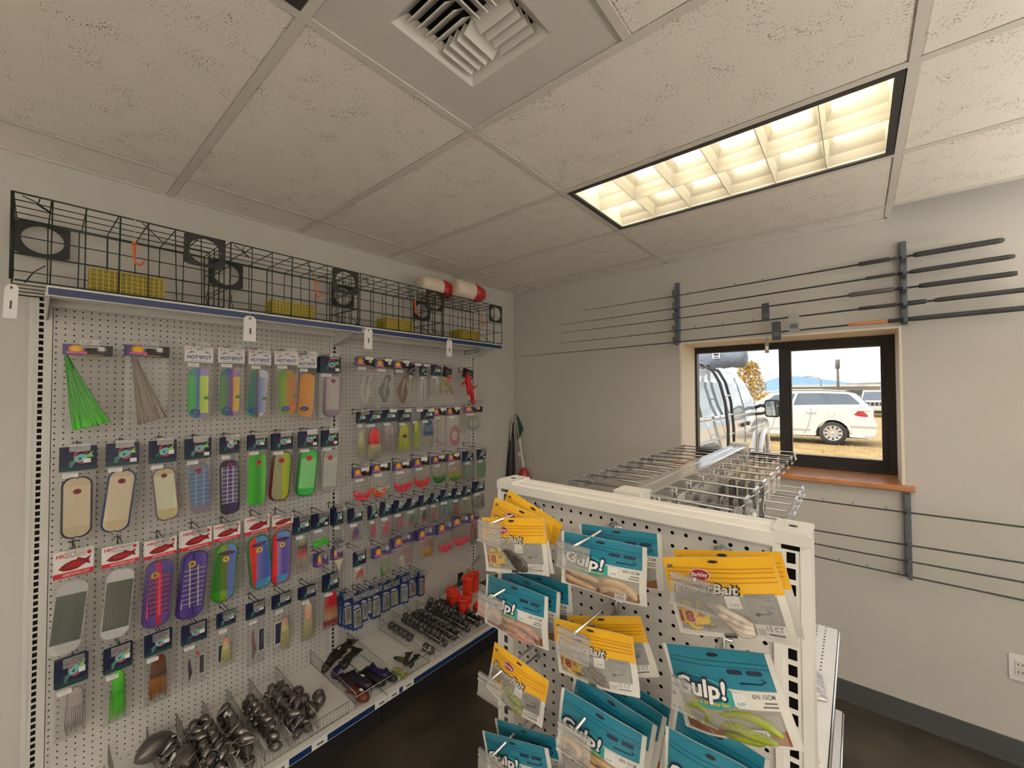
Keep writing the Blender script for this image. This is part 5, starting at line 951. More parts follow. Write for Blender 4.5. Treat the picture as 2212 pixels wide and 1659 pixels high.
# ---------------------------------------------------------------- the free-standing display: end panel and spine
YE = .812; EX0, EX1 = -.727, -.060; ZT = 1.553
t = thing('display_end_rack', 'white slotted two-foot pegboard rack facing the camera with bait pouches', 'display rack', (0, YE, 0))
SLOT2 = [(-.010, -.0085), (.006, -.0085), (.010, -.004), (.010, .0085), (-.006, .0085), (-.010, .006)]
for x0 in (EX0, EX1 - .052):
    x1 = x0 + .052; q = MB(); q.box((x0, -.006, 0), (x0 + .002, .062, ZT - .004)); q.box((x1 - .002, -.006, 0), (x1, .062, ZT - .004)); q.box((x0 + .002, .058, 0), (x1 - .002, .062, ZT - .004)); q.box((x0 + .002, .03, .02), (x1 - .002, .031, ZT - .02), 1); q.box((x0 + .002, -.006, 0), (x0 + .012, .0, ZT - .004)); q.box((x1 - .014, -.006, 0), (x1 - .002, .0, ZT - .004))
    up = q.build('upright', [M_white, M_dark], t); hole = [(-.0062, -.009), (.0062, -.009), (.0062, .009), (-.0062, .009)]
    o = holed(1, 58, .027, .0259, hole, .0012, M_white, 'slotted_face', up, ox=x0 + .012, oz=.02); o.location = (0, -.004, 0)
    q = MB(); q.rbox((x0 - .001, -.008, ZT - .006), (x1 + .001, .066, ZT), .004); q.box((x0 - .001, -.0085, ZT - .022), (x1 + .001, -.0065, ZT - .004)); q.disc(((x0 + x1) / 2, 0), .007, .007, 0, 1, 12)
    q.v[-12:] = [(p[0], .028 + p[2], ZT + .0004) for p in q.v[-12:]]
    for k in range(9):
        for yy in (.010, .047): q.box((x0 + .010 + .0034 * k, yy - .002 * (k % 2), ZT), (x0 + .0120 + .0034 * k, yy + .003, ZT + .0008), 0)
    q.build('post_cap', [M_white2, M_dark], t)
a, b = EX0 + .052, EX1 - .052; nx = 22; nz = 54; fx = -.659; fz = 1.508
pn = holed(nx, nz, IN, IN, ngon(.0038, 8), .0012, M_peg, 'pegboard_panel', t, ox=fx - IN / 2, oz=fz - IN / 2 - (nz - 1) * IN)
z0 = fz - IN / 2 - (nz - 1) * IN
q = MB(); q.box((a, .0, z0), (fx - IN / 2, .006, fz + IN / 2)); q.box((fx - IN / 2 + nx * IN, 0, z0), (b, .006, fz + IN / 2)); q.box((a, .0, .02), (b, .02, z0)); q.box((a, .03, .02), (b, .036, ZT - .03), 1); q.box((a, .0, fz + IN / 2), (b, .03, ZT - .03)); q.build('panel_border', [M_peg, M_dark], pn)
q = MB(); q.prism([(a, -.010, ZT - .030), (a, -.012, ZT - .027), (a, -.012, ZT - .006), (a, -.008, ZT - .003), (a, .020, ZT - .003), (a, .023, ZT - .007), (a, .030, ZT - .007), (a, .033, ZT - .003), (a, .058, ZT - .003), (a, .060, ZT - .03)], (b - a, 0, 0)); q.build('top_rail', M_white, t)
q = MB(); q.box((EX0, .0, .0), (EX1, .06, .02)); q.box((EX0 + .002, -.25, 0), (EX0 + .05, 0, .03)); q.box((EX1 - .05, -.25, 0), (EX1 - .002, 0, .03)); q.build('foot', M_white2, t)

# spine running away to the window
SX0, SX1, SY0, SY1 = -.437, -.372, .892, 2.082; ZS = 1.553
t = thing('display_spine', 'white double-sided rack running from the end panel towards the window', 'display rack', ((SX0 + SX1) / 2, SY0, 0)); hw = (SX1 - SX0) / 2; LS = SY1 - SY0
for y0 in (0, LS - .05):
    q = MB(); q.box((-hw, y0, 0), (hw, y0 + .05, ZS - .006)); q.build('upright', M_white, t)
    q = MB(); q.rbox((-hw - .002, y0 - .006, ZS - .006), (hw + .002, y0 + .056, ZS), .004); q.box((-hw - .002, y0 - .006, ZS - .02), (hw + .002, y0 - .004, ZS - .006)); q.build('post_cap', M_white2, t)
M_rail = mat('polished_rail', (.70, .70, .69), .16, .75)
q = MB(); q.prism([(-hw, .05, ZS - .05), (-hw, .05, ZS - .012), (-hw + .004, .05, ZS - .008), (-.008, .05, ZS - .008), (-.006, .05, ZS - .011), (.006, .05, ZS - .011), (.008, .05, ZS - .008), (hw - .004, .05, ZS - .008), (hw, .05, ZS - .012), (hw, .05, ZS - .05)], (0, LS - .10, 0)); q.build('top_rail', M_rail, t)
for sx, rz in ((hw - .006, PI / 2), (-hw + .006, -PI / 2)):
    n = int((LS - .1) / IN); o = holed(n, 46, IN, IN, ngon(.0036, 6), .004, M_peg, 'pegboard_panel', t, ox=0, oz=.30); o.rotation_euler = (0, 0, rz); o.location = (sx, .052 if rz > 0 else LS - .052, .03)
q = MB(); q.box((-hw + .012, .05, .05), (hw - .012, LS - .05, ZS - .05)); q.build('core_sheet', M_dark, t)
M_shf = mat('mid_shelf_white', (.74, .75, .76), .3)
for z, d_, k in ((.835, .302, 0), (.52, .31, 1), (.16, .34, 2)):
    q = MB(); q.box((hw, .01, z - .004), (hw + d_, LS + .01, z)); q.box((hw + d_ - .002, .01, z - .034), (hw + d_, LS + .01, z)); sh = q.build('shelf', M_shf, t)
    q = MB(); q.box((hw + d_, .012, z - .031), (hw + d_ + .004, LS + .008, z - .003)); q.build('price_channel', M_rail, sh)
    q = MB()
    for yy in range(48):
        for xx in (.075, .14, .235, .262): q.disc((hw + xx, 0), .0032, .0042, 0, n=8); y_ = .02 + yy * .0248; q.v[-8:] = [(p[0], y_ + p[2], z + .0006) for p in q.v[-8:]]
    q.build('shelf_holes', M_dark, sh, kind='stuff')
    q = MB(); q.tube([(hw + d_ + .02, .02, z - .04), (hw + d_ + .02, .02, z + .012)], .002, 5); q.tube([(hw + d_ - .001, .008, z - .03), (hw + d_ - .001, .008, z + .02)], .0022, 5); q.build('end_wire', M_chrome, sh)

# hooks on the spine, right side, left side and a lower right row
SH = hook_meshes(.165, M_steel, .0022, .028, .055, .034, M_steel, None)
SK = hook_meshes(.195, M_steel, .0022, .028, .060, .034, M_steel, None)
ry = [.985 + .122 * k for k in range(10)]; rl = ['first', 'second', 'third', 'fourth', 'fifth', 'sixth', 'seventh', 'eighth', 'ninth', 'tenth', 'eleventh', 'twelfth']
for k, y in enumerate(ry): hook((SX1, y, 1.500), PI / 2, '%s steel hook from the end panel, upper row of the spine rack' % rl[k], SH, group='steel hooks on the spine rack', insert=False)
for k in range(6): hook((SX1, 1.50 + .105 * k, 1.365), PI / 2, '%s steel hook of the lower row on the spine rack' % rl[k], SK, group='steel hooks on the spine rack')
ly = [1.03 + .098 * k for k in range(11)]
for k, y in enumerate(ly): hook((SX0, y, 1.500), -PI / 2, '%s steel hook from the end panel on the far side of the spine' % rl[k], SK, group='steel hooks on the spine rack')
# clear dome packs on the first three hooks, dark cards on the next, white ones further on
M_dome = clear_mat('clear_dome', (.90, .92, .93), .22, .03, haze=.05, edge=.8); M_card2 = mat('dome_card', (.30, .31, .32), .4, var=(25, (.08, .08, .09), .45, .6))
q = MB(); q.rbox((-.030, 0, -.085), (.030, .0012, .006), .008, axis=1); DC = q.mesh('backing_card', M_card2)
q = MB(); q.M = Matrix.Translation((0, 0, -.040)) @ Matrix.Rotation(PI / 2, 4, 'X'); q.lathe([(.027, 0), (.027, .006), (.0245, .012), (.018, .018), (.009, .0215), (0, .0225)], 14); DD = q.mesh('dome', M_dome)
for k in range(3):
    for n in range(5):
        th = thing('dome_pack', 'clear plastic dome pack hanging on the %s spine hook' % rl[k], 'packet', (SX1 + .020 + .033 * n, ry[k] + R4.uniform(-.004, .004), 1.488), (0, 0, PI / 2 + R4.uniform(-.1, .1)), 'dome packs on the spine hooks'); obj('backing_card', DC, th, scale=(1, 1, 1.2)); obj('dome', DD, th)
M_dcard = mat('glossy_dark_card', (.03, .03, .035), .15); M_lcard = mat('pale_pack', (.70, .66, .62), .4)
q = MB(); q.rbox((-.035, 0, -.16), (.035, .002, .012), .004, axis=1); q.tube([(.012, -.003, -.03), (.0, -.004, -.045), (-.012, -.003, -.06), (.006, -.003, -.085), (.012, -.003, -.105)], .0015, 4, k=1); q.disc((0, -.13), .018, .014, -.0015, 1, 10); DKC = q.mesh('card', [M_dcard, C_white])
for k in (3, 4):
    for n in range(4): th = tag(obj('dark_card_pack', DKC, loc=(SX1 + .06 + .028 * n, ry[k], 1.488), rot=(0, 0, PI / 2 + R4.uniform(-.06, .06))), 'glossy black card pack hanging on the %s spine hook' % rl[k], 'packet', 'black card packs on the spine')
q = MB(); q.rbox((-.036, 0, -.12), (.036, .002, .012), .004, axis=1); q.box((-.03, -.001, -.03), (.03, 0, .0), 1); LPC = q.mesh('card', [M_lcard, C_tan])
for k in range(5, 10):
    for n in range(3): tag(obj('pale_card_pack', LPC, loc=(SX1 + .03 + .04 * n, ry[k], 1.488), rot=(0, 0, PI / 2 + R4.uniform(-.06, .06))), 'pale card pack hanging on the %s spine hook' % rl[k], 'packet', 'pale card packs on the spine')
q = MB(); q.rbox((-.04, 0, -.13), (.04, .002, .012), .004, axis=1); q.box((-.036, -.001, -.028), (.036, 0, .006), 1); q.disc((0, -.075), .028, .028, -.001, 2, 14); q.disc((0, -.075), .018, .018, -.0014, 0, 14); GPC = q.mesh('card', [mat('grey_pack', (.30, .28, .26), .3), M_black, M_ink])
for k, y in enumerate(ly):
    for n in range(2): tag(obj('coil_pack', GPC, loc=(SX0 - .03 - .05 * n, y, 1.488), rot=(0, R4.uniform(-.05, .05), -PI / 2 + R4.uniform(-.3, .3))), 'grey coil pack on the %s hook of the far side of the spine' % rl[k], 'packet', 'coil packs on the far side of the spine')
# goods on the mid shelf
zs = .8352
o = thing('foil_pack', 'crumpled silver foil packet lying on the white perforated shelf', 'packet', (-.19, 1.66, zs), (0, 0, .4)); q = MB(); q.add([(-.09, -.10, 0), (.07, -.11, .004), (.095, .0, .02), (.06, .10, .004), (-.09, .09, .0), (-.02, -.02, .045), (.03, .03, .036)], [(0, 1, 5), (1, 2, 6), (1, 6, 5), (2, 3, 6), (3, 4, 5), (3, 5, 6), (4, 0, 5), (0, 4, 3, 2, 1)]); q.build('wrapper', C_foil, o)
o = thing('lettered_pack', 'cream packet with a bold black curl printed on it, on the perforated shelf', 'packet', (-.195, 1.40, zs), (0, 0, .25)); q = MB(); q.rbox((-.10, -.12, 0), (.085, .12, .008), .006); q.build('wrapper', mat('cream_wrap', (.68, .62, .54), .4), o)
q = MB(); q.tube([(-.05, -.08, .009), (.03, -.05, .009), (.065, .0, .009), (.05, .06, .009), (.01, .08, .009), (-.01, .05, .009), (.02, .02, .009)], [.004, .006, .008, .007, .005, .004, .003], 6); q.tube([(-.02, -.09, .009), (.05, -.085, .009), (.06, -.11, .009)], .007, 6); q.build('lettering', M_black, o)
q = MB(); q.tube([(-.04, .05, 0), (-.01, .02, .012), (.03, .03, .008), (.02, -.02, .014), (.04, -.06, .006), (-.03, -.05, .01)], [.008, .022, .02, .024, .016, .01], 8); o = q.build('orange_lure', mat('lure_orange', (.62, .08, .03), .4), loc=(-.185, 1.215, zs + .012)); tag(o, 'orange red rubber lure lying on the perforated shelf', 'lure')
# ---------------------------------------------------------------- bait pouches on the end panel
B_yel = mat('pouch_yellow', (.76, .42, .012), .32, bump=(70, .25, .002), coat=.2); B_yel2 = mat('pouch_yellow_dark', (.50, .22, .008), .35); B_teal = mat('pouch_teal', (.010, .19, .29), .32, bump=(70, .2, .002), coat=.2); B_teal2 = mat('pouch_teal_dark', (.006, .10, .17), .35)
B_wht = mat('pouch_white', (.66, .65, .62), .35, bump=(60, .25, .002)); B_win = mat('pouch_window', (.30, .29, .27), .3); B_grey = mat('info_grey', (.25, .25, .26), .4); B_silver = mat('letter_silver', (.62, .62, .62), .3, .3); B_navy = mat('letter_navy', (.012, .025, .07), .4)
B_red = mat('letter_red', (.32, .012, .015), .4); B_burst = mat('burst_yellow', (.80, .52, .03), .4); B_swoosh = mat('swoosh_green', (.03, .36, .34), .35); B_amber = mat('bait_juice', (.22, .07, .012), .2); B_lab = mat('label_white', (.70, .70, .70), .6); B_letw = mat('letter_white', (.84, .83, .80), .4)
PM = [B_yel, B_yel2, B_wht, B_win, B_grey, B_silver, M_black, B_red, B_burst, B_lab, B_letw, M_ink]
GM = [B_teal, B_teal2, B_wht, B_win, B_swoosh, B_navy, M_black, B_amber, B_burst, B_lab, B_letw, M_ink]
F_film = clear_mat('pouch_film', (.95, .95, .94), .05, .10, bump=(30, .8, .008), haze=.05, edge=.4)
def gridrect(q, x0, x1, z0, z1, y, k, nx=12, nz=8, sm=True):
    vs = [(x0 + (x1 - x0) * i / nx, y, z0 + (z1 - z0) * j / nz) for j in range(nz + 1) for i in range(nx + 1)]
    q.add(vs, [(j * (nx + 1) + i, j * (nx + 1) + i + 1, (j + 1) * (nx + 1) + i + 1, (j + 1) * (nx + 1) + i) for j in range(nz) for i in range(nx)], k, sm)
def fd(q, c, rx, rz, y, k, n=20, tilt=0.0):
    ct, st = math.cos(tilt), math.sin(tilt); vs = [(c[0], y, c[1])]; R = 5
    for r in range(1, R + 1):
        for i in range(n): g = 2 * PI * i / n; x = rx * r / R * math.cos(g); z = rz * r / R * math.sin(g); vs.append((c[0] + x * ct - z * st, y, c[1] + x * st + z * ct))
    q.add(vs, [(0, 1 + i, 1 + (i + 1) % n) for i in range(n)] + [(1 + (r - 1) * n + i, 1 + r * n + i, 1 + r * n + (i + 1) % n, 1 + (r - 1) * n + (i + 1) % n) for r in range(1, R) for i in range(n)], k, True)
def bulge(q, W, H, seed, amp):
    """gives the flat print the soft hang of a filled pouch: belly, curl and a few creases"""
    o_ = seed * 3.7; out = []
    for x, y, z in q.v:
        a = x / W; b = -z / H; n_ = noise.noise(Vector((a * 2.2 + o_, b * 2.0, o_))); e = max(0, math.sin(PI * min(max(a, 0), 1))) * max(0, math.sin(PI * min(max(b, 0), 1)) ** .7)
        front = 1 if y <= .0001 else .15
        out.append((x, y - front * amp * e - .006 * n_ * (.4 + b) + .004 * math.sin(a * 5 + seed) * b, z))
    q.v = out
PMESH = {}
def power_mesh(W, H, seed, amp=.010):
    q = MB(); X = lambda a: a * W; Z = lambda b: -b * H
    gridrect(q, 0, W, Z(1), 0, .0018, 2)
    gridrect(q, 0, W, Z(.45), 0, 0, 0); gridrect(q, 0, W, Z(1), Z(.45), 0, 2)
    for b in (.13, .175, .235, .29): gridrect(q, X(.02), X(.98), Z(b + .012), Z(b), -.0007, 1, 12, 1)
    gridrect(q, X(.05), X(.94), Z(.93), Z(.46), -.0004, 3)
    gridrect(q, X(.70), X(.93), Z(.79), Z(.43), -.0007, 4, 4, 4); gridrect(q, X(.70), X(.94), Z(.94), Z(.80), -.0008, 9, 4, 3)
    for k in range(5): q.box((X(.72 + .012 * k), -.0012, Z(.93)), (X(.724 + .012 * k), -.0011, Z(.85)), 11)
    q.text('15', X(.79), X(.92), Z(.87), -.0012, 11); q.box((X(.79), -.0012, Z(.92)), (X(.92), -.0011, Z(.90)), 11)
    for b, w_ in ((.47, .10), (.50, .06), (.57, .10), (.60, .08)): q.box((X(.90 - w_), -.0010, Z(b + .008)), (X(.90), -.0009, Z(b)), 11)
    q.disc((X(.76), Z(.68)), W * .020, W * .016, -.0011, 6, 10); q.tube([(X(.77), -.0011, Z(.675)), (X(.84), -.0011, Z(.67)), (X(.87), -.0011, Z(.645)), (X(.84), -.0011, Z(.63))], .0006, 4, 6)
    q.disc((X(.35), Z(.215)), W * .105, W * .052, -.0012, 9, 18); q.disc((X(.35), Z(.215)), W * .098, W * .046, -.0014, 7, 18); q.text('berk', X(.265), X(.435), Z(.235), -.0018, 10)
    q.text('power_o', X(.055), X(.695), Z(.438), -.0016, 6, h=H * .185); q.text('power', X(.070), X(.680), Z(.432), -.0024, 5, h=H * .172)
    for (ca, cb, r) in ((.18, .72, .10), (.10, .66, .05), (.26, .66, .06), (.30, .78, .05), (.20, .83, .08), (.09, .80, .05), (.34, .72, .025), (.28, .57, .03), (.16, .60, .05), (.36, .84, .02)): fd(q, (X(ca), Z(cb)), W * r, W * r * .72, -.0010, 8, 12)
    q.text('fish', X(.06), X(.31), Z(.655), -.0016, 11, h=H * .07); q.text('18', X(.055), X(.22), Z(.82), -.0018, 10, h=H * .215); q.text('18', X(.06), X(.215), Z(.815), -.0022, 7, h=H * .20); q.text('x', X(.235), X(.31), Z(.74), -.0020, 7, h=H * .11); q.text('long', X(.19), X(.40), Z(.87), -.0018, 11, h=H * .07)
    gridrect(q, X(.535), X(.66), Z(.61), Z(.45), -.0014, 9, 2, 2); q.text('price', X(.57), X(.64), Z(.585), -.0018, 4)
    q.box((X(.04), -.0012, Z(.13)), (X(.09), -.0009, Z(.09)), 11); q.disc((X(.5), Z(.05)), W * .05, H * .018, -.0012, 6, 12); q.box((X(.43), -.0014, Z(.99)), (X(.53), -.0009, Z(.93)), 6)
    bulge(q, W, H, seed, amp); return q.mesh('pouch', PM)
def gulp_mesh(W, H, seed, amp=.012):
    q = MB(); X = lambda a: a * W; Z = lambda b: -b * H
    gridrect(q, 0, W, Z(1), 0, .0018, 2)
    gridrect(q, X(.04), X(.955), Z(.40), 0, -.0002, 0); gridrect(q, 0, W, Z(1), 0, 0.0001, 2)
    for b in (.12, .17): gridrect(q, X(.05), X(.95), Z(b + .012), Z(b), -.0006, 1, 12, 1)
    gridrect(q, X(.06), X(.93), Z(.96), Z(.54), -.0003, 3)
    tp = [.74, .72, .76, .81, .85, .88, .88, .86, .86, .88, .87, .84, .80]
    for j in range(12):
        a0, a1 = .06 + .0725 * j, .06 + .0725 * (j + 1); b0, b1 = tp[j], tp[j + 1]
        for r_ in range(3): q.add([(X(a), -.0010, Z(b)) for a, b in ((a0, b0 + (.96 - b0) * r_ / 3), (a1, b1 + (.96 - b1) * r_ / 3), (a1, b1 + (.96 - b1) * (r_ + 1) / 3), (a0, b0 + (.96 - b0) * (r_ + 1) / 3))], [(3, 2, 1, 0)], 7, True)
    fd(q, (X(.33), Z(.47)), W * .30, H * .17, -.0010, 4, 28, -.10); fd(q, (X(.30), Z(.44)), W * .25, H * .13, -.0013, 1, 28, -.10)
    q.text('gulp_o', X(.055), X(.575), Z(.525), -.0018, 5, h=H * .29); q.text('gulp', X(.07), X(.56), Z(.52), -.0026, 10, h=H * .27); q.text('out', X(.16), X(.56), Z(.60), -.0020, 8, h=H * .06)
    for a in (.60, .76): q.rbox((X(a), -.0010, Z(.245)), (X(a + .13), -.0008, Z(.195)), .003, 5, axis=1)
    q.tube([(X(.70), -.0010, Z(.33)), (X(.86), -.0010, Z(.33)), (X(.90), -.0010, Z(.30)), (X(.87), -.0010, Z(.275))], .0008, 4, 5); q.disc((X(.70), Z(.33)), W * .015, W * .008, -.0011, 5, 8)
    gridrect(q, X(.62), X(.955), Z(.60), Z(.405), -.0006, 2, 4, 3); q.text('oz', X(.76), X(.93), Z(.48), -.0010, 11, h=H * .07); q.box((X(.84), -.0010, Z(.53)), (X(.93), -.0009, Z(.515)), 11); q.box((X(.82), -.0010, Z(.57)), (X(.93), -.0009, Z(.555)), 11)
    gridrect(q, X(.60), X(.71), Z(.58), Z(.43), -.0012, 9, 2, 2); q.text('price', X(.63), X(.69), Z(.56), -.0016, 4)
    gridrect(q, X(.68), X(.80), Z(.94), Z(.80), -.0034, 9, 2, 2); q.text('4ct', X(.705), X(.785), Z(.855), -.0040, 11); 
    for k in range(8): q.box((X(.70 + .011 * k), -.0040, Z(.93)), (X(.705 + .011 * k), -.0036, Z(.88)), 11)
    q.disc((X(.5), Z(.06)), W * .055, H * .02, -.0012, 6, 12)
    bulge(q, W, H, seed, amp); return q.mesh('pouch', GM)
def worm(q, pts, r, n=8, rib=False):
    pts = [Vector(p) for p in pts]; out = []; 
    for i in range(len(pts) - 1):
        for t_ in (0, .25, .5, .75): out.append(pts[i].lerp(pts[i + 1], t_))
    out.append(pts[-1]); N = len(out); rs = [r * (.45 + .55 * min(1, 6 * min(i, N - 1 - i) / N)) * ((1 + .10 * (i % 2)) if rib else 1) for i in range(N)]
    for _ in range(2): out = [out[0]] + [(out[i - 1] + out[i] * 2 + out[i + 1]) / 4 for i in range(1, N - 1)] + [out[-1]]
    q.tube(out, rs, n)
def pouch(kind, tl, tr, bl, yl, yr, lb, cols=(), seed=1, behind=(), amp=.010, grp='bait pouches on the end panel'):
    A = P(*tl, y=yl); B = P(*tr, y=yr); C = P(*bl, y=yl - .004); u = B - A; W = u.length; u.normalize(); v = A - C; v = (v - u * v.dot(u)); H = v.length; v.normalize(); n_ = u.cross(v)   # n_ points away from the viewer is -front
    R_ = Matrix((u, v.cross(u), v)).transposed().to_4x4(); 
    def place(M_, lb, full):
        th = thing('bait_pouch', lb, 'pouch', group=grp); th.matrix_world = M_
        key = (kind, seed); 
        if key not in PMESH: PMESH[key] = (power_mesh if kind == 'P' else gulp_mesh)(W, H, seed, amp)
        obj('pouch', PMESH[key], th)
        if full:
            X = lambda a: a * W; Z = lambda b: -b * H; y = -amp * .9
            if kind == 'P':
                q = MB(); r_ = random.Random(seed)
                for k in range(6): o_ = r_.uniform(-.02, .02); worm(q, [(X(.34 + .03 * k), y * .8, Z(.58 + .045 * k + o_)), (X(.45 + .02 * k), y, Z(.60 + .05 * k)), (X(.58), y * .9, Z(.70 + .04 * k + o_)), (X(.70), y * .6, Z(.80 + .025 * k))], W * (.026 if k % 2 else .034), 7)
                q.build('worms', mat('worm_' + cols[0], cols[0], .25, var=(90, cols[1], .4, .6)), th)
            else:
                m1 = mat('worm_' + cols[0], cols[0], .3, var=(40, cols[1], .35, .65)); st = seed % 3
                L = [[(.10, .66), (.22, .70), (.40, .73), (.52, .74)], [(.08, .80), (.20, .82), (.34, .86), (.46, .90)], [(.46, .80), (.58, .70), (.74, .70), (.86, .78), (.90, .90)], [(.50, .92), (.60, .80), (.72, .80), (.82, .88)]] if st == 1 else [[(.12, .84), (.10, .70), (.20, .64), (.32, .70), (.30, .82), (.20, .86)], [(.30, .66), (.46, .70), (.62, .66), (.80, .72), (.90, .84)], [(.36, .84), (.52, .80), (.66, .86), (.84, .92)], [(.40, .93), (.56, .91), (.74, .95)]]
                for j, s_ in enumerate(L): q = MB(); worm(q, [(X(a), y * (1 if 0 < i < len(s_) - 1 else .6), Z(b)) for i, (a, b) in enumerate(s_)], W * (.034 if j < 2 else .040), 8, rib=True); q.build('worm', m1, th)
            q = MB(); gridrect(q, X(.06), X(.93), Z(.94), Z(.45 if kind == 'P' else .62), -.0065 if kind == 'P' else -.0085, 0); bulge(q, W, H, seed, amp); q.build('window_film', F_film, th)
        return th
    M0 = Matrix.Translation(A) @ R_; place(M0, lb, True)
    for k, (dx, dy, dz, rr) in enumerate(behind): place(Matrix.Translation(A + Vector((dx, dy, dz)) + u * W * .5) @ R_ @ Matrix.Rotation(rr, 4, 'Y') @ Matrix.Rotation(-.04 * (k + 1), 4, 'Z') @ Matrix.Translation((-W * .5, 0, 0)), 'bait pouch %s behind the %s' % (['just', 'second', 'third'][k], ' '.join(lb.replace('bait pouch ', 'one ').replace('of the end panel', '').split()[:11])), False)
    return W, H
EH = hook_meshes(.170, M_steel, .0028, .030, .066, .043, M_steel, None)
EH3 = EH
hx = [-.598, -.394, -.188]; hz = [1.505, 1.350, 1.180, 1.020]; cn = ['left', 'middle', 'right']; rn = ['top', 'second', 'third', 'bottom']
for i, x in enumerate(hx):
    for j, z in enumerate(hz):
        if i == 2 and j == 3: continue
        hook((x, YE - .001, z - .030 + .0), 0, 'steel peg hook in the %s column, %s row of the end panel' % (cn[i], rn[j]), EH, group='steel peg hooks on the end panel')
pouch('P', (1041, 1118), (1174, 1120), (1046, 1233), .672, .700, 'yellow bait pouch with black worms at the upper left of the end panel', ('2A2826', '3E3A30'), 11, [(.004, .035, .012, .34), (.014, .065, .014, .50), (-.002, .012, -.004, -.10)])
pouch('G', (1212, 1146), (1397, 1184), (1202, 1256), .690, .705, 'teal bait pouch with cream grubs at the top middle of the end panel', ('C8AE8C', 'B8966C'), 1, [(.008, .05, .008, -.06)])
pouch('P', (1431, 1204), (1668, 1203), (1458, 1363), .655, .640, 'yellow bait pouch with pale worms at the top right of the end panel', ('A89C94', 'C4BAB0'), 5, [(.006, .03, .002, .03)])
pouch('G', (1050, 1240), (1184, 1290), (1046, 1342), .690, .690, 'teal bait pouch with pink grubs below the upper left yellow one', ('B87E78', 'C8A080'), 2, [(.012, .03, .004, .02), (.022, .06, .006, -.08)])
pouch('P', (1196, 1335), (1367, 1376), (1192, 1449), .680, .690, 'yellow bait pouch with grey worms in the middle of the end panel', ('5A5650', '6E6A64'), 8, [(.006, .03, .010, -.20)])
pouch('G', (1431, 1389), (1663, 1413), (1462, 1565), .655, .640, 'teal bait pouch with lime green grubs at the right of the end panel', ('98A41C', '7E8E10'), 3)
pouch('P', (1068, 1387), (1186, 1471), (1056, 1491), .680, .690, 'yellow bait pouch with green worms low on the left of the end panel', ('6E7A2A', '8A9440'), 9)
pouch('G', (1214, 1484), (1397, 1594), (1184, 1606), .680, .690, 'teal bait pouch with cream curled grubs low in the middle of the end panel', ('C8AA84', 'B8946A'), 6, [(.008, .03, .010, .05), (.016, .06, .014, .08), (.022, .085, .012, .03)])
pouch('G', (1042, 1578), (1183, 1618), (1044, 1680), .690, .690, 'teal bait pouch at the lower left edge of the picture', ('B88A80', 'C8A080'), 12, [(.008, .03, .010, .02)])
pouch('G', (1438, 1568), (1650, 1680), (1420, 1740), .655, .655, 'teal bait pouch cut by the lower picture edge at the right', ('C89AA0', 'D06A80'), 15, [(.004, .03, .012, .10)])
pouch('P', (1200, 1660), (1370, 1700), (1196, 1790), .690, .690, 'yellow bait pouch below the picture edge in the middle of the end panel', ('5A5650', '6E6A64'), 14)

# ---------------------------------------------------------------- rods on the window wall
M_rack = mat('rack_grey', (.10, .125, .15), .5); M_blank = mat('rod_blank', (.035, .04, .048), .35); M_grip = mat('rod_grip', (.05, .055, .06), .8); M_copper = mat('rod_copper', (.62, .26, .10), .4)
YR = YB - .075
def rack(u0, v0, u1, v1, lb, notch):
    a = P(u0, v0, y=YB - .03); b = P(u1, v1, y=YB - .03); th = thing('rod_rack', lb, 'rod rack', (a.x, YB, b.z), group='rod racks on the window wall'); h = a.z - b.z
    q = MB(); q.rbox((-.014, -.028, 0), (.014, 0, h), .004, axis=2); q.build('backbone', M_rack, th)
    for z in notch:
        q = MB(); q.prism([(-.008, -.026, z - b.z - .022), (-.008, -.105, z - b.z - .012), (-.008, -.112, z - b.z + .03), (-.008, -.100, z - b.z + .03), (-.008, -.094, z - b.z + .0), (-.008, -.026, z - b.z - .004)], (.016, 0, 0)); q.build('arm', M_rack, th)
rods = [((1260, 671), (2170, 518), .55, .13, 'topmost'), ((1210, 702), (2193, 553), .60, .17, 'second from the top'), ((1213, 719), (2198, 590), .60, .16, 'third from the top'), ((1206, 742), (2240, 623), .58, .13, 'fourth from the top'), ((1110, 771), (2260, 661), .58, .13, 'lowest, its tip reaching the corner')]
def rod(a, b, lb, grip, r0, r1, ng, butt=True, k=0):
    A = P(*a, y=YR); B = P(*b, y=YR); th = thing('fishing_rod', lb, 'fishing rod', (0, 0, 0), group='fishing rods on the window wall'); L = (B - A).length; d = (B - A).normalized()
    q = MB(); N = 14; q.tube([A + d * L * i / N + Vector((0, 0, -.010 * math.sin(PI * i / N) * (1 - i / N))) for i in range(N + 1)], [r0 + (r1 - r0) * (i / N) for i in range(N + 1)], 6); q.build('blank', M_blank, th)
    for i in range(ng):
        f = .015 + .62 * (i / ng) ** 1.25; c = A + d * L * f; rr = .003 + .005 * f; up = -1 if k % 3 != 0 else 1; q = MB(); q.tube([c + Vector((rr * .8 * math.cos(t_), .002, up * (rr + .003 + rr * math.sin(t_)))) for t_ in [2 * PI * j / 8 for j in range(8)]], .0009, 4, closed=True); q.tube([c, c + Vector((0, .001, up * .004))], .0012, 4); q.build('guide', M_blank, th)
    if butt:
        for f0, f1, r, m in grip:
            q = MB(); p0, p1 = A + d * L * f0, A + d * L * f1; q.tube([p0, p0.lerp(p1, .06), p0.lerp(p1, .94), p1], [r * .8, r, r, r * .85], 8); q.build('grip' if m is M_grip else 'reel_seat', m, th)
z5 = []
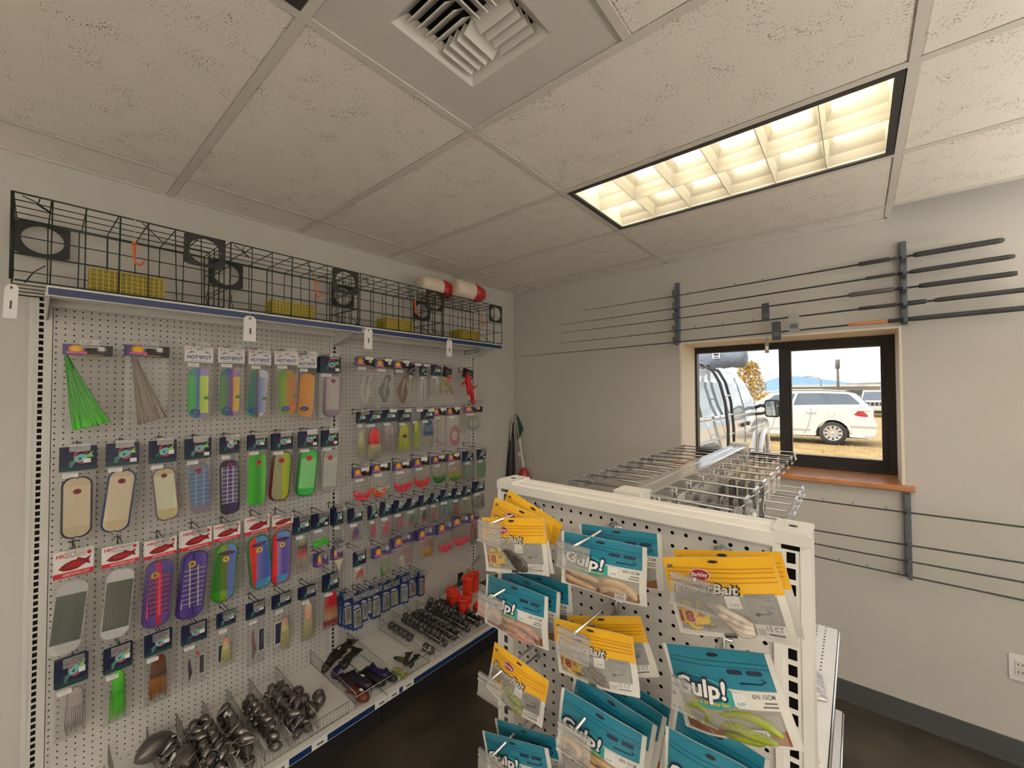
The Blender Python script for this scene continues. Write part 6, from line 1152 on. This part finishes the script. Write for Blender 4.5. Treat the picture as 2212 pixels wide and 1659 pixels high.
for k, ((a, b, f, g, s)) in enumerate(rods):
    gu = [[(1855, 1925, .012, M_grip), (1930, 1945, .009, M_rack), (1975, 2170, .014, M_grip)], [(1870, 1935, .009, M_grip), (1940, 1958, .009, M_blank), (1966, 2193, .012, M_grip)], [(1833, 1931, .013, mat('seat_brown', (.11, .10, .10), .5)), (1936, 1955, .009, M_blank), (1985, 2198, .013, M_grip)], [(1853, 1936, .010, M_grip), (1950, 2000, .013, M_blank), (2018, 2240, .012, M_grip)], [(1830, 1916, .009, M_copper), (1916, 1950, .011, M_grip), (1958, 2260, .013, M_grip)]][k]
    xa, xb = P(*a, y=YR).x, P(*b, y=YR).x; gr = [((P(u0, 620, y=YR).x - xa) / (xb - xa), (P(u1, 620, y=YR).x - xa) / (xb - xa), r_, m_) for u0, u1, r_, m_ in gu]
    rod(a, b, 'dark fishing rod on the upper rack, %s' % s, gr, .0012, .0065, 11, k=k)
nz_u = lambda u: [P(u, a[1] + (b[1] - a[1]) * (u - a[0]) / (b[0] - a[0]), y=YR).z for a, b, *_ in rods]
rack(1462, 611, 1463, 741, 'upper rod rack post near the window corner', nz_u(1462)); rack(1950, 521, 1952, 698, 'upper rod rack post on the far side of the window', nz_u(1950))
low = [((1600, 1058), (2330, 1154)), ((1640, 1124), (2330, 1235)), ((1640, 1150), (2330, 1280)), ((1640, 1174), (2330, 1322))]
for k, (a, b) in enumerate(low): rod(a, b, 'dark fishing rod on the lower rack, %s' % ['highest', 'second', 'third', 'lowest'][k], [], .0035, .0050, 7, False, k)
rack(1960, 1068, 1966, 1244, 'lower rod rack post below the window sill', [P(1962, a[1] + (b[1] - a[1]) * (1962 - a[0]) / (b[0] - a[0]), y=YR).z for a, b in low])
for (u, v, u1, v1), mm, s in (((1645, 656, 1662, 693), mat('box_dark', (.05, .06, .07), .5), 'dark card hanging on the third rod'), ((1667, 696, 1687, 734), mat('box_dark', (.05, .06, .07), .5), 'dark printed card hanging on the lowest rod'), ((1703, 677, 1727, 717), clear_mat('clear_tag', (.7, .72, .74), .1, .1, haze=.3), 'clear plastic packet hanging on the fourth rod'), ((1652, 731, 1661, 762), mat('tag_tan', (.28, .25, .22), .6), 'small brown tag hanging before the window')):
    y = YR - .035; a = P(u, v, y=y); b = P(u1, v1, y=y); th = thing('rod_card', s, 'card', (a.x, y, a.z), (0, 0, 0), 'cards hanging on the rods'); w_, h_ = b.x - a.x, a.z - b.z
    q = MB(); q.rbox((0, 0, -h_), (w_, .004, 0), .003, axis=1); q.build('card', mm, th); q = MB(); q.box((w_ * .15, -.0008, -h_ * .8), (w_ * .85, 0, -h_ * .55)); q.build('print', M_rack if 'small' not in s else M_paper, th); q = MB(); q.tube([(w_ / 2, .002, 0), (w_ / 2, .02, .02), (w_ / 2, .036, .024)], .001, 4); q.build('string', M_black, th)
# ---------------------------------------------------------------- outside the window
M_grass = mat('dry_grass', (.42, .27, .10), .9, var=(1.6, (.52, .36, .16), .38, .62), bump=(60, .6, .03))
q = MB(); q.box((-160, YB + .43, -.12), (160, 900, -.02)); o = structure(q.build('ground', M_grass))
q = MB(); R7 = random.Random(5)
for k in range(5200):
    y = YB + 1 + 16.5 * R7.random() ** .7; x = R7.uniform(-.30 * y - 1, .06 * y + .6)
    if x < -1.4 and 5.4 < y < 12 and x > -3.7: continue
    h = R7.uniform(.03, .075); a = R7.uniform(0, 6.28); w_ = .008
    q.add([(x - w_ * math.cos(a), y - w_ * math.sin(a), -.02), (x + w_ * math.cos(a), y + w_ * math.sin(a), -.02), (x + R7.uniform(-.03, .03), y + R7.uniform(-.03, .03), -.02 + h)], [(0, 1, 2)], 0)
o = q.build('dry_grass_tufts', mat('straw', (.50, .36, .15), .9)); tag(o, 'dry straw-coloured grass covering the lot outside the window', 'grass'); o['kind'] = 'stuff'
M_car = mat('car_white', (.80, .79, .77), .22, coat=.8); M_cglass = mat('car_glass', (.10, .13, .17), .06, .0, spec=.9); M_tyre = mat('tyre', (.05, .05, .055), .8); M_alloy = mat('alloy', (.72, .72, .73), .28, .6); M_tail = mat('tail_red', (.50, .02, .03), .15, coat=.6); M_trimc = mat('trim_grey', (.30, .31, .33), .35, .3)
def wheel(th, c, r, w_, spokes=10, ax='y'):
    R_ = Matrix.Translation(c) @ Matrix.Rotation(PI / 2, 4, 'X') if ax == 'y' else Matrix.Translation(c) @ Matrix.Rotation(-PI / 2, 4, 'Y')
    R_ = R_ @ Matrix.Rotation(0, 4, 'Z'); q = MB(); q.M = R_; q.lathe([(r * .64, w_ * .5), (r * .9, w_ * .5), (r * .985, w_ * .38), (r, 0), (r * .985, -w_ * .38), (r * .9, -w_ * .5), (r * .6, -w_ * .5)], 36, cap=False); wh = q.build('wheel', M_tyre, th)
    q = MB(); q.M = R_; q.lathe([(r * .66, w_ * .5), (r * .63, w_ * .53), (r * .60, w_ * .45), (r * .60, -w_ * .3)], 30, cap=False); q.lathe([(0, w_ * .44), (r * .12, w_ * .44), (r * .15, w_ * .38)], 14)
    for k in range(spokes):
        a = 2 * PI * k / spokes; ca, sa = math.cos(a), math.sin(a); q.add([(r0 * ca - s * t_ * sa, r0 * sa + s * t_ * ca, z) for r0, t_, z in ((r * .1, .028, w_ * .42), (r * .61, .048, w_ * .46)) for s in (-1, 1)] + [(r0 * ca - s * t_ * sa, r0 * sa + s * t_ * ca, z - .03) for r0, t_, z in ((r * .1, .028, w_ * .42), (r * .61, .048, w_ * .46)) for s in (-1, 1)], [(0, 2, 3, 1), (4, 5, 7, 6), (0, 1, 5, 4), (2, 6, 7, 3), (0, 4, 6, 2), (1, 3, 7, 5)], 0)
    q.build('rim', M_alloy, wh); q = MB(); q.M = R_; q.lathe([(r * .58, -w_ * .1), (0, -w_ * .1)], 20); q.build('brake_disc', M_trimc, wh)

# white crossover, side on, nose towards the left
SY = 17.5; th = thing('white_suv', 'white crossover car parked side-on on the dry grass outside the window', 'car', (-.64, SY, 0))
px = lambda u, v: (P(u, v, y=SY).x + .64, P(u, v, y=SY).z)
def arch(cx, cz, r, a0, a1, n=9): return [(cx + r * math.cos(a0 + (a1 - a0) * i / n), cz + r * math.sin(a0 + (a1 - a0) * i / n)) for i in range(n + 1)]
low_ = [(1.11, .46), (1.06, .30), (.95, .26), (.52, .27)] + arch(0, .38, .455, -.2, PI + .2) + [(-.52, .27), (-2.5, .25)] + arch(-3.02, .38, .455, -.2, PI + .2) + [(-3.55, .26), (-3.98, .30), (-4.06, .55), (-4.02, .82), (-3.85, .98), (-3.2, 1.08), (-2.6, 1.13)]
up_ = [(.60, 1.27), (.98, 1.22), (1.05, 1.16), (1.06, .88), (1.13, .72), (1.13, .58)]
prof = low_ + [(-2.0, 1.16), (-1.2, 1.19), (-.2, 1.23)] + up_
q = MB(); ww = 1.92
inn = lambda pts, d: [(x * .992 - .01, .6 + (z - .6) * .985) for x, z in pts]
N = len(prof); rings = [(inn(prof, 0), 0.0), (prof, .05), (prof, ww - .05), (inn(prof, 0), ww)]
vs = [(x, y, z) for pr_, y in rings for x, z in pr_]; fs = [tuple(range(N))[::1], tuple(range(3 * N, 4 * N))[::-1]] + [(k * N + i, (k + 1) * N + i, (k + 1) * N + (i + 1) % N, k * N + (i + 1) % N) for k in range(3) for i in range(N)]
q.add(vs, fs, 0); q.build('lower_body', M_car, th)
BL = [(-2.70, 1.10), (-1.9, 1.155), (-1.2, 1.185), (-.3, 1.225), (.4, 1.255), (.72, 1.262), (1.03, 1.20)]; RL = [(-1.80, 1.70), (-1.40, 1.775), (-1.0, 1.80), (-.3, 1.80), (.36, 1.76), (.52, 1.735), (.62, 1.70)]
def cab(i, t_, off=0.0, far=False):
    k = min(int(i), len(BL) - 2); f = i - k; bx_, bz_ = (BL[k][0] + (BL[k + 1][0] - BL[k][0]) * f, BL[k][1] + (BL[k + 1][1] - BL[k][1]) * f); rx_, rz_ = (RL[k][0] + (RL[k + 1][0] - RL[k][0]) * f, RL[k][1] + (RL[k + 1][1] - RL[k][1]) * f)
    y_ = .03 + .20 * t_ - off; return (bx_ + (rx_ - bx_) * t_, (ww - y_) if far else y_, bz_ + (rz_ - bz_) * t_)
q = MB(); N = len(BL); vs = [cab(i, t_, 0, fr) for fr in (False, True) for t_ in (0, 1) for i in range(N)]
q.add(vs, [(i, i + 1, N + i + 1, N + i) for i in range(N - 1)] + [(2 * N + i, 3 * N + i, 3 * N + i + 1, 2 * N + i + 1) for i in range(N - 1)] + [(N + i, N + i + 1, 3 * N + i + 1, 3 * N + i) for i in range(N - 1)] + [(0, N, 3 * N, 2 * N), (N - 1, 3 * N - 1, 4 * N - 1, 2 * N - 1)], 0); q.build('cabin', M_car, th)
def glass(i0, i1, t0, t1, n=10, rnd=0.0, nm='side_window'):
    q = MB(); lo = []; hi = []
    for k in range(n + 1):
        i = i0 + (i1 - i0) * k / n; e = max(0, (k / n - (1 - rnd)) / rnd) if rnd else 0
        lo.append(cab(i, t0 + .02 * e, .008)); hi.append(cab(i, t1 - (t1 - t0) * .78 * e * e, .008))
    q.add(lo + hi, [(k, k + 1, n + 2 + k, n + 1 + k) for k in range(n)], 0); return q.build(nm, M_cglass, th)
glass(2.08, 5.15, .20, .88, 14, .32); glass(.55, 1.97, .20, .86, 6)
yw = lambda z: .03 + .20 * max(0, z - 1.2) / .6 - .008
q = MB(); q.prism([(.56, yw(1.70) + .05, 1.68), (.93, yw(1.3) + .02, 1.33), (.97, yw(1.3) + .02, 1.33), (.64, yw(1.7) + .05, 1.69)], (0, .05, 0)); q.build('rear_window_edge', M_cglass, th)
q = MB(); q.prism([(.55, -.004, 1.02), (.66, -.010, 1.15), (.95, -.008, 1.14), (1.065, .02, 1.10), (1.07, .03, .98), (.85, -.008, .955), (.64, -.008, .98)], (0, .06, 0)); q.build('tail_lamp', M_tail, th)
for x in (-.32, -1.42): q = MB(); q.rbox((x - .42, -.018, 1.035), (x - .12, .01, 1.075), .015, axis=1); q.build('door_handle', M_alloy, th)
q = MB(); q.disc((-.04, 1.02), .10, .085, -.004, 0, 20); q.disc((-.04, 1.02), .094, .079, -.006, 1, 20); q.build('fuel_door', [M_trimc, M_car], th)
q = MB()
for x in (-.58, -1.62): q.tube([(x, -.003, 1.22), (x - .02, -.004, .9), (x - .12, -.004, .5), (x - .22, -.002, .33)], .006, 4)
q.build('door_gap', M_trimc, th)
q = MB(); q.rbox((-2.45, -.012, .44), (-.62, .02, .50), .02, axis=1); q.rbox((.45, -.012, .60), (1.12, .02, .66), .02, axis=1); q.build('side_moulding', M_alloy, th)
q = MB(); q.tube([(-2.1, .26, 1.76), (-1.4, .27, 1.84), (-.4, .27, 1.85), (.35, .26, 1.80)], .02, 6); q.build('roof_rail', M_alloy, th)
q = MB(); q.tube([(.18, .7, 1.79), (.30, .7, 1.93)], .008, 4); q.build('antenna', M_black, th)
q = MB(); q.rbox((.80, -.006, .30), (1.10, .05, .345), .012, axis=1); q.build('exhaust_trim', M_alloy, th)
for sgn in (1,):
    q = MB(); q.tube([(.46 * math.cos(a), -.004, .38 + .46 * math.sin(a)) for a in [PI * k / 14 - .0 for k in range(15)]], .016, 5); q.build('arch_moulding', M_car, th)
for x in (0, -3.02): wheel(th, Vector((x, .12, .385)), .385, .24); wheel(th, Vector((x, ww - .12, .385)), .385, .24)
q = MB(); q.rbox((-2.02, -.17, 1.15), (-1.86, .02, 1.32), .03, axis=1); q.build('door_mirror', M_car, th)
q = MB(); q.box((-3.4, .1, .24), (.9, ww - .1, .45)); q.build('underbody', M_black, th)

# white van standing end-on, its glossy flank running away from the window
VX, VY, VL, VW = -1.62, 5.7, 5.9, 2.0; th = thing('white_van', 'glossy white van with a black side ladder close outside the window', 'van', (VX, VY, 0)); M_van = mat('van_white', (.74, .75, .77), .04, coat=1.0, spec=.9)
vp = [(0, .50), (.0, 1.05), (.03, 1.40), (.12, 2.02), (.28, 2.13), (2.9, 2.16), (3.5, 2.10), (3.85, 1.98), (4.55, 1.36), (5.5, 1.16), (5.85, 1.02), (5.9, .60), (5.8, .42)] + arch(4.75, .40, .46, -.05, PI + .05)[0:] + arch(1.15, .40, .46, -.05, PI + .05)
def vx(z): return -.012 if z < .9 else (-.0 if z < 1.36 else -.20 * ((z - 1.36) / .75) ** 1.3)
q = MB(); N = len(vp); vs = [(vx(z), y, z) for y, z in vp] + [(-VW - vx(z), y, z) for y, z in vp]
q.add(vs, [tuple(range(N))[::-1], tuple(range(N, 2 * N))] + [(i, (i + 1) % N, N + (i + 1) % N, N + i) for i in range(N)], 0)
q.build('body', M_van, th)
def flank(nm, pts, m, t=.006): q = MB(); q.prism([(vx(z) + t, y, z) for y, z in pts][::-1], (-.004, 0, 0)); return q.build(nm, m, th)
M_vglass = mat('van_glass', (.30, .36, .40), .03, spec=1.0)
flank('side_window', [(.30, 1.42), (1.75, 1.42), (1.75, 1.93), (.38, 1.93)], M_vglass); flank('side_window', [(1.85, 1.42), (3.0, 1.42), (3.0, 1.93), (1.85, 1.93)], M_vglass); flank('front_window', [(3.12, 1.42), (4.25, 1.42), (3.82, 1.88), (3.12, 1.93)], M_vglass)
for z, nm in ((1.36, 'belt_trim'), (1.06, 'lower_trim')): q = MB(); q.rbox((-.004, .05, z - .012), (.014, 5.2, z + .012), .006, axis=1); q.build(nm, M_alloy, th)
q = MB()
for y in (1.80, 3.06, 4.20): q.tube([(vx(z) + .003, y, z) for z in (.5, .9, 1.36, 1.6, 1.9, 2.05)], .007, 4)
q.build('door_gap', M_trimc, th)
for y in (2.85, 3.30): q = MB(); q.rbox((.0, y - .09, 1.14), (.028, y + .09, 1.21), .012, axis=0); q.build('door_handle', M_black, th)
q = MB(); q.rbox((-.03, .0, .80), (.012, .16, 1.02), .02, axis=0); q.build('tail_lamp', M_tail, th)
q = MB(); q.tube([(.03, .02, .98), (.09, .12, 1.06), (.12, .42, 1.05), (.11, .70, .98), (.06, .85, .84)], .035, 8); q.build('hose', mat('hose_grey', (.14, .15, .16), .5), th)
for y in (1.30, 1.68):
    q = MB(); q.tube([(.09, y, .75), (.09, y, 1.2), (.055, y, 1.62), (-.02, y, 1.93), (-.12, y, 2.12), (-.30, y, 2.22)], .022, 8); q.build('ladder_rail', M_black, th)
for z, x in ((.82, .09), (1.12, .09), (1.42, .075), (1.72, .035)): q = MB(); q.tube([(x, 1.30, z), (x, 1.68, z)], .016, 8); q.build('rung', M_alloy, th)
q = MB(); q.tube([(.0, 4.05, 1.45), (.10, 4.05, 1.50), (.20, 4.04, 1.48)], .035, 7); q.tube([(.0, 4.05, 1.32), (.10, 4.05, 1.33), (.20, 4.04, 1.36)], .03, 7); mi = q.build('mirror_arm', M_black, th); q = MB(); q.rbox((.18, 4.0, 1.27), (.44, 4.10, 1.62), .05, axis=1); mi = q.build('door_mirror', M_black, th); q = MB(); q.rbox((.20, 3.992, 1.30), (.42, 4.0, 1.59), .04, axis=1); q.build('mirror_glass', mat('mirror_glass', (.75, .85, .88), .03, 1.0), mi)
q = MB(); q.tube([(.045 + .02 * math.sin(a), 4.75 + .50 * math.cos(a), .40 + .52 * math.sin(a)) for a in [PI * k / 12 for k in range(13)]], .05, 6); q.build('fender_flare', M_van, th)
for y in (1.15, 4.75): wheel(th, Vector((-.12, y, .39)), .39, .24, 8, 'x'); wheel(th, Vector((-VW + .12, y, .39)), .39, .24, 8, 'x')
q = MB()
for y in (.6, 2.4): q.tube([(-.30, y, 2.14), (-.30, y, 2.24), (-1.7, y, 2.24), (-1.7, y, 2.14)], .018, 6)
for x in (-.30, -1.7): q.tube([(x, .4, 2.24), (x, 2.9, 2.24)], .018, 6)
q.build('roof_rack', M_trimc, th)
c0 = P(1617, 773, y=VY + 2.05); q = MB(); n = 22; q.M = Matrix.Translation((c0.x - .02, VY + 2.05, c0.z)) @ Matrix.Rotation(-PI / 2, 4, 'Y'); q.lathe([(.05, 0), (.13, .01), (.155, .05)] + [(.155 + .008 * math.sin(k * 2.1) + .004 * math.sin(k * 5), .1 + .065 * k) for k in range(n)] + [(.15, .1 + .065 * n), (.05, .12 + .065 * n)], 20)
o = q.build('roof_bag', mat('bag_canvas', (.20, .23, .28), .8, bump=(14, .8, .03))); tag(o, 'rolled grey canvas bag lying across the van roof', 'bag')
q = MB(); p = P(1547, 768, y=VY + 1.88); q.box((p.x - .06, p.y, p.z - .05), (p.x + .06, p.y + .005, p.z + .05)); q.box((p.x - .04, p.y - .002, p.z - .0), (p.x + .04, p.y, p.z + .03), 1); q.box((p.x - .04, p.y - .002, p.z - .035), (p.x + .04, p.y, p.z - .02), 1); l_ = q.build('bag_label', [C_white, C_navy]); l_.parent = o

# far things: pickup, low building, poles, tree, hills
th = thing('pickup', 'white pickup truck far off at the lot edge, seen from the front', 'car', (P(1895, 866, y=38).x, 38, 0)); q = MB(); q.rbox((-.98, 0, .45), (.98, 4.6, 1.16), .12, axis=1); q.build('body', M_car, th); q = MB(); q.prism([(-.86, .9, 1.14), (.86, .9, 1.14), (.72, 1.4, 1.86), (-.72, 1.4, 1.86)], (0, 1.3, 0)); q.build('cab', M_car, th); q = MB(); q.add([(-.78, .86, 1.20), (.78, .86, 1.20), (.66, 1.30, 1.76), (-.66, 1.30, 1.76)], [(0, 1, 2, 3)]); q.build('windscreen', M_cglass, th)
q = MB(); q.box((-.8, -.02, .78), (.8, 0, 1.04)); 
for k in range(5): q.box((-.55 + .23 * k, -.03, .80), (-.42 + .23 * k, -.01, 1.02), 1)
q.build('grille', [M_trimc, M_black], th); q = MB(); q.rbox((-1.0, -.10, .48), (1.0, .02, .70), .04, axis=1); q.build('bumper', M_alloy, th)
for x in (-.78, .78): wheel(th, Vector((x, .9, .38)), .38, .26, 6, 'x'); wheel(th, Vector((x, 3.7, .38)), .38, .26, 6, 'x')
bx = P(1790, 845, y=62).x; th = thing('low_building', 'long low pale building with flat roof beyond the cars', 'building', (bx, 62, 0)); q = MB(); q.box((-4.2, 0, 0), (4.6, 10, 2.35)); q.build('wall', mat('bldg_wall', (.40, .42, .42), .7), th); q = MB(); q.box((-4.6, -.8, 2.35), (4.9, 10.5, 2.6)); q.build('roof', mat('bldg_roof', (.62, .63, .62), .6), th); q = MB(); q.prism([(1.6, -.2, 2.45), (5.4, -.2, 2.7), (5.4, -.2, 2.86), (1.6, -.2, 2.72)], (0, 5, 0)); q.build('canopy', mat('bldg_trim', (.28, .28, .26), .6), th)
for k in range(3): q = MB(); q.box((-3.4 + 2.6 * k, -.05, .9), (-1.9 + 2.6 * k, 0, 2.0)); f = q.build('window', M_trimc, th); q = MB(); q.box((-3.3 + 2.6 * k, -.07, 1.0), (-2.0 + 2.6 * k, -.05, 1.9)); q.build('pane', M_cglass, f)
p = P(1809, 777, y=60); th = thing('utility_pole', 'tall dark pole rising behind the white crossover', 'pole', (p.x, 60, 0)); q = MB(); q.tube([(0, 0, 0), (0, 0, p.z)], [.16, .12], 8); q.build('shaft', mat('pole_dark', (.16, .15, .15), .7), th); q = MB(); q.tube([(0, 0, p.z - 1.0), (0, 0, p.z + .02)], .22, 8); q.build('head', mat('pole_dark', (.16, .15, .15), .7), th)
p = P(1773, 816, y=58); th = thing('street_lamp', 'thin curved street lamp behind the white crossover', 'street lamp', (p.x, 58, 0)); q = MB(); q.tube([(0, 0, 0), (0, 0, p.z - .3), (-.2, 0, p.z), (-1.0, 0, p.z + .14)], .06, 6); q.build('pole', M_trimc, th); q = MB(); q.rbox((-1.6, -.1, p.z + .08), (-.9, .1, p.z + .2), .05, axis=1); q.build('lamp_head', M_trimc, th)
p = P(1709, 827, y=80); th = thing('far_mast', 'tiny far mast between the mullion and the crossover roof', 'pole', (p.x, 80, 0)); q = MB(); q.tube([(0, 0, 0), (0, 0, p.z)], .06, 6); q.build('shaft', M_trimc, th); q = MB(); q.box((-.5, -.05, p.z - .1), (.0, .05, p.z)); q.build('head', M_trimc, th)
p = P(1622, 830, y=28); th = thing('autumn_tree', 'tree with golden autumn leaves behind the van', 'tree', (p.x - .1, 28, 0)); q = MB(); q.tube([(0, 0, 0), (0, 0, 1.4), (.1, 0, 2.6)], [.14, .11, .05], 7); q.build('trunk', mat('bark', (.10, .07, .05), .9), th)
q = MB(); top = P(1628, 782, y=28).z
for k in range(1500):
    b = R7.random(); rr = (1.2 - .75 * b) * math.sqrt(R7.random()); a = R7.uniform(0, 6.28); x, y, z = rr * math.cos(a), rr * math.sin(a), 1.15 + (top - 1.15) * b + R7.uniform(-.12, .12); s = R7.uniform(.05, .11); d1 = Vector((R7.uniform(-1, 1), R7.uniform(-1, 1), R7.uniform(-1, 1))).normalized() * s; d2 = d1.orthogonal().normalized() * s * .6
    c = Vector((x, y, z)); q.add([c - d1, c + d2, c + d1, c - d2], [(0, 1, 2, 3)])
o = q.build('foliage', mat('autumn_leaf', (.42, .25, .05), .8, var=(3, (.55, .38, .10), .4, .6)), th); o['kind'] = 'stuff'
q = MB(); q.ball((0, 0, .6), 1.3, n=10, m=6, sq=(1.4, .8, .7)); o = q.build('round_shrub', mat('shrub_green', (.10, .16, .07), .9, bump=(6, 1, .2))); p = P(1866, 858, y=45); o.location = (p.x, 45, 0); tag(o, 'dark green round shrub beside the far pickup', 'shrub')
hs = []; N = 60
q = MB(); pts = []
for k in range(N + 1):
    x = -900 + 1300 * k / N; h = 7 + 6 * noise.noise(Vector((k * .11, 2.3, 0))) + 20 * math.exp(-((x + 95) / 40) ** 2) + 9 * math.exp(-((x + 40) / 40) ** 2); pts.append((x, max(3, h)))
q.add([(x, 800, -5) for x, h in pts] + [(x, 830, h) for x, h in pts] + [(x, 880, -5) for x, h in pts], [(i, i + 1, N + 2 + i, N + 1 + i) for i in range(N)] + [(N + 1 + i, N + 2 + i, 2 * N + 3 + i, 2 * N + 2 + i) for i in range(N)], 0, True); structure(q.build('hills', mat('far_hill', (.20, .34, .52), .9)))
